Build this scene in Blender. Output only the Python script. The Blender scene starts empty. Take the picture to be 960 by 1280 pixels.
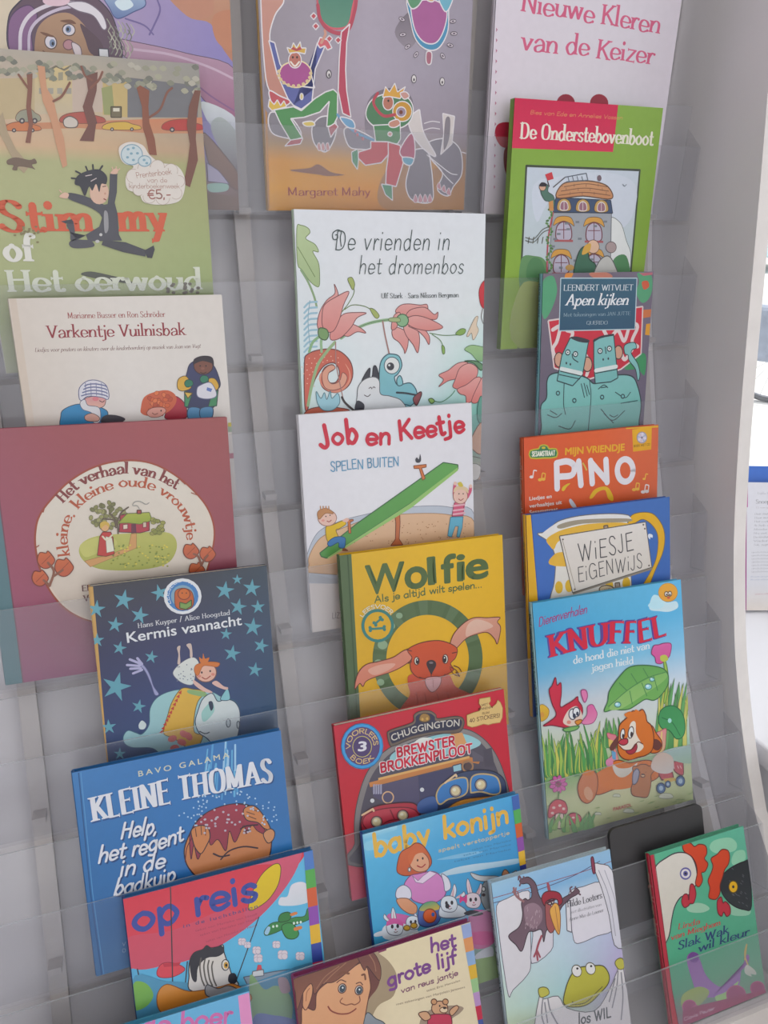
import bpy, bmesh, math, random
import numpy as np
from mathutils import Matrix, Vector
sc = bpy.context.scene
COL = sc.collection
random.seed(7)
PI = math.pi

# ------------------------------------------------------------------ camera
ROT = ((0.937919, -0.112755, 0.328015), (-0.345076, -0.398963, 0.849559), (0.035074, -0.910008, -0.413104))
EYE = 1.5
cam_data = bpy.data.cameras.new('camera'); cam = bpy.data.objects.new('camera', cam_data); COL.objects.link(cam)
cam_data.sensor_fit = 'HORIZONTAL'; cam_data.sensor_width = 36.0; cam_data.lens = 36.0; cam_data.clip_start = 0.02
cam.matrix_world = Matrix(((ROT[0][0], -ROT[0][1], -ROT[0][2], 0), (ROT[1][0], -ROT[1][1], -ROT[1][2], 0),
                           (ROT[2][0], -ROT[2][1], -ROT[2][2], EYE), (0, 0, 0, 1)))
sc.camera = cam

# ------------------------------------------------------------------ world, sun, window light, exposure
world = bpy.data.worlds.new('overcast_sky'); sc.world = world; world.use_nodes = True
bg = world.node_tree.nodes['Background']; bg.inputs[0].default_value = (0.93, 0.95, 1.0, 1); bg.inputs[1].default_value = 1.6
sun_d = bpy.data.lights.new('sun', 'SUN'); sun_d.energy = 7.0; sun_d.angle = 0.03; sun_d.color = (1, 0.96, 0.9)
sun = bpy.data.objects.new('sun', sun_d); COL.objects.link(sun); sun.rotation_euler = (math.radians(30), math.radians(38), 0)
def area_light(name, loc, target, sx, sy, power, color):
    d = bpy.data.lights.new(name, 'AREA'); d.shape = 'RECTANGLE'; d.size = sx; d.size_y = sy; d.energy = power; d.color = color
    o = bpy.data.objects.new(name, d); COL.objects.link(o); o.location = loc
    o.rotation_euler = (Vector(target) - Vector(loc)).to_track_quat('-Z', 'Y').to_euler(); return o
area_light('shopfront_daylight', (0.0, -2.45, 1.6), (0.1, 0.6, 1.0), 3.6, 1.9, 24, (1.0, 0.975, 0.985))
area_light('side_window_daylight', (2.3, 0.25, 1.75), (0.3, 0.3, 1.0), 2.2, 1.3, 16, (0.96, 0.96, 1.0))
area_light('ceiling_light_panel', (0.3, -0.6, 2.74), (0.3, -0.5, 0.0), 1.2, 1.2, 13, (1.0, 0.97, 0.93))
sc.view_settings.view_transform = 'Standard'; sc.view_settings.look = 'None'
sc.view_settings.exposure = -0.16; sc.view_settings.gamma = 1.0; sc.view_settings.use_curve_mapping = False
sc.cycles.max_bounces = 10; sc.cycles.transparent_max_bounces = 40; sc.cycles.diffuse_bounces = 4; sc.cycles.glossy_bounces = 3
sc.cycles.caustics_reflective = False; sc.cycles.caustics_refractive = False

# ------------------------------------------------------------------ materials
def s2l(c): return c / 12.92 if c <= 0.04045 else ((c + 0.055) / 1.055) ** 2.4
def hexlin(h):
    h = h.lstrip('#')
    if len(h) == 3: h = ''.join(a + a for a in h)
    return [s2l(int(h[i:i + 2], 16) / 255) for i in (0, 2, 4)]
GAIN = 0.88
_cc = {}
def ink(h):                                  # photographed colour -> surface colour of the print
    if isinstance(h, (tuple, list)): return h
    if h not in _cc:
        r, g, b = hexlin(h); l = 0.3 * r + 0.6 * g + 0.1 * b
        _cc[h] = tuple(min(0.90, max(0.004, (c * 1.04 - l * 0.04 - 0.006) / GAIN)) for c in (r, g, b)) + (1.0,)
    return _cc[h]
def mix(a, b, t):
    a, b = ink(a), ink(b); return tuple(a[i] + (b[i] - a[i]) * t for i in range(4))
def principled(name, color, rough=0.5, spec=0.5, coat=0.0, noise=0.0, nscale=30.0, bump=0.0, metal=0.0):
    m = bpy.data.materials.new(name); m.use_nodes = True; nt = m.node_tree; b = nt.nodes['Principled BSDF']
    b.inputs['Base Color'].default_value = tuple(color[:3]) + (1,)
    b.inputs['Roughness'].default_value = rough; b.inputs['Specular IOR Level'].default_value = spec
    b.inputs['Coat Weight'].default_value = coat; b.inputs['Metallic'].default_value = metal
    if noise or bump:
        tc = nt.nodes.new('ShaderNodeTexCoord'); n = nt.nodes.new('ShaderNodeTexNoise'); n.inputs['Scale'].default_value = nscale
        n.inputs['Detail'].default_value = 5; nt.links.new(tc.outputs['Object'], n.inputs['Vector'])
        if noise:
            r = nt.nodes.new('ShaderNodeValToRGB'); r.color_ramp.elements[0].position = 0.3; r.color_ramp.elements[1].position = 0.7
            r.color_ramp.elements[0].color = tuple(max(0, c * (1 - noise)) for c in color[:3]) + (1,)
            r.color_ramp.elements[1].color = tuple(min(1, c * (1 + noise)) for c in color[:3]) + (1,)
            nt.links.new(n.outputs['Fac'], r.inputs['Fac']); nt.links.new(r.outputs['Color'], b.inputs['Base Color'])
        if bump:
            bp = nt.nodes.new('ShaderNodeBump'); bp.inputs['Strength'].default_value = bump; bp.inputs['Distance'].default_value = 0.001
            nt.links.new(n.outputs['Fac'], bp.inputs['Height']); nt.links.new(bp.outputs['Normal'], b.inputs['Normal'])
    return m
def print_material(name, rough, noise=0.02):
    m = bpy.data.materials.new(name); m.use_nodes = True; nt = m.node_tree; b = nt.nodes['Principled BSDF']
    a = nt.nodes.new('ShaderNodeAttribute'); a.attribute_name = 'Col'
    tc = nt.nodes.new('ShaderNodeTexCoord'); n = nt.nodes.new('ShaderNodeTexNoise'); n.inputs['Scale'].default_value = 120; n.inputs['Detail'].default_value = 6
    mr = nt.nodes.new('ShaderNodeMapRange'); mr.inputs['From Min'].default_value = 0.3; mr.inputs['From Max'].default_value = 0.7
    mr.inputs['To Min'].default_value = 1 - noise; mr.inputs['To Max'].default_value = 1 + noise
    v = nt.nodes.new('ShaderNodeVectorMath'); v.operation = 'SCALE'
    nt.links.new(tc.outputs['Object'], n.inputs['Vector']); nt.links.new(n.outputs['Fac'], mr.inputs['Value'])
    nt.links.new(a.outputs['Color'], v.inputs[0]); nt.links.new(mr.outputs['Result'], v.inputs['Scale'])
    nt.links.new(v.outputs[0], b.inputs['Base Color'])
    b.inputs['Roughness'].default_value = rough; b.inputs['Specular IOR Level'].default_value = 0.5
    return m
M_PRINT = print_material('laminated_print', 0.38)
def acrylic_material(name, haze, tint, haze_col, rough=0.06, gloss=1.0):
    m = bpy.data.materials.new(name); m.use_nodes = True; nt = m.node_tree; nt.nodes.clear(); N = nt.nodes.new; K = nt.links.new
    out = N('ShaderNodeOutputMaterial'); tr = N('ShaderNodeBsdfTransparent'); tr.inputs[0].default_value = tint
    df = N('ShaderNodeBsdfDiffuse'); df.inputs[0].default_value = haze_col
    gl = N('ShaderNodeBsdfGlossy'); gl.inputs['Roughness'].default_value = rough
    m1 = N('ShaderNodeMixShader'); m2 = N('ShaderNodeMixShader'); fr = N('ShaderNodeFresnel'); ge = N('ShaderNodeNewGeometry'); mi = N('ShaderNodeMapRange'); mi.inputs['To Min'].default_value = 1.45; mi.inputs['To Max'].default_value = 1 / 1.45; K(ge.outputs['Backfacing'], mi.inputs['Value']); K(mi.outputs['Result'], fr.inputs['IOR'])
    mu = N('ShaderNodeMath'); mu.operation = 'MULTIPLY'; mu.inputs[1].default_value = gloss
    tc = N('ShaderNodeTexCoord'); no = N('ShaderNodeTexNoise'); no.inputs['Scale'].default_value = 7; no.inputs['Detail'].default_value = 4
    mr = N('ShaderNodeMapRange'); mr.inputs['To Min'].default_value = haze * 0.7; mr.inputs['To Max'].default_value = haze * 1.3
    K(tc.outputs['Object'], no.inputs['Vector']); K(no.outputs['Fac'], mr.inputs['Value']); K(mr.outputs['Result'], m1.inputs[0])
    K(tr.outputs[0], m1.inputs[1]); K(df.outputs[0], m1.inputs[2]); K(fr.outputs[0], mu.inputs[0]); K(mu.outputs[0], m2.inputs[0])
    K(m1.outputs[0], m2.inputs[1]); K(gl.outputs[0], m2.inputs[2]); K(m2.outputs[0], out.inputs[0])
    return m
M_ACR = acrylic_material('clear_acrylic', 0.045, (0.96, 0.962, 0.97, 1), (0.70, 0.70, 0.75, 1), 0.05, 0.35)
M_ACE = acrylic_material('acrylic_edge', 0.45, (0.9, 0.92, 0.93, 1), (0.75, 0.78, 0.80, 1), 0.15)
M_WHITE = principled('white_laminate', (0.82, 0.805, 0.835), 0.45, noise=0.03, nscale=6)
M_EDGE = principled('cream_edge_band', (0.66, 0.63, 0.61), 0.5, noise=0.04, nscale=40)
M_BACK = principled('grey_back_board', (0.66, 0.64, 0.655), 0.55, noise=0.05, nscale=5)
M_RAIL = principled('beige_steel_rail', (0.50, 0.465, 0.45), 0.45)
M_PAGE = principled('page_paper', (0.62, 0.58, 0.50), 0.8, noise=0.15, nscale=400)
M_PAGEW = principled('page_paper_white', (0.72, 0.71, 0.69), 0.8, noise=0.1, nscale=400)
M_BLACK = principled('matte_black_board', (0.035, 0.033, 0.035), 0.5)

# ------------------------------------------------------------------ mesh helpers
def mesh_obj(name, verts, faces, mats, parent=None, midx=None, smooth=False):
    me = bpy.data.meshes.new(name); me.from_pydata([tuple(v) for v in verts], [], faces)
    for m in (mats if isinstance(mats, (list, tuple)) else [mats]): me.materials.append(m)
    if midx: me.polygons.foreach_set('material_index', midx)
    if smooth: me.polygons.foreach_set('use_smooth', [True] * len(me.polygons))
    me.update(); o = bpy.data.objects.new(name, me); COL.objects.link(o)
    if parent: o.parent = parent
    return o
class MB:
    def __init__(s): s.v = []; s.f = []; s.m = []
    def add(s, v, f, m=0):
        n = len(s.v); s.v += [tuple(p) for p in v]; s.f += [tuple(i + n for i in q) for q in f]; s.m += [m] * len(f)
    def box(s, a, b, m=0):
        x0, y0, z0 = a; x1, y1, z1 = b
        s.add([(x0, y0, z0), (x1, y0, z0), (x1, y1, z0), (x0, y1, z0), (x0, y0, z1), (x1, y0, z1), (x1, y1, z1), (x0, y1, z1)],
              [(0, 3, 2, 1), (4, 5, 6, 7), (0, 1, 5, 4), (1, 2, 6, 5), (2, 3, 7, 6), (3, 0, 4, 7)], m)
    def prism_x(s, prof, x0, x1, m=0, me=None):      # closed (y, z) profile swept along x
        n = len(prof); v = [(x0, y, z) for y, z in prof] + [(x1, y, z) for y, z in prof]
        s.add(v, [(i, (i + 1) % n, n + (i + 1) % n, n + i) for i in range(n)], m if me is None else me)
        s.add(v, [tuple(range(n))[::-1], tuple(range(n, 2 * n))], m)
    def tube(s, pts, r, n=8, m=0):
        pts = [Vector(p) for p in pts]; rings = []
        for i, p in enumerate(pts):
            d = (pts[min(i + 1, len(pts) - 1)] - pts[max(i - 1, 0)]).normalized()
            a = d.cross(Vector((0, 0, 1)) if abs(d.z) < 0.9 else Vector((1, 0, 0))).normalized(); b = d.cross(a)
            rr = r[i] if isinstance(r, (list, tuple)) else r
            rings.append([p + (a * math.cos(2 * PI * k / n) + b * math.sin(2 * PI * k / n)) * rr for k in range(n)])
        v = [q for g in rings for q in g]; f = []
        for i in range(len(pts) - 1):
            for k in range(n): f.append((i * n + k, i * n + (k + 1) % n, (i + 1) * n + (k + 1) % n, (i + 1) * n + k))
        f += [tuple(range(n))[::-1], tuple((len(pts) - 1) * n + k for k in range(n))]
        s.add(v, f, m)
    def build(s, name, mats, parent=None, bevel=0.0, smooth=False):
        o = mesh_obj(name, s.v, s.f, mats, parent, s.m if isinstance(mats, (list, tuple)) else None, smooth)
        if bevel:
            b = o.modifiers.new('bevel', 'BEVEL'); b.width = bevel; b.segments = 2; b.limit_method = 'ANGLE'
        return o
def tag(o, label=None, cat=None, group=None, kind=None):
    if label: o['label'] = label
    if cat: o['category'] = cat
    if group: o['group'] = group
    if kind: o['kind'] = kind
    return o
def empty(name, loc=(0, 0, 0)):
    o = bpy.data.objects.new(name, None); COL.objects.link(o); o.location = loc; o.empty_display_size = 0.05; return o

# ------------------------------------------------------------------ lettering
# skeleton alphabet: advance, then strokes; two base-36 digits per point (x, y); y: descender 2, baseline 8, x-height 20, capitals 28; a trailing ~ makes a stroke curved
GLYPHS = '''
a 14 12,20 12,8|s12,16 9,20 4,19 1,14 4,8 8,8 12,12
b 14 2,30 2,8|s2,13 5,19 9,20 13,14 9,8 5,8 2,11
c 12 s12,17 8,20 4,19 1,14 4,8 8,8 12,11
d 15 12,30 12,8|s12,16 9,20 4,19 1,14 4,8 8,8 12,12
e 13 s1,14 12,14 11,18 7,20 3,19 1,14 3,9 7,8 12,10
f 9 s10,28 7,30 5,27 4,22 4,8|0,20 9,20
g 14 s12,20 12,8 11,3 7,2 2,3|s12,16 9,20 4,19 1,14 4,9 8,9 12,12
h 14 2,30 2,8|s2,14 5,19 9,20 12,17 12,8
i 5 2,20 2,8|2,26 2,27
j 6 s4,20 4,6 3,3 -1,2|4,26 4,27
k 13 2,30 2,8|11,20 2,13|5,15 12,8
l 5 2,30 2,8
m 21 2,20 2,8|s2,15 5,19 8,20 10,17 10,8|s10,15 13,19 16,20 18,17 18,8
n 14 2,20 2,8|s2,14 5,19 9,20 12,17 12,8
o 14 s7,20 3,18 1,14 3,10 7,8 11,10 13,14 11,18 7,20
ö 14 s7,20 3,18 1,14 3,10 7,8 11,10 13,14 11,18 7,20|4,25 4,26|10,25 10,26
p 14 2,20 2,1|s2,15 5,19 9,20 13,14 9,8 5,8 2,12
q 14 12,20 12,1|s12,16 9,20 4,19 1,14 4,8 8,8 12,12
r 9 2,20 2,8|s2,14 4,18 6,20 9,19
s 11 s10,18 7,20 3,19 2,16 5,14 8,13 10,11 8,8 4,8 1,10
t 9 s4,26 4,11 6,8 9,9|0,20 9,20
u 14 s2,20 2,11 5,8 9,9 12,14|12,20 12,8
v 13 1,20 6,8 12,20
w 19 1,20 5,8 10,20 14,8 18,20
x 12 1,20 11,8|11,20 1,8
y 13 1,20 7,8|12,20 7,8 4,2 1,2
z 12 1,20 11,20 1,8 11,8
A 19 1,8 9,28 17,8|4,15 14,15
B 15 2,28 2,8|s2,28 8,28 12,26 11,20 7,19 2,19|s2,19 9,19 13,15 11,9 7,8 2,8
C 18 s16,25 12,28 6,28 2,22 2,14 6,8 12,8 16,11
D 18 2,28 2,8|s2,28 9,28 14,25 16,18 14,11 9,8 2,8
E 14 13,28 2,28 2,8 13,8|2,19 11,19
F 13 12,28 2,28 2,8|2,19 10,19
G 19 s16,25 12,28 6,28 2,22 2,14 6,8 12,8 17,11|17,8 17,18 11,18
H 18 2,28 2,8|15,28 15,8|2,19 15,19
I 6 2,28 2,8
J 11 s8,28 8,12 6,8 3,8 0,11
K 16 2,28 2,8|14,28 2,16|6,19 15,8
L 13 2,28 2,8 12,8
M 22 2,8 2,28 10,10 18,28 18,8
N 18 2,8 2,28 15,8 15,28
O 20 s10,28 4,26 2,18 4,10 10,8 16,10 18,18 16,26 10,28
P 14 2,28 2,8|s2,28 8,28 13,26 12,19 7,17 2,17
Q 20 s10,28 4,26 2,18 4,10 10,8 16,10 18,18 16,26 10,28|11,13 18,5
R 16 2,28 2,8|s2,28 8,28 13,26 12,19 7,18 2,18|7,18 14,8
S 14 s12,25 9,28 4,28 2,24 4,20 9,17 12,13 10,8 5,8 1,11
T 16 1,28 15,28|8,28 8,8
U 17 s2,28 2,14 4,9 8,8 12,9 15,14 15,28
V 17 1,28 8,8 16,28
W 25 1,28 7,8 12,26 17,8 23,28
X 16 1,28 14,8|14,28 1,8
Y 16 1,28 8,18 15,28|8,18 8,8
Z 15 1,28 13,28 1,8 13,8
0 14 s7,28 3,25 1,18 3,11 7,8 11,11 13,18 11,25 7,28
1 9 1,24 5,28 5,8
2 14 s1,24 4,28 9,28 12,23 8,16 1,8|1,8 13,8
3 13 s1,26 5,28 10,27 10,21 5,19|s5,19 11,18 12,12 8,8 1,9
4 14 10,8 10,28 1,13 13,13
5 13 11,28 3,28 2,19|s2,19 8,20 12,15 10,9 5,8 1,10
€ 15 s14,26 9,28 4,25 2,18 4,10 9,8 14,10|0,20 11,20|0,16 11,16
. 6 2,8 2,9
, 6 2,9 1,5
: 6 2,9 2,10|2,18 2,19
/ 11 1,6 9,30
- 10 1,15 8,15
! 6 2,28 2,14|2,8 2,9
• 8 3,14 4,15
@ 14 s2,17 5,20 9,20 12,16 12,8|s12,15 6,14 2,12 3,8 8,8 12,11
' 5 2,30 2,26
'''
SK = {}
for ln in GLYPHS.strip().split('\n'):
    ch, adv, rest = ln.split(' ', 2); st = []
    for part in rest.split('|'):
        cur = part.startswith('s'); part = part.lstrip('s')
        st.append((cur, [tuple(float(q) for q in p.split(',')) for p in part.split(' ')]))
    SK[ch] = (float(adv), st)
def catmull(pts, closed=False, n=6):
    P = [Vector(p) for p in pts]; m = len(P); out = []
    if m < 3: return [tuple(p) for p in P]
    rng = range(m if closed else m - 1)
    for i in rng:
        p0 = P[(i - 1) % m] if closed or i > 0 else P[0] * 2 - P[1]
        p1 = P[i]; p2 = P[(i + 1) % m]
        p3 = P[(i + 2) % m] if closed or i + 2 < m else P[-1] * 2 - P[-2]
        for k in range(n):
            t = k / n
            out.append(tuple(0.5 * ((2 * p1) + (p2 - p0) * t + (2 * p0 - 5 * p1 + 4 * p2 - p3) * t * t + (3 * p1 - p0 - 3 * p2 + p3) * t ** 3)))
    if not closed: out.append(tuple(P[-1]))
    return out
def pen_polys(pts, a, b, closed=False):              # stroke swept by an elliptical pen (half sizes a, b)
    out = []; n = len(pts)
    for i in range(n - 1):
        (x0, y0), (x1, y1) = pts[i], pts[i + 1]; dx, dy = x1 - x0, y1 - y0; l = math.hypot(dx, dy)
        if l < 1e-9: continue
        nx, ny = -dy / l, dx / l; q = math.hypot(a * nx, b * ny) or 1e-9
        sx, sy = a * a * nx / q, b * b * ny / q
        out.append([(x0 + sx, y0 + sy), (x0 - sx, y0 - sy), (x1 - sx, y1 - sy), (x1 + sx, y1 + sy)])
    return out
def disc(x, y, a, b, n=8): return [(x + a * math.cos(2 * PI * k / n), y + b * math.sin(2 * PI * k / n)) for k in range(n)]
def text_polys(s, style, wt, track=0.0, jitter=0.0, rnd=None, sq=1.0):
    """polygons in em-like units (x right, y up from baseline 0, capital height 20) and total advance"""
    if style in ('serif', 'round'): s = s.replace('a', '@') if style == 'serif' else s
    out = []; x = 0.0; rnd = rnd or random.Random(len(s) * 7 + 3)
    if style == 'sans':
        return bfont_polys(s, wt, track)
    for ch in s:
        if ch == ' ': x += 9 + track; continue
        adv, strokes = SK.get(ch, SK['-'])
        a, b = (wt / sq, wt) if style in ('hand', 'round') else (wt / sq, wt * 0.36)
        jy = rnd.uniform(-1, 1) * jitter; ja = rnd.uniform(-1, 1) * jitter * 0.05
        polys = []
        for cur, pts in strokes:
            p = catmull(pts, False, 4) if cur else pts
            polys += pen_polys(p, a, b)
            joints = p[1:-1] if style == 'serif' else p
            for q in (joints if not cur or style != 'serif' else joints[::1]): polys.append(disc(q[0], q[1], a, b))
            if style == 'serif':
                if len(p) == 2 and abs(p[0][0] - p[1][0]) < .1 and abs(p[0][1] - p[1][1]) < 1.5:
                    polys.append(disc(p[0][0], p[0][1], a * 1.15, wt * 1.15, 10)); continue
                for e, q in ((p[0], p[1]), (p[-1], p[-2])):
                    dx, dy = q[0] - e[0], q[1] - e[1]
                    if abs(dy) > abs(dx) * 0.9 and min(abs(e[1] - 8), abs(e[1] - 20), abs(e[1] - 28), abs(e[1] - 30), abs(e[1] - 1)) < .6 and not (cur and abs(dx) > abs(dy) * .35):
                        h = max(0.5, wt * 0.42); w = wt + 1.7; up = 1 if e[1] < q[1] else -1
                        l = w / sq; r = w / sq
                        if up < 0 and ch.islower(): r = wt * 0.9 / sq
                        yy = e[1]
                        polys.append([(e[0] - l, yy), (e[0] + r, yy), (e[0] + r, yy + up * h), (e[0] + wt * .8 / sq, yy + up * h * 2), (e[0] - wt * .8 / sq, yy + up * h * 2), (e[0] - l, yy + up * h)])
                    elif not cur and abs(dx) > abs(dy):
                        polys.append([(e[0] - h0, e[1] + k0) for h0, k0 in ((.4, -1.6), (-.5, -1.6), (-.5, 1.6), (.4, 1.6))])
                    elif cur:
                        polys.append(disc(e[0], e[1], a * .95, wt * .8))
        c, sn = math.cos(ja), math.sin(ja)
        for p in polys: out.append([(x + (px * c - (py - 8) * sn), (px * sn + (py - 8) * c) + jy) for px, py in p])
        x += adv + wt * 0.9 / sq + track
    return out, x
_bf = {}
def bfont_polys(s, wt, track):
    key = (s, wt, track)
    if key in _bf: return _bf[key]
    cu = bpy.data.curves.new('tmp', 'FONT'); cu.body = s; cu.size = 1.0; cu.offset = 0; cu.space_character = 1 + track; cu.resolution_u = 4
    o = bpy.data.objects.new('tmp', cu); COL.objects.link(o)
    dg = bpy.context.evaluated_depsgraph_get(); me = bpy.data.meshes.new_from_object(o.evaluated_get(dg))
    vs = [v.co for v in me.vertices]; k = 20 / 0.729
    polys = [[(vs[i].x * k, vs[i].y * k) for i in p.vertices] for p in me.polygons]
    w = max([p[0] for q in polys for p in q] or [1]) - min([p[0] for q in polys for p in q] or [0])
    x0 = min([p[0] for q in polys for p in q] or [0]); polys = [[(a - x0, b) for a, b in q] for q in polys]
    if wt:                                    # embolden: a round pen along the outline
        cnt = {}
        for p in me.polygons:
            for e in p.edge_keys: cnt[e] = cnt.get(e, 0) + 1
        for (a, b_), c in cnt.items():
            if c == 1:
                q = [(vs[a].x * k - x0, vs[a].y * k), (vs[b_].x * k - x0, vs[b_].y * k)]; polys += pen_polys(q, wt, wt); polys.append(disc(q[0][0], q[0][1], wt, wt, 6))
    bpy.data.objects.remove(o); bpy.data.curves.remove(cu); bpy.data.meshes.remove(me)
    _bf[key] = (polys, w); return _bf[key]

# ------------------------------------------------------------------ flat print on a rectangle
def homography(src, dst):
    A = []; b = []
    for (x, y), (u, v) in zip(src, dst):
        A.append([x, y, 1, 0, 0, 0, -u * x, -u * y]); b.append(u)
        A.append([0, 0, 0, x, y, 1, -v * x, -v * y]); b.append(v)
    h = np.linalg.solve(np.array(A, float), np.array(b, float)); return np.append(h, 1).reshape(3, 3)
def clip_poly(P, w, h):
    for ax, lim, sg in ((0, 0, 1), (0, w, -1), (1, 0, 1), (1, h, -1)):
        if all((p[ax] - lim) * sg >= 0 for p in P): continue
        out = []
        for i in range(len(P)):
            a, b = P[i], P[(i + 1) % len(P)]; da, db = (a[ax] - lim) * sg, (b[ax] - lim) * sg
            if da >= 0: out.append(a)
            if (da >= 0) != (db >= 0):
                t = da / (da - db); out.append((a[0] + (b[0] - a[0]) * t, a[1] + (b[1] - a[1]) * t))
        P = out
        if len(P) < 3: return []
    return P
class Art:
    """collects coloured flat polygons on a w x h rectangle; picture coordinates are rectified scan coordinates"""
    def __init__(s, w, h, quad, dep=None):
        s.w, s.h = w, h; s.H = homography(quad, [(0, h), (w, h), (w, 0), (0, 0)]) if quad else None
        s.layers = {}; s.cur = 'illustration'; s.z = 0.00002; s.ox = s.oy = 0.0; s.k = 1.0
    def crop(s, ox, oy, k): s.ox, s.oy, s.k = ox, oy, k; return s
    def part(s, name): s.cur = name; return s
    def m(s, x, y):
        x = s.ox + x / s.k; y = s.oy + y / s.k; q = s.H @ np.array([x, y, 1.0]); return (q[0] / q[2], q[1] / q[2])
    def put(s, P, c, c2=None, z=None, g=None):
        Q = clip_poly(P, s.w, s.h)
        if len(Q) < 3: return
        if z is None: s.z += 3e-6; z = s.z
        L = s.layers.setdefault(s.cur, ([], [], [])); n = len(L[0])
        L[0].extend((p[0], -z, p[1]) for p in Q); L[1].append(tuple(range(n, n + len(Q))))
        if c2 is None: L[2].extend([ink(c)] * len(Q))
        else:
            vs = [p[1] for p in Q]; lo, hi = min(vs), max(vs)
            L[2].extend(mix(c2, c, (v - lo) / (hi - lo + 1e-9)) for v in vs)
    def base(s, rows, nx=1):       # rows: (fraction from top, colour, colour, ...) evenly spread left to right
        L = s.layers.setdefault('cover_print', ([], [], [])); n = len(L[0]); m = len(rows[0]) - 1
        R = []
        for a, b in zip(rows, rows[1:]):
            for k in range(6): R.append((a[0] + (b[0] - a[0]) * k / 6, [mix(p, q, k / 6) for p, q in zip(a[1:], b[1:])]))
        R.append((rows[-1][0], [ink(c) for c in rows[-1][1:]]))
        for f, cs in R:
            for j, c in enumerate(cs): L[0].append((s.w * j / max(1, m - 1), -0.00002, s.h * (1 - f))); L[2].append(c)
        for i in range(len(R) - 1):
            for j in range(m - 1): a = n + i * m + j; L[1].append((a, a + m, a + m + 1, a + 1))
    def uv(s, pts): return [s.m(pts[i], pts[i + 1]) for i in range(0, len(pts), 2)]
    def P(s, pts, c, c2=None, ol=None, w=1.2):
        Q = s.uv(pts); s.put(Q, c, c2)
        if ol: s.stroke(Q + [Q[0]], w, ol)
        return s
    def B(s, pts, c, c2=None, ol=None, w=1.2, n=5):
        Q = catmull(s.uv(pts), True, n); s.put(Q, c, c2)
        if ol: s.stroke(Q + [Q[0]], w, ol)
        return s
    def E(s, cx, cy, rx, ry, c, c2=None, rot=0, ol=None, w=1.2, n=20):
        r = math.radians(rot); pts = []
        for k in range(n):
            a = 2 * PI * k / n; x, y = rx * math.cos(a), ry * math.sin(a); pts += [cx + x * math.cos(r) - y * math.sin(r), cy + x * math.sin(r) + y * math.cos(r)]
        return s.P(pts, c, c2, ol, w)
    def px(s):                                    # metres per photograph pixel near the cover centre
        if not hasattr(s, '_px'):
            c = np.linalg.inv(s.H) @ np.array([s.w / 2, s.h / 2, 1]); c = c[:2] / c[2]
            a = s.H @ np.array([c[0], c[1], 1]); b = s.H @ np.array([c[0] + 10, c[1], 1]); a /= a[2]; b /= b[2]
            s._px = math.hypot(a[0] - b[0], a[1] - b[1]) / 10
            a = s.H @ np.array([c[0], c[1] - 5, 1]); b = s.H @ np.array([c[0], c[1] + 5, 1]); a /= a[2]; b /= b[2]
            s._py = math.hypot(a[0] - b[0], a[1] - b[1]) / 10
        return s._px
    def stroke(s, Q, w, c):
        hw = w * s.px() / 2; s.z += 3e-6; z0 = s.z
        for i, p in enumerate(pen_polys(Q, hw, hw)): s.put(p, c, None, z0 + (i % 3) * 5e-7)
        if w > 1.6:
            for i, q in enumerate(Q): s.put(disc(q[0], q[1], hw, hw), c, None, z0 + 1.5e-6 + (i % 3) * 5e-7)
    def L(s, pts, w, c, sm=True):                 # w in photograph pixels
        Q = s.uv(pts)
        if sm and len(Q) > 2: Q = catmull(Q, False, 5)
        s.stroke(Q, w, c); return s
    def arc(s, cx, cy, rx, ry, a0, a1, n=9):      # a path round an ellipse, angles in degrees clockwise from the right
        return [q for i in range(n) for q in (cx + rx * math.cos(math.radians(a0 + (a1 - a0) * i / (n - 1))), cy + ry * math.sin(math.radians(a0 + (a1 - a0) * i / (n - 1))))]
    def star(s, cx, cy, r, c, rot=0, inner=0.38, n=5):
        pts = []
        for k in range(2 * n):
            a = math.radians(rot - 90 + 180 * k / n); q = r if k % 2 == 0 else r * inner; pts += [cx + q * math.cos(a), cy + q * math.sin(a)]
        return s.P(pts, c)
    def T(s, txt, path, hgt, c, style='serif', wt=1.6, italic=0.0, track=0.0, jitter=0.0, part=None, grow=0):
        """lettering along a baseline path (picture coordinates); hgt = capital height in the same coordinates"""
        old = s.cur
        if part: s.cur = part
        polys, adv = text_polys(txt, style, wt, track, jitter)
        Q = [Vector(q) for q in s.uv(path)]
        if len(Q) > 2: Q = [Vector(q) for q in catmull(Q, False, 10)]
        d = [0.0]
        for a, b in zip(Q, Q[1:]): d.append(d[-1] + (b - a).length)
        L = d[-1]; kx = L / adv; s.px(); ky = hgt / s.k * s._py / 20.0
        for _ in range(3):
            if style != 'sans': polys, adv = text_polys(txt, style, wt, track, jitter, None, min(1.6, max(0.35, kx / ky))); kx = L / adv
        s.z += 5e-6; z0 = s.z
        def at(x):
            t = min(max(x * kx, -L), 2 * L)
            i = 0
            while i < len(d) - 2 and t > d[i + 1]: i += 1
            a, b = Q[i], Q[i + 1]; u = (b - a) / (d[i + 1] - d[i] or 1); p = a + u * (t - d[i]); return p, Vector((-u.y, u.x))
        for i, P in enumerate(polys):
            R = []
            for x, y in P:
                p, nrm = at(x + y * italic * (ky / kx)); q = p + nrm * (y * ky); R.append((q.x, q.y))
            s.put(R, c, None, z0 + (i % 7) * 5e-7)
        s.cur = old; return s
    def build(s, parent, mat=None):
        for name, (V, F, C) in s.layers.items():
            me = bpy.data.meshes.new(name); me.from_pydata(V, [], F)
            at = me.color_attributes.new('Col', 'FLOAT_COLOR', 'POINT')
            at.data.foreach_set('color', [x for c in C for x in c]); me.materials.append(mat or M_PRINT); me.update()
            o = bpy.data.objects.new(name, me); COL.objects.link(o); o.parent = parent
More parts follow.
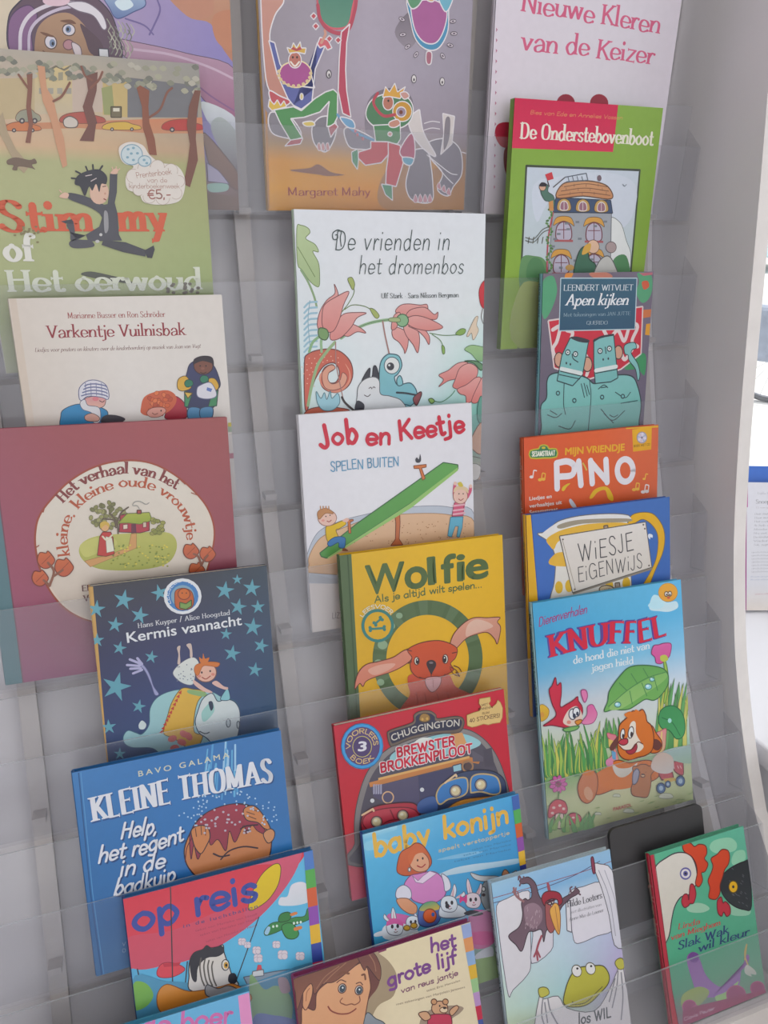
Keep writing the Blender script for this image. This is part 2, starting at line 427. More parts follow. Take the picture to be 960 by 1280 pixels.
THETA = [1.83, 4.4, 9.05, 13.48, 16.55, 21.37, 24.23, 27.13]
TIERS = [[0.79, -0.05, 0.7928, 0.0295], [0.7515, -0.189, 0.7579, -0.1077], [0.7021, -0.3211, 0.7142, -0.2446], [0.6434, -0.4482, 0.6611, -0.3732], [0.5797, -0.5679, 0.6015, -0.4942], [0.5075, -0.6791, 0.5337, -0.6107], [0.4381, -0.7712, 0.4712, -0.6967], [0.3692, -0.8532, 0.4044, -0.7843]]
SPOT = {
  'purple': (1, [-0.0623, 0.7991, -0.0463], 0.2081, 0.3, -0.0006, [[-81.2, -293.4], [276.9, -227.8], [298.9, 262.9], [4.2, 258.0]]),
  'stimmy': (2, [-0.0787, 0.7622, -0.1858], 0.1907, 0.2601, -0.0014, [[-57.8, 55.9], [248.3, 80.0], [272.5, 454.1], [8.1, 466.6]]),
  'mahy': (1, [0.1745, 0.7992, -0.0463], 0.2123, 0.3, 0.0189, [[311.7, -221.5], [598.8, -176.0], [579.7, 262.2], [335.5, 263.3]]),
  'keizer': (1, [0.4115, 0.8008, -0.0464], 0.2216, 0.3, 0.0112, [[629.8, -162.6], [869.1, -122.8], [814.6, 268.2], [604.2, 267.6]]),
  'onder': (2, [0.4258, 0.76, -0.1856], 0.1827, 0.2511, 0.0033, [[643.4, 122.3], [828.9, 135.0], [794.4, 428.1], [625.4, 436.9]]),
  'apen': (3, [0.4622, 0.7116, -0.3186], 0.145, 0.2194, 0.0054, [[678.8, 341.8], [817.4, 339.2], [801.1, 575.1], [671.1, 590.1]]),
  'pino': (4, [0.4317, 0.6548, -0.4468], 0.1807, 0.1821, 0.0072, [[654.6, 547.6], [823.1, 530.7], [819.3, 716.5], [657.7, 745.2]]),
  'wiesje': (5, [0.4188, 0.5895, -0.5666], 0.1917, 0.2328, -0.0013, [[657.6, 644.3], [837.1, 621.2], [838.6, 857.5], [666.6, 896.7]]),
  'knuffel': (6, [0.4116, 0.5174, -0.6787], 0.1989, 0.2669, -0.0103, [[665.4, 754.4], [850.9, 724.4], [866.4, 999.3], [686.3, 1049.7]]),
  'slak': (8, [0.5095, 0.3791, -0.8538], 0.1309, 0.1916, -0.0005, [[812.6, 1069.4], [929.2, 1032.8], [957.3, 1240.6], [841.6, 1288.0]]),
  'frog': (8, [0.3139, 0.3791, -0.8538], 0.1433, 0.2131, -0.013, [[614.1, 1104.4], [762.3, 1061.5], [792.3, 1310.5], [645.0, 1368.7]]),
  'vrienden': (3, [0.1874, 0.7118, -0.3186], 0.2016, 0.28, -0.0064, [[367.1, 261.3], [607.0, 267.1], [600.0, 599.2], [382.5, 621.7]]),
  'job': (4, [0.178, 0.6542, -0.4466], 0.1887, 0.2253, -0.0033, [[372.7, 518.8], [589.3, 503.7], [594.4, 756.8], [390.5, 790.7]]),
  'wolfie': (5, [0.2035, 0.5899, -0.5668], 0.184, 0.2166, -0.0089, [[424.1, 694.5], [627.9, 668.4], [635.8, 905.2], [440.9, 948.2]]),
  'chugg': (6, [0.1791, 0.5112, -0.6763], 0.1896, 0.1811, 0.005, [[417.0, 907.9], [629.6, 861.5], [647.5, 1064.5], [440.1, 1126.3]]),
  'baby': (7, [0.1919, 0.4479, -0.7712], 0.1747, 0.1846, -0.0033, [[453.0, 1043.1], [648.0, 992.2], [670.1, 1205.1], [477.9, 1271.7]]),
  'lijf': (8, [0.1059, 0.3791, -0.8538], 0.1826, 0.1822, -0.0002, [[366.5, 1223.0], [587.9, 1152.3], [617.1, 1380.2], [396.9, 1470.5]]),
  'vark': (3, [-0.0659, 0.7127, -0.3187], 0.182, 0.2043, -0.0011, [[10.2, 373.2], [277.0, 368.2], [296.4, 631.1], [52.1, 657.7]]),
  'verhaal': (4, [-0.1117, 0.6521, -0.4461], 0.2161, 0.2329, -0.0207, [[-34.8, 537.7], [283.6, 521.5], [303.0, 811.9], [7.4, 856.8]]),
  'kermis': (5, [-0.0346, 0.5895, -0.5666], 0.1622, 0.2197, -0.0182, [[110.2, 733.5], [333.1, 707.0], [352.2, 972.3], [140.7, 1017.3]]),
  'thomas': (6, [-0.0631, 0.5103, -0.6759], 0.1875, 0.1895, -0.006, [[90.0, 966.1], [350.8, 912.9], [374.3, 1147.8], [120.8, 1220.7]]),
  'opreis': (7, [-0.0333, 0.4479, -0.7712], 0.1738, 0.1834, -0.0051, [[154.0, 1124.0], [390.6, 1062.5], [415.9, 1294.5], [183.1, 1374.9]]),
  'board': (7, [0.4732, 0.439, -0.7672], 0.1264, 0.1158, 0.0098, [[767.1, 1044.7], [882.3, 1008.9], [895.6, 1131.8], [781.5, 1173.5]]),
  'oer': (8, [-0.1411, 0.3791, -0.8538], 0.2037, 0.1862, -0.0134, [[3.4, 1332.6], [311.4, 1238.8], [339.5, 1498.1], [32.3, 1620.1]]),
}
# ------------------------------------------------------------------ the room
def struct(name, mb, mat, **k):
    o = mb.build(name, mat, **k); o['kind'] = 'structure'; return o
M_WALL = principled('painted_wall', (0.60, 0.59, 0.60), 0.8, noise=0.03, nscale=3)
M_FLOOR = principled('wood_floor', (0.30, 0.235, 0.18), 0.45, noise=0.25, nscale=9)
M_FRAME = principled('window_frame_paint', (0.5, 0.5, 0.5), 0.5)
M_GLASS = acrylic_material('window_glass', 0.0, (0.97, 0.98, 0.98, 1), (1, 1, 1, 1), 0.0, 1.0)
m = MB(); m.box((-2.4, -2.5, -0.1), (2.4, 1.3, 0)); struct('floor', m, M_FLOOR)
m = MB(); m.box((-2.4, -2.5, 2.8), (2.4, 1.3, 2.9)); struct('ceiling', m, M_WALL)
m = MB(); m.box((-2.5, 1.2, 0), (0.72, 1.3, 2.8)); m.box((0.72, 1.24, 0), (2.4, 1.3, 0.5)); m.box((0.72, 1.24, 2.5), (2.4, 1.3, 2.8)); struct('wall_back', m, M_WALL)
m = MB(); m.box((-2.5, -2.5, 0), (-2.4, 1.3, 2.8)); struct('wall_left', m, M_WALL)
def wall_with_window(name, wname, ax, pos, a0, a1, w0, w1, z0, z1, n):
    m = MB(); f = MB(); g = MB(); t = 0.1
    def bx(mb, u0, u1, za, zb, d0, d1):
        if ax == 'x': mb.box((pos + d0, u0, za), (pos + d1, u1, zb))
        else: mb.box((u0, pos + d0, za), (u1, pos + d1, zb))
    bx(m, a0, w0, 0, 2.8, 0, t); bx(m, w1, a1, 0, 2.8, 0, t); bx(m, w0, w1, 0, z0, 0, t); bx(m, w0, w1, z1, 2.8, 0, t)
    struct(name, m, M_WALL)
    for k in range(n + 1):
        u = w0 + (w1 - w0 - 0.05) * k / n; bx(f, u, u + 0.05, z0, z1, 0.02, 0.08)
    bx(f, w0, w1, z0, z0 + 0.05, 0.02, 0.08); bx(f, w0, w1, z1 - 0.05, z1, 0.02, 0.08)
    fo = struct(wname, f, M_FRAME)
    bx(g, w0 + .02, w1 - .02, z0 + .02, z1 - .02, 0.045, 0.051); g.build('glass_pane', M_GLASS, fo)
wall_with_window('wall_right', 'window_2', 'x', 2.4, -2.5, 1.3, -1.2, 1.1, 0.6, 2.5, 2)
wall_with_window('wall_front', 'window_3', 'y', -2.6, -2.4, 2.4, -2.0, 2.0, 0.5, 2.6, 4)
m = MB()
for a, b in (((0.72, 1.25, 0.5), (0.77, 1.29, 2.5)), ((2.35, 1.25, 0.5), (2.4, 1.29, 2.5)), ((0.72, 1.25, 0.5), (2.4, 1.29, 0.55)), ((0.72, 1.25, 2.45), (2.4, 1.29, 2.5))): m.box(a, b)
w1 = struct('window_1', m, M_FRAME); g = MB(); g.box((0.74, 1.268, 0.52), (2.38, 1.274, 2.48)); g.build('glass_pane', M_GLASS, w1)
# outside
M_STREET = principled('pale_paving', (0.62, 0.61, 0.59), 0.9, noise=0.06, nscale=3)
m = MB(); m.box((-30, 1.3, -0.2), (45, 60, -0.001)); o = m.build('street_paving', M_STREET); o['kind'] = 'structure'

# ------------------------------------------------------------------ display rack
XL, XR, XP = -0.26, 0.677, 0.687
rack = empty('display_rack', (0.21, 0.9, 0)); tag(rack, 'white curved shop display rack with clear acrylic trays full of picture books', 'display rack')
rack_inv = Matrix.Translation((-0.21, -0.9, 0))
def rackpart(mb, name, mat, **k):
    o = mb.build(name, mat, rack, **k); o.matrix_parent_inverse = rack_inv; return o
def tri(i, x, n, v):            # point in tray i: n into the rack, v up along the lean
    a = math.radians(THETA[i]); Y, Z = TIERS[i][0], TIERS[i][1] + EYE
    return (x, Y + n * math.cos(a) + v * math.sin(a), Z - n * math.sin(a) + v * math.cos(a))
for i in range(8):
    lip = math.hypot(TIERS[i][2] - TIERS[i][0], TIERS[i][3] - TIERS[i][1]); t = 0.0022; D = 0.0245; H = (0.13 if i == 0 else math.hypot(TIERS[i - 1][0] - TIERS[i][0], TIERS[i - 1][1] - TIERS[i][1])) - 0.007
    m = MB()
    prof = [(0, 0), (0, lip), (t, lip), (t, t), (D - t, t), (D - t, H), (D, H), (D, 0)]
    pr = [tri(i, 0, n, v)[1:] for n, v in prof]
    n = len(pr); v = [(XL, y, z) for y, z in pr] + [(XR, y, z) for y, z in pr]; m.add(v, [], 0)
    edge = {1, 5, 0}
    for k in range(n): m.add([v[k], v[(k + 1) % n], v[n + (k + 1) % n], v[n + k]], [(0, 1, 2, 3)], 1 if k in (1, 5) else 0)
    # end caps in quads
    for base in (0, n): m.add([v[base + q] for q in range(n)], [(0, 1, 2, 3), (0, 3, 4, 7), (4, 5, 6, 7)], 0)
    rackpart(m, 'tray', [M_ACR, M_ACE])
    m = MB()                    # end plate of the tray, seen at the right
    pp = [(0, 0), (0, lip), (D, lip * 1.25), (D, 0)]
    m.prism_x([tri(i, 0, a, b)[1:] for a, b in pp], XR, XR + 0.002); rackpart(m, 'tray_end', M_ACR)
    for rx in (-0.10, 0.155, 0.40, 0.648):
        m = MB(); m.prism_x([tri(i, 0, a, b)[1:] for a, b in ((D + .004, 0.0), (D + .004, 0.006), (D + 0.03, 0.006), (D + 0.03, 0.0))], rx - 0.006, rx + 0.006)
        rackpart(m, 'tray_bracket', M_RAIL)
def behind(i, off, v): return tri(i, 0, off, v)[1:]
prof = [behind(0, 0.05, 0.45)] + [behind(0, 0.05, 0.15)] + [behind(i, 0.05, 0.02) for i in range(8)] + [(behind(7, 0.05, -0.1)[0], 0.42)]
for rx in (-0.10, 0.155, 0.40, 0.60, 0.648):
    m = MB(); w = 0.008; pf = prof + [(y + 0.012, z) for y, z in prof[::-1]]
    for k in range(len(prof) - 1):
        (y0, z0), (y1, z1) = prof[k], prof[k + 1]; m.prism_x([(y0, z0), (y1, z1), (y1 + .012, z1), (y0 + .012, z0)], rx - w, rx + w)
    rackpart(m, 'support_rail', M_RAIL)
m = MB(); off = 0.030
for k in range(len(prof) - 1):
    (y0, z0), (y1, z1) = prof[k], prof[k + 1]; m.prism_x([(y0 + off, z0), (y1 + off, z1), (y1 + off + .012, z1), (y0 + off + .012, z0)], XL, XP - 0.001)
rackpart(m, 'back_board', M_BACK)
EDGE = [(0.797, 1.96), (0.781, 1.88), (0.7653, 1.8), (0.7418, 1.7), (0.7203, 1.6), (0.7006, 1.5), (0.682, 1.4), (0.6632, 1.3), (0.6427, 1.2), (0.6181, 1.1), (0.5868, 1.0), (0.5677, 0.95), (0.5456, 0.9), (0.5255, 0.86), (0.503, 0.82), (0.4844, 0.79), (0.435, 0.735), (0.4, 0.695), (0.372, 0.655), (0.362, 0.62), (0.36, 0.58), (0.36, 0.0)]
EDGE = catmull(EDGE[:-1], False, 3) + [EDGE[-1]]
for x0, x1 in ((XP, XP + 0.018), (XL - 0.02, XL - 0.002)):
    m = MB(); n = len(EDGE); bk = 1.10
    for (y0, z0), (y1, z1) in zip(EDGE, EDGE[1:]):
        v = [(x0, y0, z0), (x1, y0, z0), (x1, y1, z1), (x0, y1, z1), (x0, bk, z0), (x1, bk, z0), (x1, bk, z1), (x0, bk, z1)]
        m.add(v, [(0, 3, 2, 1)], 1); m.add(v, [(0, 4, 7, 3), (1, 2, 6, 5), (4, 5, 6, 7)], 0)
    m.box((x0, 0.80, 1.955), (x1, bk, 1.96)); rackpart(m, 'side_panel', [M_WHITE, M_EDGE])
m = MB(); m.box((XL, 0.3655, 0.0), (XP - 0.0005, 0.379, 0.6440)); m.box((XL, 0.379, 0.600), (XP - 0.0005, 1.0, 0.612)); rackpart(m, 'base_board', M_EDGE)

# ------------------------------------------------------------------ books
def page_mat(kind): return M_PAGEW if kind == 'white' else M_PAGE
MADE = set()
class Book:
    def __init__(s, key, label, thick=0.009, cover='#dddddd', spine=None, hard=True, board=0.0018, cat='book', group=None, name='picture_book', pages='cream'):
        MADE.add(key); row, o, w, h, rot, quad = SPOT[key]; a = math.radians(THETA[row - 1])
        u = Vector((1, 0, 0)); v = Vector((0, math.sin(a), math.cos(a))); cr, sr = math.cos(rot), math.sin(rot)
        u, v = u * cr + v * sr, v * cr - u * sr; n = v.cross(u) * -1
        n = u.cross(v) * -1                       # into the rack
        s.w, s.h, s.t = w, h, thick
        s.root = empty(name); s.root.matrix_world = Matrix(((u.x, n.x, v.x, o[0]), (u.y, n.y, v.y, o[1]), (u.z, n.z, v.z, o[2] + EYE), (0, 0, 0, 1)))
        tag(s.root, label, cat, group or 'picture books standing in the display rack')
        M = principled('cover_' + key, ink(cover), 0.45, noise=0.05, nscale=60); MS = M if spine is None else principled('spine_' + key, ink(spine), 0.45, noise=0.05, nscale=60)
        m = MB(); b = board
        m.box((0, 0, 0), (w, b, h), 0)
        if hard:
            m.box((0, thick - b, 0), (w, thick, h), 0)
            sp = [(0.0, b), (-0.0008, thick * .25), (-0.0012, thick * .5), (-0.0008, thick * .75), (0.0, thick - b)]
        else:
            m.box((0, thick - b, 0), (w, thick, h), 0); sp = [(0.0, b), (0, thick * .5), (0.0, thick - b)]
        for (xa, ya), (xb, yb) in zip(sp, sp[1:]):
            m.add([(xa, ya, 0), (xb, yb, 0), (xb, yb, h), (xa, ya, h), (0.0015, ya, 0), (0.0015, yb, 0), (0.0015, yb, h), (0.0015, ya, h)],
                  [(0, 3, 2, 1), (4, 5, 6, 7), (0, 1, 5, 4), (3, 7, 6, 2)], 1)
        m.add([(0, 0, 0), (0, b, 0), (0, b, h), (0, 0, h)], [(0, 3, 2, 1)], 1)
        m.build('cover', [M, MS], s.root)
        g = 0.003 if hard else 0.0004
        m = MB(); m.box((0.0016, b + 0.0001, g), (w - g, thick - b - 0.0001, h - g)); m.build('page_block', page_mat(pages), s.root)
        s.art = Art(w, h, quad)
    def spine_text(s, txt, z0, z1, hgt, col, style='hand', wt=1.3, up=False):
        polys, adv = text_polys(txt, style, wt); A = s.art; L = (z1 - z0); V = []; F = []; C = []; A2 = A.layers.setdefault('spine_lettering', ([], [], []))
        k = hgt / 20
        for i, P in enumerate(polys):
            n = len(A2[0])
            for x, y in P: A2[0].append((-0.0016 - (i % 5) * 2e-6, s.t * .5 + hgt * .5 - y * k, z1 - x * L / adv))
            A2[1].append(tuple(range(n, n + len(P)))); A2[2].extend([ink(col)] * len(P))
    def done(s): s.art.build(s.root)
# ================================================================== top row
def kid_face(A, cx, cy, r, skin, hair=None, rot=0, sad=False):
    A.E(cx, cy, r * 1.0, r * 1.08, skin, ol='#7a4a3a', w=.7)
    for s in (-1, 1): A.E(cx + s * r * .38, cy - r * .1, r * .1, r * .14, '#3a2c2c', n=8)
    A.L([cx - r * .3, cy + r * .42, cx, cy + (r * .3 if sad else r * .58), cx + r * .3, cy + r * .42], .8, '#8a3a34')

b = Book('purple', 'large picture book with a bear in a purple striped hood, top left', cover='#8e84ae', spine='#8e84ae')
A = b.art
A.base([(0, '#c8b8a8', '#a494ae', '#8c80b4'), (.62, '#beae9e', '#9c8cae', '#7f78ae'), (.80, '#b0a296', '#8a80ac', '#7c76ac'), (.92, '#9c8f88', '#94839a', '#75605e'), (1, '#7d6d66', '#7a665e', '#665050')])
A.crop(0, 0, 3)
A.B([600,-60, 700,60, 790,90, 840,190, 900,230, 900,-60, 700,-120], '#b58c74', '#a8745c')
A.B([640,-20, 690,50, 760,70, 800,40, 780,-40], '#b07f6a')
A.B([880,40, 800,60, 810,150, 870,190, 920,120], '#b17a60')
A.B([-20,-80, -20,300, 30,260, 50,60, 90,-40], '#c8bca8')
A.B([440,150, 520,160, 700,200, 880,260, 890,450, 780,390, 700,300, 560,240, 470,215], '#a78a9e', '#8e5c78', ol='#5c4a60', w=1)
A.L([500,185, 640,205, 780,250, 885,300], 3, '#b9a2b4')
A.L([520,225, 660,262, 790,360, 885,420], 2.2, '#7c5a80')
A.B([760,380, 890,450, 900,600, 860,560, 800,480, 770,440], '#c2c8cc', '#8f8ea6')
A.B([790,480, 830,440, 900,520, 905,640, 850,600], '#9fa7a8', '#6f6a70')
A.B([770,500, 900,660, 900,720, 800,640, 770,560], '#83685c', '#6b5048', ol='#4a3836')
A.P([775,610, 820,640, 860,690, 780,680], '#a09ab4', ol='#5a5268')
A.B([780,690, 850,690, 850,715, 790,720], '#8fb0a8')
A.P([775,720, 900,740, 900,800, 780,800], '#6b564f')
# hooded bear
A.B([36,190, 30,80, 60,20, 150,-40, 300,-40, 400,30, 440,120, 450,230, 300,260, 120,230], '#5c4a58', ol='#3a3444', w=1.5)
A.B([130,200, 140,110, 190,60, 260,50, 320,100, 345,170, 340,230, 240,240, 150,230], '#a3846c', '#94745e')
A.B([36,190, 32,90, 60,40, 110,20, 140,60, 118,120, 122,200, 80,230], '#7c5c80', ol='#4c3a58')
A.L([75,190, 80,110, 120,50, 200,15, 280,10], 4, '#c9c2cc'); A.L([108,200, 112,120, 150,70, 220,35, 300,20], 3.2, '#b9aec0')
A.B([250,12, 320,8, 380,50, 400,100, 385,110, 350,60, 290,40], '#cfcbd2', ol='#6c6070')
A.B([300,90, 330,110, 380,160, 390,215, 340,200, 320,150], '#54424c')
A.E(190,158, 22,26, '#c9c4cc', rot=-20, ol='#54423c'); A.E(196,162, 11,15, '#6f7f9c'); A.E(198,164, 5,7, '#24242c')
A.E(258,112, 24,22, '#c9c4cc', rot=20, ol='#54423c'); A.E(256,110, 11,13, '#6f7f9c'); A.E(254,110, 5,7, '#24242c')
A.B([150,120, 180,126, 205,140, 170,134], '#6c4c3e'); A.B([225,78, 265,74, 285,90, 250,86], '#6c4c3e')
A.E(257,168, 20,19, '#a77c84', ol='#6a4a50'); A.B([268,160, 300,175, 305,215, 285,215], '#c8bcc0', ol='#6a5a60')
A.L([160,190, 200,215, 260,205], 1.4, '#6c4c3e'); A.P([370,182, 405,184, 408,215, 372,212], '#c8c8cc', ol='#3c3c48')
A.B([180,-30, 240,-40, 262,0, 240,20, 190,22, 160,5], '#cfb4c0'); A.B([385,-30, 470,-60, 530,-20, 545,20, 500,45, 440,70, 410,30], '#9fb4cc', '#5c6f9c', ol='#4a5480')
A.B([430,10, 470,-10, 500,20, 460,40], '#c4d4dc'); A.L([590,0, 600,40, 575,100, 560,130], 2.2, '#6c6090'); A.L([470,70, 540,95, 575,130], 2, '#6c6090')
for i in range(24):
    x = 400 + (i * 37) % 90; y = 70 + (i * 53) % 110; A.L([x, y, x + 14, y + 26, x + 6, y + 44], 1.3, ('#8f8f84', '#6f6f6a', '#aaa99a')[i % 3])
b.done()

b = Book('stimmy', 'green picture book with red and white title and a leaping boy in black', cover='#9fa57e', spine='#c8c8c4')
A = b.art
A.base([(0, '#a8a096', '#a09a90', '#8c8a86'), (.12, '#bca898', '#b6a890', '#8c8c84'), (.27, '#c0a488', '#bca082', '#a89078'), (.315, '#a4a67e', '#a2a47c', '#98986c'), (.6, '#a0a67c', '#9ca478', '#94a070'), (.82, '#98a278', '#98a276', '#8c9a68'), (1, '#a6aa94', '#98a078', '#8c9870')])
A.crop(0, 0, 3)
A.P([-160,300, 130,290, 130,440, -160,460], '#b0a080'); A.P([130,262, 270,244, 275,420, 130,430], '#c0ae80', '#b4a892'); A.P([270,262, 385,262, 385,420, 272,420], '#b4a498'); A.P([385,300, 478,300, 478,440, 385,430], '#b4a070')
for i in range(4): A.P([150 + i * 34, 272, 168 + i * 34, 270, 168 + i * 34, 300, 150 + i * 34, 302], '#8f8a78'); A.P([146 + i * 34, 330, 166 + i * 34, 330, 166 + i * 34, 352, 146 + i * 34, 352], '#98948a')
A.L([135,262, 160,250, 185,262, 210,248, 240,262, 265,248], 2, '#6f6a5c', sm=False)
A.P([478,290, 740,320, 742,440, 478,440], '#6c6c70'); A.P([380,330, 420,320, 430,430, 390,430], '#8c9064')
A.P([-160,470, 770,440, 770,500, 560,500, 300,480, -160,492], '#bc7c5c', '#b08468')
for x, y, w_, h_, c in ((20,460,130,30,'#b87450'), (60,415,90,40,'#8c8c7c'), (225,425,165,36,'#a0544c'), (385,460,140,26,'#c0a050'), (608,452,150,36,'#a4403c')):
    A.B([x, y + h_ * .5, x + w_ * .2, y, x + w_ * .6, y - h_ * .15, x + w_ * .8, y + h_ * .2, x + w_, y + h_ * .5, x + w_ * .95, y + h_, x + w_ * .1, y + h_], c, ol='#6c4a40', w=.7)
    for q in (.25, .78): A.E(x + w_ * q, y + h_ * .95, h_ * .27, h_ * .27, '#4a4448'); A.E(x + w_ * q, y + h_ * .95, h_ * .12, h_ * .12, '#b0a8a0')
A.P([416,400, 455,400, 455,440, 416,440], '#6c6450', ol='#4a4438'); A.P([424,405, 448,405, 448,418, 424,418], '#c8c4b4')
A.B([238,450, 262,436, 290,452, 286,476, 246,476], '#bcb4ac', ol='#5c5450')
rr = random.Random(5)
for i in range(110):
    x = -150 + rr.random() * 890; y = 215 + rr.random() * (58 + .06 * max(x, 0)) + max(x, 0) * .045; A.B([x, y, x + 16, y - 9, x + 30, y + 5, x + 14, y + 14], ('#8c8c7c', '#9c9a88', '#7c7e70', '#a8a498', '#6f7068')[i % 5], n=2)
for pts, c in (([95,535, 108,470, 98,400, 104,330, 100,280, 122,275, 120,340, 116,400, 124,460, 114,537], '#7c5448'), ([298,528, 330,470, 310,400, 330,340, 322,285, 366,270, 362,340, 346,400, 362,450, 352,530], '#6c4a44'), ([535,480, 548,520, 560,580, 588,582, 580,520, 560,460, 556,400, 560,340, 525,320, 512,330, 532,400], '#80503f'), ([700,470, 712,540, 705,600, 688,690, 712,702, 742,600, 734,520, 738,430, 752,340, 730,338, 708,400], '#6f4a40'), ([160,380, 190,450, 210,540, 235,630, 252,620, 240,520, 215,440, 200,370, 175,330, 168,250, 140,245], '#b98c70'), ([-20,470, 20,540, 60,620, 90,650, 112,620, 60,560, 30,500, 10,420], '#a09078')):
    A.P(pts, c)
for p in ([345,300, 320,285, 305,250], [560,440, 600,410, 625,350, 645,330], [340,330, 370,300, 384,270], [105,330, 84,300, 70,280], [200,380, 232,360, 262,310]): A.L(p, 2.6, '#7a5246')
# cat
A.B([28,600, 60,590, 110,600, 130,595, 138,612, 120,618, 132,636, 116,630, 70,625, 64,638, 46,636, 50,620, 28,616], '#6c5c50')
A.B([305,1030, 340,1018, 430,1036, 470,1046, 520,1070, 470,1062, 390,1050], '#50524c')
A.T('Stim', [4,865, 366,868], 104, '#bf5a40', 'serif', 2.7, part='title_lettering'); A.T('my', [452,868, 636,868], 118, '#bf5a40', 'serif', 2.3, part='title_lettering')
A.T('of', [22,978, 140,980], 92, '#cfcfc8', 'serif', 2.6, part='title_lettering'); A.T('Het oerwoud', [36,1094, 765,1084], 82, '#c6cabc', 'serif', 2.5, part='title_lettering')
for i in range(18): A.E(55 + rr.random() * 90, 850 + rr.random() * 60, 6, 4, '#7c7454', n=6); A.E(615 + rr.random() * 130, 1060 + rr.random() * 40, 8, 6, '#5c5444', n=6)
# leaping boy
A.P([378,770, 430,760, 440,800, 446,880, 458,902, 330,905, 322,880, 372,850, 388,800], '#4a4a52')
A.B([255,724, 300,730, 360,752, 400,780, 392,830, 372,800, 330,775, 258,746], '#484850'); A.P([412,652, 440,650, 438,720, 424,790, 402,780, 410,710], '#484850')
A.B([325,880, 270,905, 262,870, 250,842, 272,826, 280,860, 286,895, 340,902, 350,925, 275,930, 262,905], '#4c4c54'); A.P([388,900, 470,908, 548,938, 545,962, 460,945, 380,918], '#45454c')
A.P([228,830, 270,822, 276,840, 246,838], '#3c3c44'); A.P([540,940, 576,920, 580,935, 570,968, 552,966], '#3c3c44')
A.B([390,795, 404,800, 406,860, 392,870], '#8c8c90'); A.E(378,880,6,6,'#b8b8b8',n=8); A.E(365,905,8,6,'#b8b8b8',n=8)
A.E(372,722, 36,44, '#c8a896'); A.B([280,690, 290,660, 330,640, 372,636, 400,660, 398,690, 380,690, 372,720, 360,690, 346,715, 334,700, 318,735, 300,700], '#34343c')
for p in ([330,645, 322,625], [350,640, 348,618], [372,640, 384,622], [284,670, 268,668], [300,650, 284,642]): A.L(p, 2, '#34343c', sm=False)
for p in ([320,660, 345,655], [340,680, 362,668]): A.L(p, 1, '#c0b4b4')
A.L([384,700, 398,698], 1, '#3a3030'); A.L([388,745, 398,750], 1.4, '#7c3434'); A.E(394,726,4,5,'#b88c7c',n=6)
A.B([222,738, 240,722, 258,728, 250,744], '#c8a896'); A.L([232,722, 222,712], 1.4, '#c8a896'); A.B([414,650, 430,632, 442,636, 438,652], '#c8a896')
for p in ([425,640, 420,626], [434,636, 436,624], [440,640, 450,632]): A.L(p, 1.3, '#c8a896')
# price cloud
A.part('price_sticker')
A.B([450,590, 448,550, 490,532, 535,545, 560,580, 600,610, 660,620, 690,660, 692,710, 670,755, 600,768, 540,758, 520,725, 478,710, 472,660, 500,625, 468,615], '#ccc6c0')
for cx, cy, r in ((500,660,26),(540,632,24),(590,626,26),(640,640,26),(670,680,22),(660,725,22),(610,742,26),(560,738,24),(520,712,22)): A.E(cx, cy, r, r, '#ccc6c0', ol='#a8988c', w=.6)
A.B([492,650, 540,628, 640,634, 676,680, 660,735, 560,745, 505,700], '#ccc6c0')
A.E(494,580,40,38,'#b8c4c8',ol='#7c98a8'); A.E(542,604,24,20,'#b8c4c8',ol='#7c98a8')
for x, y in ((480,560),(500,555),(515,575),(478,590),(500,600),(492,576),(540,600),(550,612)): A.E(x, y, 6, 5, '#7c9cac', n=7)
A.T('Prentenboek', [512,668, 645,652], 20, '#a07c70', 'hand', .9); A.T('van de', [552,684, 628,684], 17, '#a07c70', 'hand', .9)
A.T('kinderboekenweek', [484,706, 675,706], 17, '#a07c70', 'hand', .9); A.T('€5,-', [556,746, 645,742], 32, '#94645c', 'hand', 1.5)
b.done()

b = Book('mahy', 'purple and gold picture book with dancing kings and elephants', cover='#8b848f', spine='#b09060')
A = b.art
A.base([(0, '#8b868f', '#a29aa6', '#9892a0'), (.58, '#8b848d', '#a098a6', '#8f8996'), (.74, '#84787c', '#988e9a', '#88808c'), (.80, '#a08460', '#988884', '#84787c'), (.85, '#cc8c2c', '#bc9050', '#9c7450'), (.93, '#d0942c', '#cc8824', '#a86c34'), (1, '#c48c38', '#c07c28', '#a86c30')])
A.crop(300, 0, 3)
for x in range(5): A.P([84 + x * .1, 0, 90, 0, 112, 785, 105, 785], '#a87c50')
OL = '#d0ccd0'; K = dict(ol=OL, w=1.4)
rr = random.Random(3)
for pts in ([480,380, 560,330, 640,360, 650,440, 640,520, 600,540, 480,520], [640,180, 700,60, 640,40, 580,120], [100,280, 160,300, 200,380, 100,420]): A.B(pts, '#6f6872', '#8a828c')
A.B([600,590, 700,640, 850,600, 850,790, 560,790, 520,700], '#94745c', '#a87848')
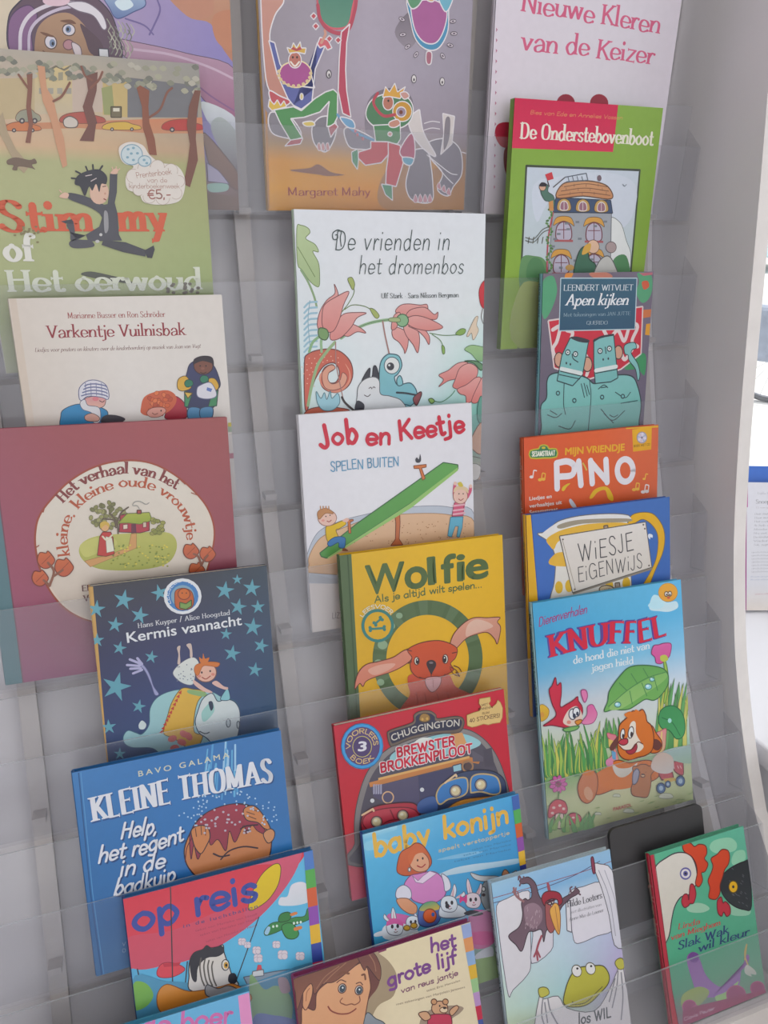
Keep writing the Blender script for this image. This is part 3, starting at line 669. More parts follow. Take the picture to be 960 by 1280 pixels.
# elephants' grey limbs
A.B([110,430, 130,420, 190,440, 230,500, 200,520, 130,505, 108,470], '#7c7880', **K); A.B([270,480, 300,440, 350,440, 362,480, 350,530, 320,570, 280,540], '#78747c', **K)
for x in (290, 305, 322): A.B([x, 545, x + 8, 535, x + 14, 560, x + 4, 564], '#b88c8c', ol=OL, w=.8)
A.B([390,490, 420,480, 500,520, 520,560, 460,560, 410,550], '#7f7a84', **K)
A.B([640,570, 700,560, 716,620, 724,700, 722,750, 690,762, 640,745, 622,690, 636,620], '#77727c', '#6f6870', **K)
A.B([700,540, 770,520, 825,560, 832,650, 800,700, 780,735, 740,710, 760,650, 720,600], '#77727c', **K)
A.L([700,580, 750,620, 790,650, 815,655], 1.2, OL); A.L([730,610, 770,660, 800,690], 1.2, OL); A.L([832,570, 850,576], 1.2, OL)
for i, x in enumerate((650, 668, 686, 704)): A.B([x, 752, x + 8, 728, x + 17, 752, x + 8, 760], '#b88890', ol=OL, w=.7)
for i, x in enumerate((738, 756, 774)): A.B([x, 700 + i * 12, x + 10, 684 + i * 10, x + 16, 712 + i * 10], '#b88890', ol=OL, w=.7)
A.B([632,450, 670,412, 676,430, 690,500, 735,585, 690,560, 650,510], '#c4bdbc', **K); A.P([760,425, 805,436, 795,540, 752,580, 764,500], '#c4bdbc', ol=OL); A.B([770,450, 788,446, 784,520, 764,560], '#7c767e')
for y in (455, 480): A.L([690, y + 8, 720, y, 750, y + 4], 1, OL)
# curtain king
A.B([78,0, 88,200, 110,340, 180,380, 195,350, 150,260, 112,150, 130,60, 165,0, 120,-60, 80,-40], '#b98c80', '#b07c70', **K)
A.B([110,340, 150,360, 190,380, 160,400, 120,385], '#b05058', **K); A.P([110,372, 128,392, 140,374, 152,396, 165,378, 175,400, 120,415, 106,400], '#c8a850', ol=OL)
A.P([108,152, 130,160, 150,240, 200,320, 280,330, 262,260, 290,160, 320,170, 282,260, 270,380, 230,410, 200,395, 180,370, 140,280], '#565c94', **K)
A.P([290,165, 300,140, 330,150, 345,180, 328,188, 318,172, 300,180], '#c0606a', **K); A.L([305,160, 320,130, 318,115], 3, '#c09080')
A.B([148,270, 170,240, 230,230, 265,260, 262,300, 230,325, 190,325, 155,300], '#9a4c84', ol='#d8c8a0', w=1.4)
for k in range(11): a = k * .33 + .0; A.E(205 + 60 * math.cos(a), 275 + 48 * math.sin(a), 7, 7, '#c8b48c', n=8)
A.E(206,225, 24,30, '#ac6c60', ol=OL); A.L([190,232, 206,248, 222,232], 1.8, '#d8d0c8'); A.E(198,215,4,5,'#3a2c2c',n=6); A.E(214,215,4,5,'#3a2c2c',n=6)
A.P([184,200, 176,178, 192,184, 200,160, 212,180, 226,156, 230,180, 248,180, 244,202, 214,196], '#c4a050', ol=OL); A.P([190,184, 200,176, 212,184, 226,174, 232,186, 212,192], '#a84850')
A.P([128,412, 200,400, 230,415, 280,370, 320,345, 350,335, 366,350, 365,440, 350,470, 325,475, 330,410, 335,380, 300,420, 240,440, 190,445, 234,516, 190,528, 150,460], '#4c8450', **K)
A.P([168,548, 190,525, 236,518, 226,540], '#a0545c', ol=OL); A.P([330,478, 355,462, 368,475, 340,515], '#a0646c', ol=OL); A.E(231,362,6,12,'#c8b87c',ol=OL)
A.B([235,460, 270,455, 280,470, 250,474], '#c8b468', **K)
# big trunk headdress left, ribbon
A.B([300,-30, 300,60, 330,100, 370,108, 405,95, 420,40, 420,-30], '#4c7c6c', '#5c8874', ol='#c05c68', w=2.2); A.L([292,20, 300,70, 330,110, 375,125, 410,105, 430,40, 436,0], 4, '#a84858')
A.P([380,120, 412,90, 400,160, 396,260, 400,340, 416,440, 385,425, 368,340, 372,220], '#a84458', **K)
for x, y in ((276,60),(284,98),(335,145),(368,150)): A.P([x, y - 12, x + 12, y, x, y + 14, x - 12, y], '#b05058', ol=OL)
A.E(333,278, 9,15, '#c8c4c4', ol='#4a444c'); A.E(334,282,3,7,'#3a343c')
# right elephant face
A.B([634,-20, 640,80, 660,150, 700,186, 745,180, 778,120, 782,40, 780,-20], '#4c86a8', **K); A.B([640,20, 655,110, 690,158, 735,160, 765,110, 775,40, 740,5, 690,0, 660,10], '#9c5c8c', **K)
A.B([625,-30, 690,-30, 670,20, 640,30], '#5c8c6c', **K); A.B([740,-30, 800,-30, 785,30, 765,40], '#6ca4b8', **K); A.B([690,-30, 730,-30, 725,5, 700,0], '#c4a070', **K)
for x, y, r in ((607,72,30),(610,130,-10),(628,175,-40),(660,205,-60),(760,210,60),(788,170,20),(802,126,0),(798,80,-10)): A.E(x, y, 12, 7, '#bcb4bc', rot=r, ol='#5c545c', w=.8); A.E(x, y, 5, 3, '#5a4c5c', rot=r, n=8)
A.B([700,195, 718,198, 716,236, 704,242, 697,225], '#9c6474', **K)
for x, y in ((652,296),(758,306)): A.E(x, y, 9, 15, '#c8c4c4', ol='#4a444c', w=.8); A.E(x, y + 3, 3, 6, '#3a343c', n=8)
# horn-blowing king
A.B([474,410, 500,370, 560,350, 620,360, 648,400, 640,450, 600,480, 520,480, 478,450], '#4a7454', **K)
A.P([500,470, 600,465, 602,520, 590,540, 508,530], '#4f7f58', ol=OL); A.E(562,503,8,8,'#c08c88',ol=OL)
A.P([490,530, 555,532, 560,575, 530,610, 470,620, 440,590, 445,570, 490,556], '#b04850', **K); A.P([555,532, 600,545, 612,610, 585,700, 546,690, 548,640, 556,580], '#b04850', **K)
A.P([418,570, 442,558, 444,600, 440,636, 420,606], '#4c8464', ol=OL); A.P([530,690, 570,695, 572,752, 545,730], '#4c8464', ol=OL)
A.E(555,385, 20,28, '#a86c5c', ol=OL); A.P([534,365, 545,325, 560,345, 580,312, 590,345, 620,325, 600,370, 560,362], '#c89848', ol=OL)
A.E(556,378,4,5,'#302828',n=6); A.E(608,418, 36,38, '#b98a3c', ol=OL); A.E(604,420, 18,19, '#8c7c8c', ol=OL); A.E(603,421,7,8,'#6a3a30',n=10)
A.L([516,350, 500,380, 512,410, 540,435, 580,430], 3.4, '#a84450'); A.B([560,458, 590,448, 600,465, 580,478, 560,474], '#b88474', ol=OL); A.B([600,350, 622,345, 634,362, 615,372], '#b88c84', ol=OL)
A.L([365,430, 400,470, 440,500, 500,525], 3, '#6c94b4'); A.B([375,440, 420,450, 430,480, 400,475], '#6c94b4', **K); A.B([600,560, 640,500, 655,540, 650,600, 610,590], '#a05068', **K); A.B([610,590, 650,595, 640,620, 615,612], '#5c94ac', **K)
for x, y in ((440,505),(460,520),(432,492)): A.E(x, y, 5, 7, '#b06c74', n=8)
A.B([186,638, 260,630, 294,616, 340,645, 392,656, 330,660, 290,654, 240,648], '#7f5848'); A.T('Margaret Mahy', [180,733, 490,733], 34, '#8c3020', 'serif', 1.7, part='author_lettering')
b.done()

b = Book('keizer', 'white picture book with curly pink title standing behind the green boat book', cover='#cac4ce', spine='#c0bac4')
A = b.art
A.base([(0, '#ccc6d0', '#c8c4ce', '#c8c2cc'), (.8, '#cac2cc', '#cac4cc', '#c6c0ca'), (1, '#bcb2b8', '#beb6bc', '#b8b0b8')])
A.crop(590, 0, 2.5946)
PK = '#c05c7c'
A.T('Nieuwe Kleren', [160,36, 385,72, 610,110], 62, PK, 'serif', 1.9, part='title_lettering', jitter=.8); A.T('van de Keizer', [160,160, 380,184, 590,208], 62, PK, 'serif', 1.9, part='title_lettering', jitter=.8)
A.E(304,335, 30,30, '#8c2c3c'); A.E(412,335, 30,30, '#8c2c3c'); A.B([75,440, 82,405, 115,396, 150,410, 150,470, 100,478], '#a02c40'); A.B([108,480, 150,480, 150,640, 125,600, 104,540], '#802434')
for k in range(16): A.P([78 - k * .5, 90 + k * 34, 83 - k * .5, 96 + k * 34, 78 - k * .5, 104 + k * 34], '#a86c84')
A.T('De', [300,-52, 380,-44], 62, PK, 'serif', 1.9, part='title_lettering')
b.done()

# ================================================================== second row, right
b = Book('onder', 'green paperback with a red title band and a drawn tower house', cover='#7c9c44', spine='#7c9c44', hard=False, pages='white')
A = b.art
A.base([(0, '#7a9a44', '#7c9c46'), (.5, '#7a9c3e', '#78983e'), (1, '#88a444', '#84a04c')])
A.crop(590, 0, 2.5946)
A.P([130,312, 474,340, 457,493, 120,480], '#b8284a', '#c03050')
A.T('Bies van Ede en Annelies Vossen', [188,370, 340,379, 488,388], 11, '#c88c5c', 'hand', 1.1, italic=.2, part='author_lettering')
A.T('De Onderstebovenboot', [157,448, 375,460, 588,472], 44, '#d4d0c4', 'serif', 1.9, part='title_lettering')
A.P([176,538, 544,552, 508,960, 500,1130, 150,1130, 158,900], '#b6c0cc', '#a8b8b4', ol='#3c4438', w=2.2)
A.B([200,600, 300,570, 440,560, 530,600, 520,700, 470,740, 400,640, 260,650, 210,720], '#bcc4d0')
A.B([160,840, 200,830, 240,850, 250,940, 160,940], '#5c8458'); A.B([180,860, 200,835, 228,850, 235,900, 180,905], '#4c7850')
A.B([440,720, 480,722, 500,780, 515,830, 500,900, 430,900], '#ccd0d0', ol='#6c7470', w=.7); A.B([460,840, 500,830, 510,905, 450,905], '#4c7c54')
A.P([262,690, 452,690, 448,905, 244,905], '#8f949c', '#9aa0a4', ol='#54565c', w=.8)
A.P([272,640, 450,650, 456,692, 262,688], '#3c4c68', ol='#2c3444', w=.8)
A.B([275,642, 290,600, 330,588, 390,588, 440,605, 452,645, 360,636], '#b88c68', '#b07c58', ol='#5c4438')
for y, x0, x1 in ((600,298,438),(614,288,444),(628,280,448)): A.L([x0, y + 6, (x0 + x1) / 2, y - 4, x1, y + 6], .7, '#6c4c3c')
for i in range(12): A.L([292 + i * 13, 596 + (i % 3) * 13, 292 + i * 13, 606 + (i % 3) * 13], .6, '#7c5848')
for x, y in ((298,666),(359,668),(419,670)):
    A.B([x - 20, y + 16, x - 18, y - 12, x, y - 22, x + 18, y - 12, x + 20, y + 16], '#b09058', ol='#4c3c34', w=.7); A.B([x - 11, y + 14, x - 11, y - 6, x, y - 14, x + 11, y - 6, x + 11, y + 14], '#8c6474', ol='#c8c4c0', w=.9); A.L([x, y - 12, x, y + 14], .7, '#c8c4c0')
for x, y in ((297,745),(395,748),(289,852),(395,850)):
    A.B([x - 34, y - 14, x - 24, y - 38, x, y - 44, x + 24, y - 38, x + 34, y - 12, x + 22, y - 20, x, y - 28, x - 22, y - 20], '#c09048', ol='#5c4c3c', w=.6)
    A.B([x - 22, y + 32, x - 22, y - 10, x, y - 26, x + 22, y - 10, x + 22, y + 32], '#a8a4b4', ol='#6c3c44', w=1.3); A.L([x, y - 24, x, y + 30], 1, '#6c3c44'); A.L([x - 20, y, x + 20, y], .8, '#6c3c44'); A.P([x - 30, y + 32, x + 30, y + 33, x + 30, y + 40, x - 30, y + 39], '#9c5458')
rr = random.Random(9)
for i in range(16): x = 255 + rr.random() * 190; y = 700 + rr.random() * 190; A.P([x, y, x + 12, y, x + 12, y + 7, x, y + 7], '#70757c')
A.L([262,690, 246,780, 242,905], 2, '#a04c58')
for i in range(26): y = 680 + i * 9; A.E(250 + math.sin(i) * 8, y, 6, 4, ('#4c7044', '#5f8450')[i % 2], rot=i * 40, n=6)
A.L([300,575, 370,562, 375,585, 305,590], 1, '#58606c', sm=False)
for x in (310,325,340,355): A.L([x, 572, x + 4, 588], .9, '#58606c')
A.B([222,610, 232,596, 246,602, 246,622, 262,634, 268,655, 262,680, 250,678, 250,655, 236,650, 224,630], '#4c6c60', ol='#2c3434', w=.6); A.E(228,606,11,13,'#c09a84',ol='#3c3030',w=.6); A.B([218,604, 224,592, 238,594, 240,604], '#2c2830'); A.P([236,566, 258,558, 264,580, 244,586], '#b83c44'); A.L([244,586, 250,606], 1, '#3c3030'); A.L([262,608, 300,576], 1, '#3c3030'); A.P([248,655, 262,650, 264,684, 250,684], '#b88450')
for d in (0, 10): A.L([172,770 + d, 200,775 + d, 228,745 + d, 250,735 + d], .8, '#4c4c40')
for x in (185, 200, 215, 230): A.L([x, 768, x - 4, 790], .9, '#4c4c40')
A.B([330,905, 345,820, 370,800, 380,840, 400,860, 395,905], '#3c6450', ol='#283c34'); A.E(392,800,20,22,'#c8a890',ol='#5c4440',w=.7); A.B([356,826, 364,798, 384,790, 380,815], '#c09848')
A.B([396,905, 410,850, 440,830, 462,860, 470,905], '#b4b4b0', ol='#5c5c5c'); A.E(450,802,17,18,'#9c8c8c',ol='#54484c',w=.7); A.E(316,868,14,10,'#b08c54'); A.E(412,578,7,10,'#6c5c64')
A.B([155,930, 250,920, 400,930, 505,925, 500,1128, 150,1128], '#9aa864', '#8c9c58')
A.L([488,598, 494,604, 500,598], .8, '#6c7480')
b.done()
# ================================================================== left column
b = Book('vark', 'cream picture book titled in dark red above three drawn children', cover='#c8c2bc', spine='#bcb4a8')
A = b.art
A.base([(0, '#c4bcb4', '#cac5c0', '#c8c3be'), (.4, '#c2bab2', '#cac6c2', '#c6c2be'), (.75, '#b8aca0', '#c6c2c0', '#bfbab6'), (1, '#b4a698', '#c0bab4', '#b4aeaa')])
A.crop(0, 350, 3)
A.P([34,68, 60,67, 130,545, 100,548], '#c0b4a8'); 
DR = '#8c3c40'
A.T('Marianne Busser en Ron Schröder', [255,144, 440,141, 620,138], 20, '#8c4440', 'serif', 1.3, part='author_lettering')
A.T('Varkentje Vuilnisbak', [180,217, 440,212, 698,206], 42, '#843038', 'serif', 1.5, part='title_lettering')
A.T('Liedjes voor peuters en kleuters over de kinderboerderij op muziek van Joan van Vugt', [131,270, 440,263, 752,254], 14, '#6c4c48', 'serif', 1.2, italic=.25, part='author_lettering')
# child with striped hat
A.B([228,510, 240,485, 290,466, 350,470, 400,490, 402,520, 390,560, 240,560], '#2c7cac', '#286c98', ol='#2c4050', w=1)
A.B([310,455, 330,440, 390,435, 392,470, 360,482, 320,476], '#c0888c', '#c8a090', ol='#5c4448', w=.8); A.B([300,460, 318,448, 330,470, 372,480, 375,530, 350,535, 345,500, 310,485], '#c4c4c8', ol='#54586c', w=.8)
A.B([296,440, 298,405, 325,380, 360,376, 395,392, 408,425, 404,448, 380,440, 330,436, 306,452], '#c4c4cc', ol='#54587c', w=1)
for y, a in ((395, 12), (407, 8), (419, 4), (431, 0)): A.L([304 + a, y + 4, 330, y - 3, 360, y - 5, 395, y + 2, 404 - a * .3, y + 8], 1.5, '#5c6088')
for x in (320, 340, 360, 380): A.L([x, 386, x + 2, 434], .8, '#6c7090')
A.L([372,452, 384,458, 392,452], 1, '#4c3034'); A.E(358,446,12,8,'#c4747c'); A.B([318,510, 345,500, 372,515, 365,530, 325,528], '#c09488', ol='#4c3c3c', w=.8); A.B([380,520, 400,506, 440,508, 470,522, 440,540, 385,540], '#38343c')
# red-haired child
rr = random.Random(4)
A.B([630,480, 640,445, 660,436, 690,460, 702,500, 690,520, 620,520], '#a02838', '#8c2434', ol='#4c2028', w=1)
A.B([528,480, 540,440, 580,420, 630,414, 660,436, 655,470, 620,500, 560,510, 530,500], '#b4583c')
for i in range(34):
    a = rr.random() * 6.3; r = rr.random(); A.E(592 + 58 * r * math.cos(a), 462 + 44 * r * math.sin(a), 10, 8, ('#bc5c38', '#a84c34', '#c46c44')[i % 3], rot=i * 30, ol='#8c3c2c', w=.6, n=10)
A.B([550,498, 570,480, 610,478, 622,492, 600,512, 565,514], '#c48c80', ol='#6c3c34', w=.7); A.L([570,498, 580,504, 592,500], .9, '#6c3c34'); A.E(604,490,3,4,'#3c2c2c',n=6)
# child in navy coat
A.B([690,400, 700,350, 715,312, 760,300, 800,320, 822,370, 824,400, 800,430, 800,478, 700,478, 706,430], '#34385c', '#2c3050', ol='#20243c', w=1)
A.B([664,395, 670,370, 695,360, 712,380, 716,404, 690,416, 670,412], '#c09840', ol='#4c4030', w=.9); A.B([782,372, 805,370, 820,395, 812,412, 790,408], '#c09840', ol='#4c4030', w=.9)
A.P([692,415, 720,425, 716,440, 704,476, 692,474], '#3c7c54', ol='#2c3c3c'); A.P([790,440, 818,410, 812,472, 780,476], '#3c7c54', ol='#2c3c3c'); A.P([690,420, 722,424, 704,444], '#c0a048', ol='#4c4030')
A.E(762,322, 36,32, '#6c4438', ol='#34242c'); A.B([724,318, 728,296, 760,284, 795,290, 802,320, 792,312, 760,304, 735,312], '#2c242c'); A.E(750,322,3,3,'#18141c',n=6); A.E(772,322,3,3,'#18141c',n=6); A.E(760,332,7,5,'#7c5044'); A.L([750,346,762,350,774,345],1.1,'#38201c')
A.B([738,410, 750,395, 790,385, 812,432, 780,446, 742,438], '#c4c4cc', ol='#5c607c', w=1); A.P([776,402, 796,408, 790,420, 774,414], '#5c70a8')
for x, y in ((708,388),(766,372)): A.B([x - 16, y - 4, x - 6, y - 14, x + 12, y - 10, x + 14, y + 6, x - 4, y + 14, x - 14, y + 8], '#2c6c54', ol='#1c3830', w=.8)
A.B([708,480, 750,482, 748,520, 706,520], '#4c7ca0', ol='#2c3c54'); A.B([752,482, 796,478, 792,520, 754,520], '#4c7ca0', ol='#2c3c54')
A.crop(0, 500, 3.0)
for y, c in ((85, '#b4a44c'), (100, '#8c9c8c'), (200, '#9c5c6c')): A.P([855, y, 885, y - 2, 885, y + 18, 855, y + 20], c)
b.done()

b = Book('verhaal', 'large dark red picture book with an oval cottage scene and teal cloth spine', cover='#8c4a54', spine='#4c6870', thick=0.0095)
A = b.art
A.base([(0, '#8c505c', '#8c4a50', '#904c50', '#8c4c4c'), (.5, '#8c4c60', '#8a4858', '#8a4654', '#864852'), (.8, '#8a4c66', '#84465c', '#864458', '#804454'), (1, '#86486a', '#864a68', '#80445c', '#7c4458')])
A.crop(0, 510, 2.743)
A.P([-120,60, -35,60, 80,945, 10,955], '#586c74', '#4c7078')
A.L([-35,60, 80,945], 1.5, '#6c4450', sm=False)
A.B([122,420, 135,370, 170,320, 240,250, 330,200, 430,180, 520,190, 600,230, 670,290, 715,350, 735,420, 725,500, 690,600, 600,700, 480,740, 330,735, 240,700, 180,640, 140,560, 122,480], '#c6c0b6', '#c8b8a8', ol='#8c4434', w=2.4)
A.B([130,425, 145,372, 180,322, 248,256, 335,208, 430,188, 515,198, 595,238, 662,296, 706,352, 726,420, 717,498, 682,594, 598,692, 480,731, 333,727, 246,692, 188,634, 149,556, 130,480], '#c8c3b9', '#bdb0a4')
A.T('Het verhaal van het', [218,325, 290,262, 380,232, 445,225, 530,242, 605,280], 36, '#743434', 'serif', 2.2, part='title_lettering')
A.T('kleine, kleine oude vrouwtje', [240,505, 232,430, 262,355, 330,300, 430,270, 530,285, 610,345, 635,400, 640,455], 34, '#a04e34', 'serif', 2.1, part='title_lettering')
A.B([272,500, 280,465, 330,440, 440,430, 560,425, 600,445, 604,490, 570,535, 480,555, 360,555, 300,535], '#a8a860', '#94984c')
A.B([275,470, 330,445, 380,440, 400,470, 330,500, 290,510], '#b0b068'); A.P([450,432, 468,430, 468,480, 420,500, 310,545, 290,525, 380,500, 440,480], '#b88c5c', ol='#8c6c44', w=.6)
for i in range(90):
    x = 380 + rr.random() * 200; y = 470 + rr.random() * 75; A.E(x, y, 4, 3, ('#6c7c3c', '#c0b450', '#84883c')[i % 3], n=5)
for i in range(46):
    a = rr.random() * 6.3; r = rr.random() ** .5; A.E(370 + 62 * r * math.cos(a), 368 + 44 * r * math.sin(a), 9, 7, ('#7c7c50', '#8c8c5c', '#6c6c48')[i % 3], rot=i * 25, ol='#54503c', w=.5, n=8)
for p in ([405,430, 400,390, 375,360], [400,395, 415,360, 440,340], [398,410, 390,385, 355,380]): A.L(p, 2, '#5c5044')
A.P([408,425, 412,368, 438,362, 512,360, 512,420, 480,428], '#9c3844', ol='#4c2c2c', w=1); A.P([404,395, 436,362, 512,358, 522,385, 480,398, 440,394], '#98a048', '#84943c', ol='#5c6438', w=1)
A.P([450,398, 466,396, 468,428, 450,430], '#5c3040'); A.P([422,400, 438,398, 438,414, 422,416], '#c8b8a8', ol='#5c3034', w=.8); A.P([490,392, 502,390, 502,408, 490,410], '#b8a898', ol='#5c3034', w=.8)
A.P([470,362, 470,350, 484,350, 484,362], '#9c4844', ol='#4c2c2c'); A.L([478,346, 470,335, 455,334, 462,322, 480,320, 500,330, 512,324], 1.1, '#8c8c88')
for i in range(18): A.E(540 + rr.random() * 40 - 20, 405 + rr.random() * 50 - 25, 9, 7, ('#7c8044', '#8c8c50')[i % 2], ol='#545434', w=.5, n=8)
A.P([342,440, 352,425, 380,425, 388,445, 392,500, 364,508, 334,505], '#a83c38', ol='#4c2c24', w=.8); A.P([362,440, 384,445, 392,490, 366,496], '#c8c8b8', ol='#7c7468', w=.6); A.E(360,408,14,15,'#c49c70',ol='#6c4c34',w=.7); A.B([346,412, 344,395, 360,388, 374,396, 374,408, 362,400], '#b89c4c'); A.L([352,440, 366,452, 384,436], 2.2, '#c4c0a8')
for cx, cy, r in ((158,520,30),(220,545,32),(138,582,28),(655,490,27),(712,500,27),(675,555,27)):
    A.B([cx - r, cy, cx - r * .7, cy - r * .8, cx, cy - r * .75, cx + r * .2, cy - r, cx + r * .7, cy - r * .5, cx + r, cy + r * .1, cx + r * .5, cy + r * .8, cx - r * .1, cy + r, cx - r * .7, cy + r * .7], '#b4603c', '#a8543c', ol='#6c3428', w=1.2)
    A.L([cx - r * .5, cy + r * .5, cx + r * .5, cy - r * .5], .8, '#7c3c2c')
for p in ([170,610, 185,560, 165,530], [186,575, 215,555], [170,608, 150,590], [690,540, 680,510, 664,500], [690,540, 700,520, 712,505]): A.L(p, 3, '#7c5040')
for p in ([155,335, 148,358], [605,234, 635,262], [655,290, 680,300], [120,480, 135,470]): A.L(p, 1.2, '#8c4434')
A.T('EEN', [282,628, 340,622], 20, '#5c3438', 'serif', 1.8, part='author_lettering'); A.T('VERHAAL', [288,662, 420,645], 20, '#5c3438', 'serif', 1.8, part='author_lettering')
b.done()

b = Book('kermis', 'dark blue picture book with teal stars and a girl riding a white elephant', cover='#2c3448', spine='#b08c50', hard=False)
A = b.art
A.base([(0, '#34343c', '#32343e', '#34404c'), (.3, '#2c3050', '#34385a', '#34445c'), (.55, '#2c3860', '#30406c', '#2c4460'), (.85, '#34486c', '#304868', '#2c4c68'), (1, '#343c54', '#344458', '#2c4454')])
A.crop(90, 690, 3.4286)
A.P([70,150, 90,148, 148,830, 158,920, 140,920], '#b08c50'); A.P([72,152, 76,152, 140,830, 132,830], '#9c7c4c')
TE = '#5890a0'
for x, y, r, a in ((222,205,44,10),(375,175,36,-15),(105,245,38,5),(290,272,38,12),(185,312,34,8),(108,378,30,0),(204,412,30,12),(340,450,28,10),(190,578,62,14),(286,662,30,12),(158,750,32,-5),(205,865,26,0),(655,165,40,8),(708,118,22,0),(770,155,38,5),(712,235,36,12),(797,236,30,-4),(775,322,40,6),(660,352,26,5),(810,402,32,15),(686,435,36,10),(784,505,32,8)):
    A.star(x, y, r * 1.06, TE, a, .36)
A.part('round_sticker'); A.E(474,190, 81,77, '#c8ccd0'); A.E(474,190, 68,64, '#3c70a8'); A.E(474,190, 50,48, '#7494a8')
A.T('LEESLEEUW', [424,222, 415,180, 440,140, 480,126, 520,145], 12, '#c8ccd0', 'round', 1.6)
A.B([440,200, 445,165, 480,155, 512,170, 522,210, 510,240, 470,248, 445,235], '#a8542c', ol='#5c3020', w=.9); A.E(480,180, 26,24, '#b4602c', ol='#6c3020'); A.P([462,215, 488,222, 512,205, 512,232, 488,246, 462,240], '#6c8c4c', ol='#34442c'); A.E(472,176,3,3,'#301c18',n=6); A.E(490,176,3,3,'#301c18',n=6)
A.part('illustration')
A.T('Hans Kuyper / Alice Hoogstad', [284,326, 480,296, 680,268], 20, '#c0c4c8', 'serif', 1.5, part='author_lettering', track=1.5)
A.T('Kermis vannacht', [238,389, 480,350, 728,312], 44, '#ccd0d4', 'sans', .35, part='title_lettering')
# elephant
A.B([220,790, 240,765, 275,775, 300,780, 330,740, 335,670, 370,620, 440,592, 520,590, 600,600, 640,620, 700,640, 720,690, 712,770, 700,840, 640,900, 520,900, 420,900, 380,868, 340,840, 260,838, 225,820], '#8cb4b8', '#84a4ac', ol='#34586c', w=1)
A.B([470,585, 520,588, 570,600, 540,640, 525,700, 524,770, 560,790, 520,850, 440,800, 392,775, 410,700, 430,640], '#c4a048', '#b8903c', ol='#5c5030', w=1)
A.B([500,590, 560,598, 580,612, 560,620, 500,606], '#7c9c6c')
for i in range(11):
    x = 470 - i * 8; y = 592 + i * 17; A.P([x, y, x - 16, y + 12, x - 2, y + 18], '#a83c34')
for x, y in ((430,800),(470,815),(500,790),(440,840),(480,780)): A.E(x, y, 14, 20, '#b8605c', rot=x)
A.B([540,680, 560,630, 600,605, 625,640, 660,630, 700,645, 720,690, 714,770, 690,830, 640,860, 580,800, 545,775, 528,730], '#bcc4c4', '#b0bcc0', ol='#2c3c54', w=1.2)
A.B([555,690, 575,660, 600,640, 610,680, 580,720, 560,725], '#8cb4b0'); A.B([585,645, 600,640, 606,665, 595,680], '#2c3448'); A.B([636,632, 652,600, 668,585, 678,625, 665,636], '#7cb0b8', ol='#2c3c54', w=1)
A.E(670,733, 9,18, '#a0acb0', ol='#3c444c'); A.E(712,740, 6,16, '#a0acb0', ol='#3c444c'); A.L([545,768, 570,778, 590,772], 1.4, '#3c444c')
A.B([286,740, 300,722, 318,738, 310,758, 290,758], '#b8c4c4')
A.B([355,612, 340,570, 318,520, 300,495, 280,480, 290,470, 316,495, 335,530, 350,575, 372,608], '#8c90b4', ol='#4c5078', w=.8)
for p in ([300,505, 262,520], [295,498, 250,500], [290,488, 236,484], [292,478, 248,460], [300,480, 280,455]): A.L(p, 3, '#a0a0c0')
A.B([432,520, 450,490, 490,460, 525,452, 545,480, 530,520, 520,565, 490,568, 455,550], '#c4c8c4', '#b8c0c0', ol='#54586c', w=.8)
for i in range(20): A.E(450 + rr.random() * 70, 480 + rr.random() * 75, 3, 3, '#6c7484', n=5)
A.B([450,410, 464,402, 462,430, 464,476, 452,478, 456,440], '#b8a8a0'); A.B([490,398, 508,392, 514,410, 516,448, 506,450, 504,420], '#b8a8a0')
A.B([520,548, 540,560, 570,582, 600,598, 594,604, 560,595, 524,568], '#c4a49c'); A.B([600,560, 620,552, 650,575, 668,580, 664,590, 640,585, 612,572], '#c4a49c')
A.E(573,515, 46,42, '#c8a090', ol='#6c4c44'); A.B([524,510, 530,485, 560,474, 600,470, 632,476, 622,492, 590,488, 560,490, 540,530], '#b86c38', ol='#8c4824', w=.7)
A.B([552,475, 545,450, 558,458, 562,434, 570,456, 588,452, 578,474], '#b86c38'); A.E(556,516,4,5,'#2c2430',n=7); A.E(592,510,4,5,'#2c2430',n=7); A.L([556,536,574,544,594,530],1.3,'#8c3c34'); A.E(545,532,8,6,'#c07c70'); A.E(604,524,8,6,'#c07c70')
b.done()

b = Book('thomas', 'blue picture book with white capital title and a boy in the shower', cover='#2c6094', spine='#2c6094')
A = b.art
A.base([(0, '#3870a8', '#2c68a4', '#3468a0'), (.4, '#2c649c', '#2c68a4', '#30649c'), (.75, '#2c6094', '#2c5f98', '#3070a8'), (1, '#3c6894', '#305f90', '#2c5c8c')])
A.crop(60, 890, 2.8235)
A.L([108,215, 150,640, 190,930], 1.4, '#1f4c7c', sm=False); A.L([116,213, 158,640, 198,930], 1, '#4c84b4', sm=False)
for i in range(26): x = 560 + rr.random() * 110; y = 100 + rr.random() * 120; A.L([x, y, x - 6 + (x - 600) * .1, y + 90], 1.2 + rr.random() * 1.6, ('#5c9cc4', '#8cb4d0', '#4c8cbc')[i % 3], sm=False)
W = '#c8ccd4'
A.T('BAVO GALAMA', [320,228, 480,196, 640,160], 20, '#b8bca8', 'sans', .3, track=.45, part='author_lettering')
A.T('KLEINE THOMAS', [166,392, 440,322, 804,246], 82, '#24487c', 'serif', 1.9, part='title_lettering'); A.T('KLEINE THOMAS', [162,386, 440,318, 800,242], 82, W, 'serif', 1.9, part='title_lettering')
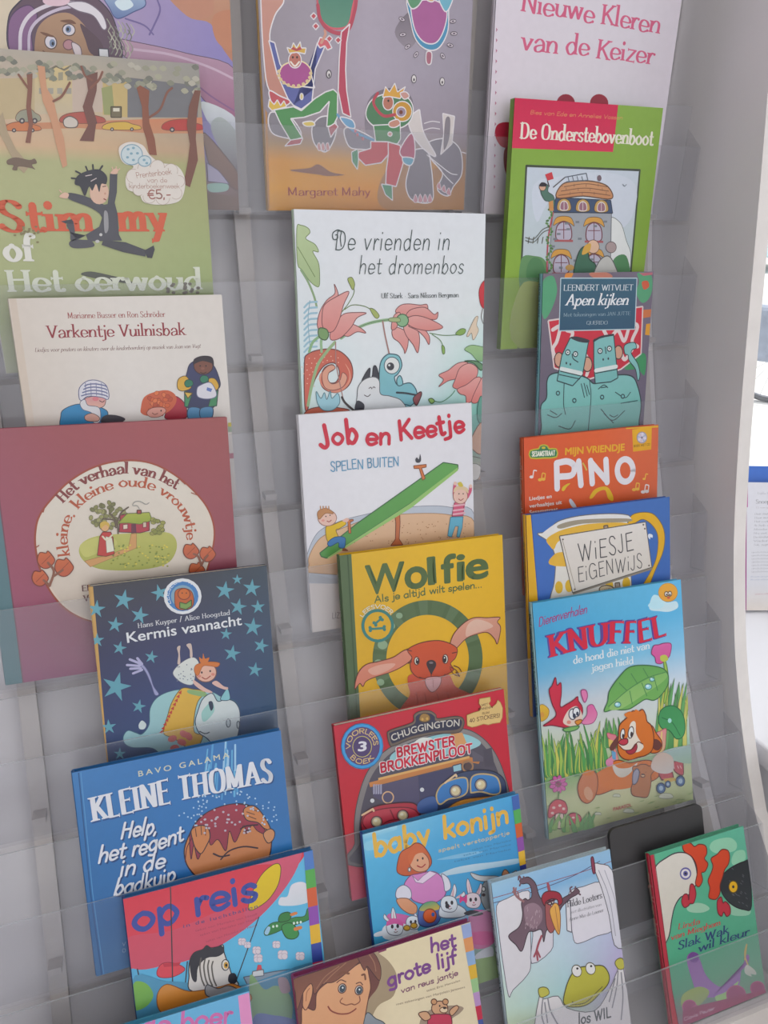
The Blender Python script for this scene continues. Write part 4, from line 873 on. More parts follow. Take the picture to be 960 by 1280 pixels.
for t, p, h in (('Help,', [256,448, 390,424], 52), ('het regent', [176,532, 330,500, 480,454], 52), ('in de', [252,582, 414,546], 52), ('badkuip', [230,648, 340,628, 452,592], 50)):
    q = [v + (5 if k % 2 == 0 else 5) for k, v in enumerate(p)]; A.T(t, q, h, '#1c3c6c', 'hand', 1.5, italic=.25, jitter=1.0, part='title_lettering'); A.T(t, p, h, W, 'hand', 1.5, italic=.25, jitter=1.0, part='title_lettering')
SK1 = '#b4764c'
A.B([484,520, 482,480, 500,430, 530,380, 580,345, 650,325, 710,330, 750,370, 780,410, 798,430, 790,455, 784,500, 760,560, 700,600, 620,610, 540,590, 500,555], SK1, '#a86c48', ol='#2c2430', w=1.6)
A.B([500,440, 520,395, 570,350, 650,325, 710,335, 745,380, 770,430, 740,420, 720,400, 700,430, 690,400, 660,460, 640,420, 628,490, 600,450, 575,470, 560,440, 530,520, 515,470, 505,520], '#8c3444', '#7c3040', ol='#3c1c2c', w=1)
A.L([510,440, 490,480, 484,530], 1.2, '#54242c'); A.B([505,420, 520,405, 545,400, 565,410, 572,440, 560,470, 540,500, 520,480, 510,450], SK1, ol='#2c2430', w=1.3)
for p in ([520,410, 524,440], [540,402, 542,434], [556,406, 556,436]): A.L(p, 1.1, '#54342c')
A.B([690,345, 715,330, 740,340, 770,380, 785,415, 762,410, 740,390, 700,380], SK1, ol='#2c2430', w=1.3)
for p in ([700,352, 730,362], [705,366, 735,378], [712,340, 745,352]): A.L(p, 1.1, '#54342c')
A.B([760,430, 784,412, 800,424, 795,450, 775,462], '#b4805c', ol='#2c2430', w=1.2)
A.L([610,520, 640,490, 690,475, 740,480], 2, '#34242c'); A.L([584,500, 610,510, 640,505], 2.2, '#34242c'); A.L([680,412, 700,402, 740,398], 2, '#34242c'); A.L([690,420, 716,416], 1.6, '#34242c')
for i in range(70):
    a = rr.random() * 6.3; r = .75 + rr.random() * .5; x = 640 + 150 * r * math.cos(a); y = 400 - abs(100 * r * math.sin(a)) ; A.E(x, y, 3.2, 3.2, '#9cb8d0', n=6)
for i in range(34): A.E(540 + rr.random() * 180, 340 + rr.random() * 90, 4.5, 4, '#a8a0ac', n=6)
A.T('V', [262,825, 276,822], 12, '#8ca0bc', 'hand', 1.2); A.T('O', [262,848, 276,845], 12, '#8ca0bc', 'hand', 1.2)
b.done()

def rainbow_strip(A, pts_top, pts_bot, cols):          # coloured squares down the fore edge of the series
    (x0, y0, x1, y1), (x2, y2, x3, y3) = pts_top, pts_bot; n = len(cols)
    for i, c in enumerate(cols):
        a, q = i / n, (i + 1) / n
        f = lambda u, v, t: u + (v - u) * t
        A.P([f(x0, x2, a), f(y0, y2, a), f(x1, x3, a), f(y1, y3, a), f(x1, x3, q), f(y1, y3, q), f(x0, x2, q), f(y0, y2, q)], c)
RB = ['#4870b0', '#50984c', '#bc5838', '#80489c', '#cca43c', '#34448c', '#b02c4c', '#88b0d8', '#c0589c', '#4870a8', '#4c8c48', '#bc5838', '#80489c']
b = Book('opreis', 'square picture book with a red airship, blue title and rainbow fore edge', cover='#34608c', spine='#2c3c6c', group=None)
A = b.art
A.base([(0, '#5c9cc4', '#58a8cc', '#5ca8cc'), (.6, '#509cc0', '#58a4c8', '#58a4c8'), (.72, '#5c9cb8', '#6ca8c0', '#70acc4'), (1, '#3c84a8', '#4c90ac', '#4c8cac')])
A.crop(60, 890, 2.8235)
A.B([240,640, 500,560, 890,470, 870,560, 800,660, 700,760, 560,850, 440,890, 300,905, 240,900], '#bc3444', '#c04454'); A.B([700,540, 820,490, 895,480, 870,570, 790,680, 690,770, 560,850, 440,885, 560,820, 680,720, 780,600, 800,540], '#b85068', '#b04c64')
A.B([275,800, 440,770, 620,700, 700,730, 600,820, 440,885, 300,905], '#b8485c', '#b44c60')
A.B([707,690, 720,640, 750,580, 785,545, 812,535, 822,555, 812,610, 780,660, 740,690, 715,700], '#c8b020', '#c0a428', ol='#54402c', w=1)
A.T('op reis', [302,776, 500,724, 748,656], 92, '#34448c', 'round', 2.0, part='title_lettering')
A.T('in de luchtballon', [478,762, 610,728, 740,690], 13, '#54406c', 'sans', .3, track=.3, part='title_lettering')
for y in (0, 16, 38): A.T('tekst van Marieke van Hooff', [520 + y, 776 + y, 740, 716 + y], 8, '#943c54', 'sans', 0, part='author_lettering')
A.B([384,918, 400,890, 430,884, 470,895, 482,912, 440,935, 395,936], '#c04450', ol='#7c2438', w=.9); A.P([405,888, 470,884, 460,896, 410,900], '#a83444')
for p in ([432,600, 436,770, 440,960], [745,722, 700,850, 660,960], [315,905, 335,1000], [492,880, 482,990]): A.L(p, 1.4, '#34343c', sm=False)
A.B([815,680, 820,655, 845,650, 860,610, 900,600, 925,625, 925,665, 890,680, 850,684], '#c8c8d0', '#bcc4cc')
A.B([765,770, 790,745, 830,738, 870,725, 905,720, 915,695, 922,700, 925,728, 890,745, 840,762, 800,780, 768,788], '#3c8048', '#34703c', ol='#2c4c38', w=1); A.B([815,740, 820,715, 845,706, 858,715, 850,735], '#34703c', ol='#24482c'); A.B([825,755, 860,745, 885,780, 870,800, 840,795], '#3c8048', ol='#24482c')
A.B([764,780, 775,758, 785,762, 776,785], '#8cb0c8'); A.B([855,712, 875,705, 880,712, 860,720], '#bc7444'); A.B([868,762, 892,755, 896,764, 872,772], '#bc7444')
for x in (795, 808, 868, 880, 892): A.E(x, 757 - (x - 795) * .16, 4, 5, '#c0d0c8', n=8)
for x, y, r in ((684,810,14),(704,822,12),(735,840,15),(740,868,16),(805,820,14),(826,855,18),(888,860,16),(870,905,0)):
    if r: 
        for k in range(4): A.E(x + (k % 2) * r * .7 - 4, y + (k // 2) * r * .6 - 4, r * .62, r * .6, '#c4bcc4', ol='#9c90a4', w=.5, n=12)
# boat, sea, lower land
A.P([690,935, 800,915, 870,905, 860,935, 800,965, 705,965], '#7c8c9c', ol='#4c5868'); A.P([735,915, 740,892, 752,892, 756,912], '#b84450'); A.P([720,935, 722,915, 760,908, 762,930], '#b8bcc0', ol='#5c6470')
A.B([290,960, 420,950, 560,960, 700,960, 960,880, 990,1000, 1000,1300, 300,1400], '#4c88a8', '#3c6c8c')
A.B([296,985, 310,950, 350,960, 372,1000, 345,1040, 300,1050], '#70a04c', '#64944c')
A.crop(330, 1000, 4.573)
A.B([-80,1000, 0,1080, 60,1060, 120,1080, 160,1150, 150,1260, 60,1240, -60,1280], '#7c9c70', '#6c8c78'); A.B([-60,1240, 60,1230, 160,1250, 240,1300, 200,1500, -60,1500], '#5c6c9c'); A.B([80,1020, 130,1020, 150,1090, 100,1100], '#94808c')
A.crop(60, 890, 2.8235)
# zebra cat
A.B([500,880, 515,850, 545,838, 560,824, 575,832, 600,828, 618,822, 622,850, 640,900, 650,930, 664,945, 660,970, 510,985, 498,930], '#c4c0b8', '#b4b0b0', ol='#24242c', w=1.2)
A.B([500,885, 512,852, 545,836, 560,824, 578,834, 612,824, 622,845, 600,862, 560,868, 530,900, 524,950, 508,940], '#2c2c34'); 
for i, x in enumerate((540, 554, 568, 582)): A.L([x, 868 + i * 4, x - 4, 900, x + 2, 940, x + 12, 965], 1.8, '#54504c')
A.E(626,892, 13,19, '#c8c4bc', ol='#34343c'); A.E(628,893, 8,12, '#b8903c'); A.E(629,893, 4,6, '#1c1c24', n=8); A.B([640,925, 660,922, 668,945, 655,960, 636,950], '#24242c')
A.B([385,1000, 420,960, 500,985, 600,970, 660,960, 720,1010, 640,1060, 480,1080, 400,1060], '#b87c3c', '#b87030', ol='#6c442c', w=1)
A.B([560,962, 600,975, 640,965, 680,990, 620,1010, 560,1000], '#8c8c90', ol='#3c3c44'); 
rainbow_strip(A, (902,494, 935,486), (970,1340, 1010,1330), RB)
b.done()

b = Book('oer', 'blue picture book with pink lettering and pink corner, bottom left edge of the photo', cover='#4488a8', spine='#7c3c6c')
A = b.art
A.base([(0, '#64a8c8', '#5ca0c4', '#60a0c8'), (1, '#4c8cb0', '#4c8cb0', '#4c8cb0')])
A.crop(130, 1050, 1.959)
rainbow_strip(A, (328,382, 355,374), (380,880, 410,870), ['#c884b0', '#c07cac', '#88b0d8', '#4870b0', '#b02c4c', '#cca43c'])
A.T('de boer', [90,478, 200,464, 316,446], 44, '#b8649c', 'round', 2.0, part='title_lettering')
b.done()
# ================================================================== centre column
def flower(A, pts_list, c1, c2, ol='#6c4448'):
    for p in pts_list: A.B(p, c1, c2, ol=ol, w=.9)
b = Book('vrienden', 'white picture book with grey script title and pink bell flowers', cover='#c8ccd0', spine='#a8b8a8')
A = b.art
A.base([(0, '#ccd0d6', '#ccd0d6', '#ccd0d6', '#ccd0d6'), (.35, '#c4ccd0', '#ccd0d4', '#ccd0d4', '#c8d0d2'), (.5, '#b8ccd0', '#c8d0d4', '#c8d0d4', '#b0ccc8'), (.62, '#b4c8c8', '#ccd0d4', '#c0ccd0', '#8cb8b0'), (.72, '#a8bcb8', '#c8d0d4', '#a8c8c8', '#70a89c'), (.85, '#94b0a8', '#9cb8b0', '#7ca8a0', '#5c988c'), (1, '#c0b0a8', '#c0a090', '#c0a898', '#b89c8c')])
A.crop(350, 250, 3.4286)
LG = '#3c4848'
A.B([72,120, 90,108, 120,120, 128,140, 110,165, 150,190, 165,222, 140,220, 165,270, 170,330, 165,372, 130,350, 95,300, 75,270], '#a8b890', '#94a87c', ol='#64784c', w=.8)
A.L([75,200, 110,260, 150,330], .8, '#64784c'); A.L([90,300, 120,350, 145,410, 158,460], 2.4, '#7c9470')
for i in range(11): y = 440 + i * 24; A.L([104, y + 20, 125, y, 158, y - 4], 2.2, '#8cacbc')
A.L([128,430, 120,520, 130,640], 1, '#7c9cac')
# fungus spiral
A.B([104,700, 120,660, 180,640, 250,645, 300,690, 312,750, 290,800, 240,825, 190,810, 172,770, 190,720, 225,705, 232,725, 205,745, 208,780, 240,780, 255,740, 235,700, 190,710, 150,770, 130,840, 118,900, 106,880], '#b05c4c', '#b8584c', ol='#5c3434', w=1.2)
A.B([225,706, 205,715, 180,745, 178,785, 210,815, 255,812, 290,780, 296,740, 278,700, 300,735, 300,780, 262,820, 215,822, 175,790, 172,745], '#c88c78', '#c07c68')
A.B([180,745, 205,712, 228,708, 236,722, 210,740, 206,770, 225,788, 255,775, 268,740, 288,760, 270,800, 225,815, 190,800], '#c4907c', ol='#6c4440', w=.8)
for i in range(60): a = i * 2.4; r = .3 + .7 * (i / 60); x = 190 + 100 * r * math.cos(a); y = 735 + 85 * r * math.sin(a); (y < 700 or x < 165) and A.E(x, y, 2.6, 2.6, '#d0a894', n=6)
A.B([112,905, 180,885, 250,890, 300,905, 290,960, 110,960], '#b05c48', '#a85040', ol='#5c3434', w=1)
A.L([262,592, 300,565, 370,532, 440,516, 500,512], 3.4, '#84a480'); A.L([262,592, 300,565, 370,532, 440,516, 500,512], .7, '#4c6848')
A.L([125,650, 140,610, 168,585], 3, '#7ca078'); A.L([235,610, 200,650, 160,710, 135,800, 120,880], 3.4, '#88a078'); A.L([178,650, 176,610, 180,590], 3, '#84a480')
PK1, PK2 = '#c89490', '#c07c78'
flower(A, ([160,540, 170,480, 200,430, 235,400, 232,360, 250,410, 230,470, 210,560, 185,580], [250,570, 230,600, 215,590, 225,560, 290,530, 340,545, 368,570, 330,565, 290,585], [215,570, 235,540, 270,490, 330,482, 370,485, 330,505, 305,545, 260,590, 220,600], [180,500, 190,450, 240,415, 295,392, 272,450, 255,510, 230,560, 200,565, 182,540]), PK1, PK2)
A.B([163,565, 172,548, 200,555, 208,580, 195,600, 170,590], '#6c8c5c', ol='#3c5038'); A.L([265,480, 295,440, 318,390, 300,345], 1, '#64784c'); A.B([290,338, 308,332, 320,360, 312,385, 300,365], '#94a060', ol='#4c5838', w=.7); A.L([275,470, 310,450, 360,455, 400,475], 1, '#64784c'); A.B([385,465, 405,470, 425,495, 415,508, 400,495], '#94a060', ol='#4c5838', w=.7)
flower(A, ([500,545, 480,560, 485,590, 510,610, 530,640, 535,658, 548,620, 545,570], [530,540, 540,580, 570,620, 590,655, 598,600, 590,560, 560,530], [550,540, 590,560, 620,590, 638,620, 638,580, 600,540], [495,480, 515,452, 550,445, 600,450, 630,448, 628,480, 580,500, 540,500], [540,500, 560,470, 620,460, 660,490, 676,480, 670,510, 630,510, 580,500], [540,510, 580,495, 640,510, 698,545, 640,560, 580,550, 545,530], [500,545, 478,555, 480,520, 492,490, 515,485]), PK1, PK2)
A.E(524,516, 26,27, '#7ca07c', ol='#3c5c44'); A.B([470,506, 510,505, 512,522, 470,520], '#94a478', ol='#4c5c3c', w=.7)
A.L([640,570, 700,580, 760,578], 1, '#5c7c54'); A.B([752,572, 775,552, 795,555, 790,572, 770,580], '#7c9c54', ol='#3c5438', w=.7); A.L([650,575, 685,600, 700,630], 1, '#5c7c54'); A.B([694,622, 704,630, 706,655, 698,660, 693,640], '#7c9c54', ol='#3c5438', w=.7)
A.L([440,520, 450,580, 468,660], 1.8, '#94706c'); A.L([238,610, 240,700, 255,780, 270,850], 1.2, '#94706c')
# blue one-eyed creature, badger
A.B([428,835, 424,780, 430,700, 455,665, 480,660, 510,670, 522,710, 505,745, 490,760, 500,790, 520,790, 560,785, 585,820, 580,860, 550,885, 480,885, 440,860], '#78acb4', '#6ca0ac', ol='#34505c', w=1.3)
A.E(479,709, 33,36, '#c8cccc', ol='#34505c', w=1); A.E(473,713, 16,17, '#34343c'); A.E(468,708, 5,5, '#c8cccc', n=8); A.B([500,770, 512,752, 522,765, 525,790, 505,795], '#78acb4', ol='#34505c'); A.L([500,825, 540,828, 584,836], 2.4, '#2c343c'); A.B([570,850, 600,822, 606,835, 585,880], '#7c4448', ol='#3c2c30'); A.B([430,880, 500,870, 560,884, 530,900, 440,905], '#6ca0ac', ol='#34505c')
A.B([350,780, 365,745, 385,720, 384,760, 395,755, 400,715, 412,714, 424,760, 416,775, 380,770], '#34343c', ol='#24242c'); A.B([330,840, 335,800, 360,770, 400,758, 425,775, 430,830, 470,840, 520,860, 530,910, 340,910, 325,900], '#c8cacc', '#bcc0c4', ol='#54585c', w=1); A.B([330,860, 360,875, 355,905, 320,905], '#34343c')
A.L([360,835, 375,842, 388,832], 1, '#4c4448'); A.L([380,808, 388,802, 394,810], 1, '#4c4448'); A.L([396,806, 402,800, 408,806], 1, '#4c4448')
A.B([155,820, 175,850, 190,825, 200,855, 215,818, 222,850, 248,828, 255,870, 225,900, 185,900, 160,870], '#8cb4c0', ol='#4c6c78', w=.9); A.L([265,845, 280,870, 320,905], 2.6, '#3c3434')
# right plants, balloon
A.B([852,400, 860,365, 878,345, 900,360, 900,440, 878,465, 860,450], '#bc3c44', '#ac3038', ol='#7c2c30', w=.8); A.L([868,465, 862,500, 870,530], .9, '#5c5454')
A.B([800,580, 815,545, 835,505, 848,500, 842,535, 850,560, 828,600, 820,570, 806,585], '#c8b8a4', ol='#7c6c5c', w=.6)
A.B([790,640, 820,622, 870,630, 900,640, 900,680, 850,690, 820,660], '#90b080', '#7ca078', ol='#4c6c4c', w=.8)
flower(A, ([680,750, 720,730, 760,700, 800,695, 810,720, 770,760, 720,775, 680,800, 700,770], [750,770, 770,720, 810,700, 845,720, 840,760, 800,800, 765,810, 740,800], [760,810, 800,790, 840,760, 860,770, 830,850, 800,870, 795,840, 770,830], [820,860, 850,790, 870,760, 880,830, 860,850, 840,870]), PK1, '#bc6c68')
A.B([790,690, 840,690, 870,710, 860,730, 830,700], '#5c8060', ol='#34503c'); A.L([650,858, 690,865, 730,840, 750,815], 1, '#4c7c5c'); A.B([636,855, 650,850, 662,862, 648,872], '#7c9c54', ol='#3c5438')
A.B([845,890, 860,840, 878,870, 900,880, 890,960, 850,950], '#5c8c80', ol='#345c54')
A.T('De vrienden in', [234,213, 480,214, 732,213], 72, LG, 'hand', .6, italic=.15, track=2.4, part='title_lettering'); A.T('het dromenbos', [336,316, 560,316, 790,314], 66, LG, 'hand', .6, italic=.15, track=2.4, part='title_lettering')
A.L([262,200, 258,160, 262,138, 248,128, 226,142, 228,168, 245,166, 246,150, 236,150], 1.1, LG)
A.T('Ulf Stark • Sara Nilsson Bergman', [434,421, 600,419, 766,416], 20, '#3c4444', 'serif', 1.4, part='author_lettering')
A.crop(360, 490, 3.4286)
A.B([780,210, 830,130, 830,260, 790,245], '#b89480', ol='#6c544c'); A.L([790,275, 830,285], 1, '#54504c'); A.B([788,310, 825,320, 815,370, 788,372], '#c4c0bc', ol='#5c5c5c', w=.7)
b.done()

b = Book('job', 'white picture book with red title and two children on a green seesaw', cover='#ccccd2', spine='#c4c4ca')
A = b.art
A.base([(0, '#c8c8ce', '#cecfd5', '#ccccd2', '#cacad0'), (.6, '#c8c8d0', '#cccdd3', '#cccdd3', '#c8c9d0'), (1, '#c0bcbc', '#c4c2c4', '#c0bebe', '#bcb8b8')])
A.crop(360, 490, 3.4286)
A.B([85,740, 84,690, 130,600, 220,555, 330,525, 460,500, 600,488, 700,495, 800,530, 800,860, 100,840], '#a8b0bc', '#a0a4b0', ol='#7c808c', w=.8)
A.B([90,745, 92,700, 140,625, 230,585, 340,545, 460,526, 600,520, 700,528, 800,560, 800,790, 96,775], '#c4a488', '#b89470', ol='#8c7054', w=.8)
A.B([95,780, 200,800, 400,820, 600,815, 800,790, 800,820, 500,850, 100,815], '#9ca0a8'); A.P([80,820, 800,830, 800,1060, 80,1060], '#c4bebc')
rr = random.Random(2)
for i in range(90): A.E(240 + rr.random() * 540, 550 + rr.random() * 100, 2.6, 2.2, '#946c4c', n=5)
A.P([455,515, 478,508, 480,560, 476,630, 492,655, 440,658, 460,630, 462,560], '#b06844', '#a86040', ol='#6c3c2c', w=.9)
A.P([136,690, 300,560, 665,302, 728,312, 728,330, 520,480, 165,712, 142,705], '#5c9450', '#4c8444', ol='#34583c', w=1.2); A.P([170,708, 520,480, 728,322, 728,336, 530,495, 168,716], '#84ac64', '#8cb06c')
A.P([538,316, 592,310, 592,322, 572,326, 588,370, 576,378, 562,328, 540,328], '#b86c40', ol='#6c4030', w=.9); A.P([252,550, 278,545, 280,552, 266,556, 270,605, 260,605, 256,558], '#b86c40', ol='#6c4030', w=.8)
A.B([545,290, 552,280, 560,288, 566,266, 570,290, 564,302, 550,302], '#3c3c44')
# children
A.B([162,580, 190,570, 235,552, 248,566, 220,585, 205,592, 215,620, 210,640, 170,640], '#c8a828', '#bc9c28', ol='#7c6428', w=.9)
A.B([170,645, 200,622, 240,622, 246,640, 240,668, 218,665, 215,645, 180,662], '#34689c', ol='#24405c', w=.9); A.B([232,552, 250,540, 262,545, 252,558], '#c8a498'); A.B([232,680, 240,668, 258,680], '#7c4c34')
A.E(168,540, 40,34, '#ccaca0', ol='#8c6458', w=.8); A.B([126,530, 130,510, 160,498, 188,510, 192,522, 160,520, 135,545], '#a87850', ol='#7c5434', w=.7)
for x in (140, 152, 164, 176): A.L([x, 512, x - 2, 488], 1.2, '#a87850')
A.E(162,533,3,3,'#2c2428',n=6); A.E(180,528,3,3,'#2c2428',n=6); A.L([166,552,176,556,186,548],1,'#8c3c3c'); A.E(150,550,7,5,'#c88c84')
A.P([712,475, 760,470, 784,430, 770,420, 756,455, 750,530, 702,533], '#b85470', ol='#7c3448', w=.8)
for y in (488, 508, 524): A.L([708, y, 756, y - 6], 2.2, '#c89ca8')
A.L([722,470, 712,440, 715,395], 4, '#b85470'); A.L([768,450, 780,425, 782,408], 4, '#b85470'); A.E(716,392,7,8,'#ccaca0'); A.E(782,404,7,8,'#ccaca0')
A.P([696,536, 750,534, 746,580, 734,622, 722,620, 730,575, 716,575, 700,622, 684,616], '#5c9cb4', ol='#3c6880', w=.8)
A.E(738,446, 31,33, '#ccaca0', ol='#8c6458', w=.8); A.B([708,430, 716,408, 740,402, 768,412, 772,434, 752,420, 726,420], '#c4b090'); A.E(732,436,3,3,'#2c2428',n=6); A.E(750,436,3,3,'#2c2428',n=6); A.L([730,458,740,464,752,456],1,'#8c3c3c')
A.B([726,392, 740,385, 750,402, 736,406], '#b8a848')
RD = '#b4283c'
for t, p, h in (('J', [142,240, 192,228], 86), ('o', [190,226, 246,220], 72), ('b', [252,220, 308,212], 86), ('e', [334,226, 390,224], 72), ('n', [390,224, 446,222], 72), ('K', [478,206, 540,196], 78), ('e', [540,198, 592,192], 72), ('e', [594,194, 644,186], 72), ('t', [646,186, 680,178], 84), ('j', [676,178, 712,172], 78), ('e', [716,178, 764,166], 76)):
    A.T(t, p, h, RD, 'round', 2.0, part='title_lettering')
A.T('SPELEN BUITEN', [182,340, 330,326, 478,316], 38, '#5c8cac', 'hand', 1.2, part='title_lettering', jitter=.8); A.T('LIZ', [188,970, 222,968], 24, '#7c7478', 'hand', 1.1, part='author_lettering')
b.done()

b = Book('wolfie', 'yellow picture book with green title and a red dog with long ears', cover='#c49a28', spine='#485c40', thick=0.010)
A = b.art
A.base([(0, '#c09c20', '#c8a020', '#cca424', '#c8a024'), (.7, '#bc9420', '#c49818', '#c89c1c', '#c89c1c'), (1, '#b49438', '#b89434', '#bc9834', '#b89434')])
A.crop(400, 660, 3.84)
A.P([50,125, 150,122, 205,1130, 90,1130], '#485c3c', '#44583c'); A.L([132,124, 190,1120], 1.6, '#34482c', sm=False)
GR = '#485c34'
for t, p, h in (('W', [224,318, 404,296], 136), ('o', [412,292, 512,280], 150), ('l', [526,270, 552,266], 132), ('f', [588,264, 650,256], 136), ('i', [662,252, 690,249], 136), ('e', [706,248, 804,234], 140)):
    A.T(t, p, h, GR, 'sans', .75, part='title_lettering')
A.T('Als je altijd wilt spelen...', [262,358, 520,318, 782,284], 30, GR, 'round', 1.9, jitter=.6, part='title_lettering')
def ring(A, cx, cy, rx, ry, w, cols, n=72, rot=0):
    for k in range(n):
        a0, a1 = 2 * PI * k / n, 2 * PI * (k + 1) / n; pts = []
        for a, q in ((a0, 1), (a1, 1), (a1, 1 - w), (a0, 1 - w)): pts += [cx + rx * q * math.cos(a), cy + ry * q * math.sin(a)]
        A.P(pts, cols[(k * 5 // 7) % len(cols)] if len(cols) > 1 else cols[0])
ring(A, 516, 628, 264, 282, .25, ['#4c6040', '#485c3c', '#54684a', '#485c3c', '#4c6040'])
for cx, cy, r in ((280,650,22),(300,560,24),(340,470,20),(290,740,18),(380,420,16)): A.E(cx, cy, r, r * .9, '#7c9478')
A.part('round_logo'); ring(A, 276, 468, 78, 80, .18, ['#34706c']); A.E(276,468, 64,66, '#c09824')
A.T('LEESVOER', A.arc(276, 468, 82, 84, 208, 322), 17, '#c8ccc0', 'round', 1.8)
for x, y, l, r in ((274,482, 34,-4), (278,447, 20,-40)):
    c, s_ = math.cos(math.radians(r)), math.sin(math.radians(r))
    A.L([x - l * c, y - l * s_, x + l * c, y + l * s_], 2.6, '#34706c', sm=False)
    for e in (-1, 1):
        for q in (-1, 1): A.E(x + e * l * c - q * 7 * s_, y + e * l * s_ + q * 7 * c, 8, 8, '#34706c')
A.part('illustration')
OLD = '#5c3028'
A.B([385,870, 430,800, 420,745, 440,700, 600,690, 650,760, 720,800, 680,850, 700,930, 500,960, 400,930], '#b4503c', '#a84c38', ol=None)
A.B([640,590, 622,570, 640,510, 690,455, 740,430, 800,430, 862,428, 850,450, 866,480, 850,555, 836,530, 800,500, 740,512, 700,530, 660,570], '#c08c78', '#b47c6c', ol=OLD, w=1)
A.B([700,520, 705,470, 740,440, 790,445, 830,470, 790,490, 740,505], '#c8a898', '#c49c8c')
A.B([440,580, 400,588, 350,620, 280,640, 220,655, 180,700, 165,772, 190,745, 205,760, 220,735, 262,715, 340,690, 400,660, 440,625], '#bc7c68', '#b8705c', ol=OLD, w=1)
A.B([230,680, 290,655, 360,650, 330,680, 260,705], '#c49484')
A.B([420,585, 470,555, 540,540, 600,545, 655,575, 650,620, 625,650, 640,680, 600,705, 560,715, 480,720, 440,690, 432,650, 440,620], '#b44c2c', '#ac4830', ol=OLD, w=1)
for p in ([420,650, 440,640], [632,600, 655,595], [415,585, 440,590], [640,660, 665,670, 678,690], [650,690, 670,710]): A.L(p, 1.2, OLD)
A.L([620,665, 650,680, 665,700], 1, OLD); A.L([622,672, 640,700, 670,712], 1, OLD)
A.E(463,637, 12,19, '#c8c4b8', ol=OLD); A.E(466,638, 8,14, '#282428'); A.E(600,628, 13,22, '#c8c4b8', ol=OLD); A.E(597,629, 9,17, '#282428'); A.E(466,632,3,4,'#c8c8c8',n=6); A.E(596,622,3,4,'#c8c8c8',n=6)
A.B([510,655, 515,638, 535,632, 552,640, 556,660, 540,690, 534,702, 524,688], '#34282c'); A.E(532,646,10,5,'#6c6468')
A.L([532,700, 530,715, 500,722, 475,715], 1.2, OLD); A.L([532,715, 580,716, 600,700], 1.2, OLD)
A.B([505,722, 540,712, 578,716, 575,750, 552,780, 530,785, 508,755], '#c09090', '#b88888', ol=OLD, w=.8); A.L([540,722, 542,765], .9, '#a07070')
for x in (460, 500, 560, 610): A.L([x, 790, x + 8, 830, x, 860], 1, '#8c3c30')
b.spine_text('MARION PAUW   WOLFIE', b.h - .018, b.h - .09, .0048, '#a8a894')
b.done()

b = Book('chugg', 'red picture book with a railway arch, two locomotives and a sticker label', cover='#a42030', spine='#a42030', hard=False, board=0.0012, thick=.008)
A = b.art
A.base([(0, '#a82034', '#ac1c30', '#b01c34'), (.6, '#a8202c', '#a01c28', '#a81c30'), (.85, '#b03c50', '#a83040', '#a82c3c'), (1, '#b4405c', '#a83444', '#a02c3c')])
A.crop(400, 850, 3.4286)
ARC = [150,700, 148,600, 165,500, 200,400, 260,320, 350,262, 460,225, 560,208, 640,215, 710,260, 760,330, 795,420, 815,500, 840,640, 840,760, 160,800]
A.B(ARC, '#7c7878', '#545054', ol='#3c383c', w=1)
A.B([170,700, 170,600, 190,500, 225,405, 290,325, 370,275, 470,240, 560,226, 635,235, 695,275, 740,340, 775,430, 795,500, 820,640, 820,760, 178,790], '#4c4854', '#3c3844')
A.B([300,330, 370,280, 470,244, 560,228, 635,236, 690,270, 640,300, 500,330, 340,370], '#7cb0b8', '#8cb4bc'); A.B([400,275, 430,250, 470,248, 485,262, 450,280], '#c8ccc8'); A.P([560,230, 610,226, 640,300, 570,310], '#bc8c5c')
A.P([210,440, 640,330, 690,340, 680,360, 640,352, 215,460], '#b07444', '#a06c40'); A.P([250,420, 640,325, 640,335, 250,430], '#c09860')
A.P([220,460, 420,412, 430,560, 300,540, 230,500], '#4c4860', '#44405c'); A.P([420,410, 600,370, 620,400, 560,420, 500,470, 490,520, 430,530], '#3c3c58')
for i in range(4): A.P([228 + i * 10, 448, 235 + i * 10, 446, 235 + i * 10, 488, 228 + i * 10, 490], '#8c8ca0')
A.P([568,368, 605,358, 608,388, 572,396], '#84acb8', ol='#34344c'); A.P([700,300, 735,290, 748,370, 706,372], '#44404c'); A.P([650,300, 700,330, 700,350, 655,350], '#54505c')
ring(A, 291, 503, 26, 27, .2, ['#b89878']); A.E(224,517,9,9,'#b8bcc0'); A.E(437,470,9,9,'#b8bcc0'); ring(A, 632, 370, 26, 26, .3, ['#8c6c50']); A.E(632,370,14,14,'#4c3c3c')
A.T('BREWSTER', [330,330, 450,303, 582,276], 37, '#c8c4c8', 'round', 4.2, part='title_lettering'); A.T('BREWSTER', [330,330, 450,303, 582,276], 37, '#b02038', 'round', 2.3, part='title_lettering')
A.T('BROKKENPILOOT', [260,395, 450,352, 656,308], 37, '#c8c4c8', 'round', 4.2, part='title_lettering'); A.T('BROKKENPILOOT', [260,395, 450,352, 656,308], 37, '#b02038', 'round', 2.3, part='title_lettering')
A.part('illustration')
A.B([180,660, 176,600, 200,560, 260,535, 380,524, 420,545, 430,600, 430,680, 200,690], '#98303c', '#842834', ol='#3c1c24', w=1.4); A.B([185,620, 195,580, 260,553, 360,545, 410,560, 420,600, 300,600, 230,650], '#a03844', ol='#5c2028')
A.L([300,555, 320,600], 1.5, '#6c2430')
for x, y in ((242,607),(354,580)): A.E(x, y, 24, 24, '#8c8078', ol='#54282c'); A.E(x, y, 17, 17, '#c0b490'); A.E(x - 4, y - 5, 7, 6, '#ccc8b4')     # plain headlamps
A.L([180,578, 225,552, 230,560], 2.2, '#c0a484', sm=False)
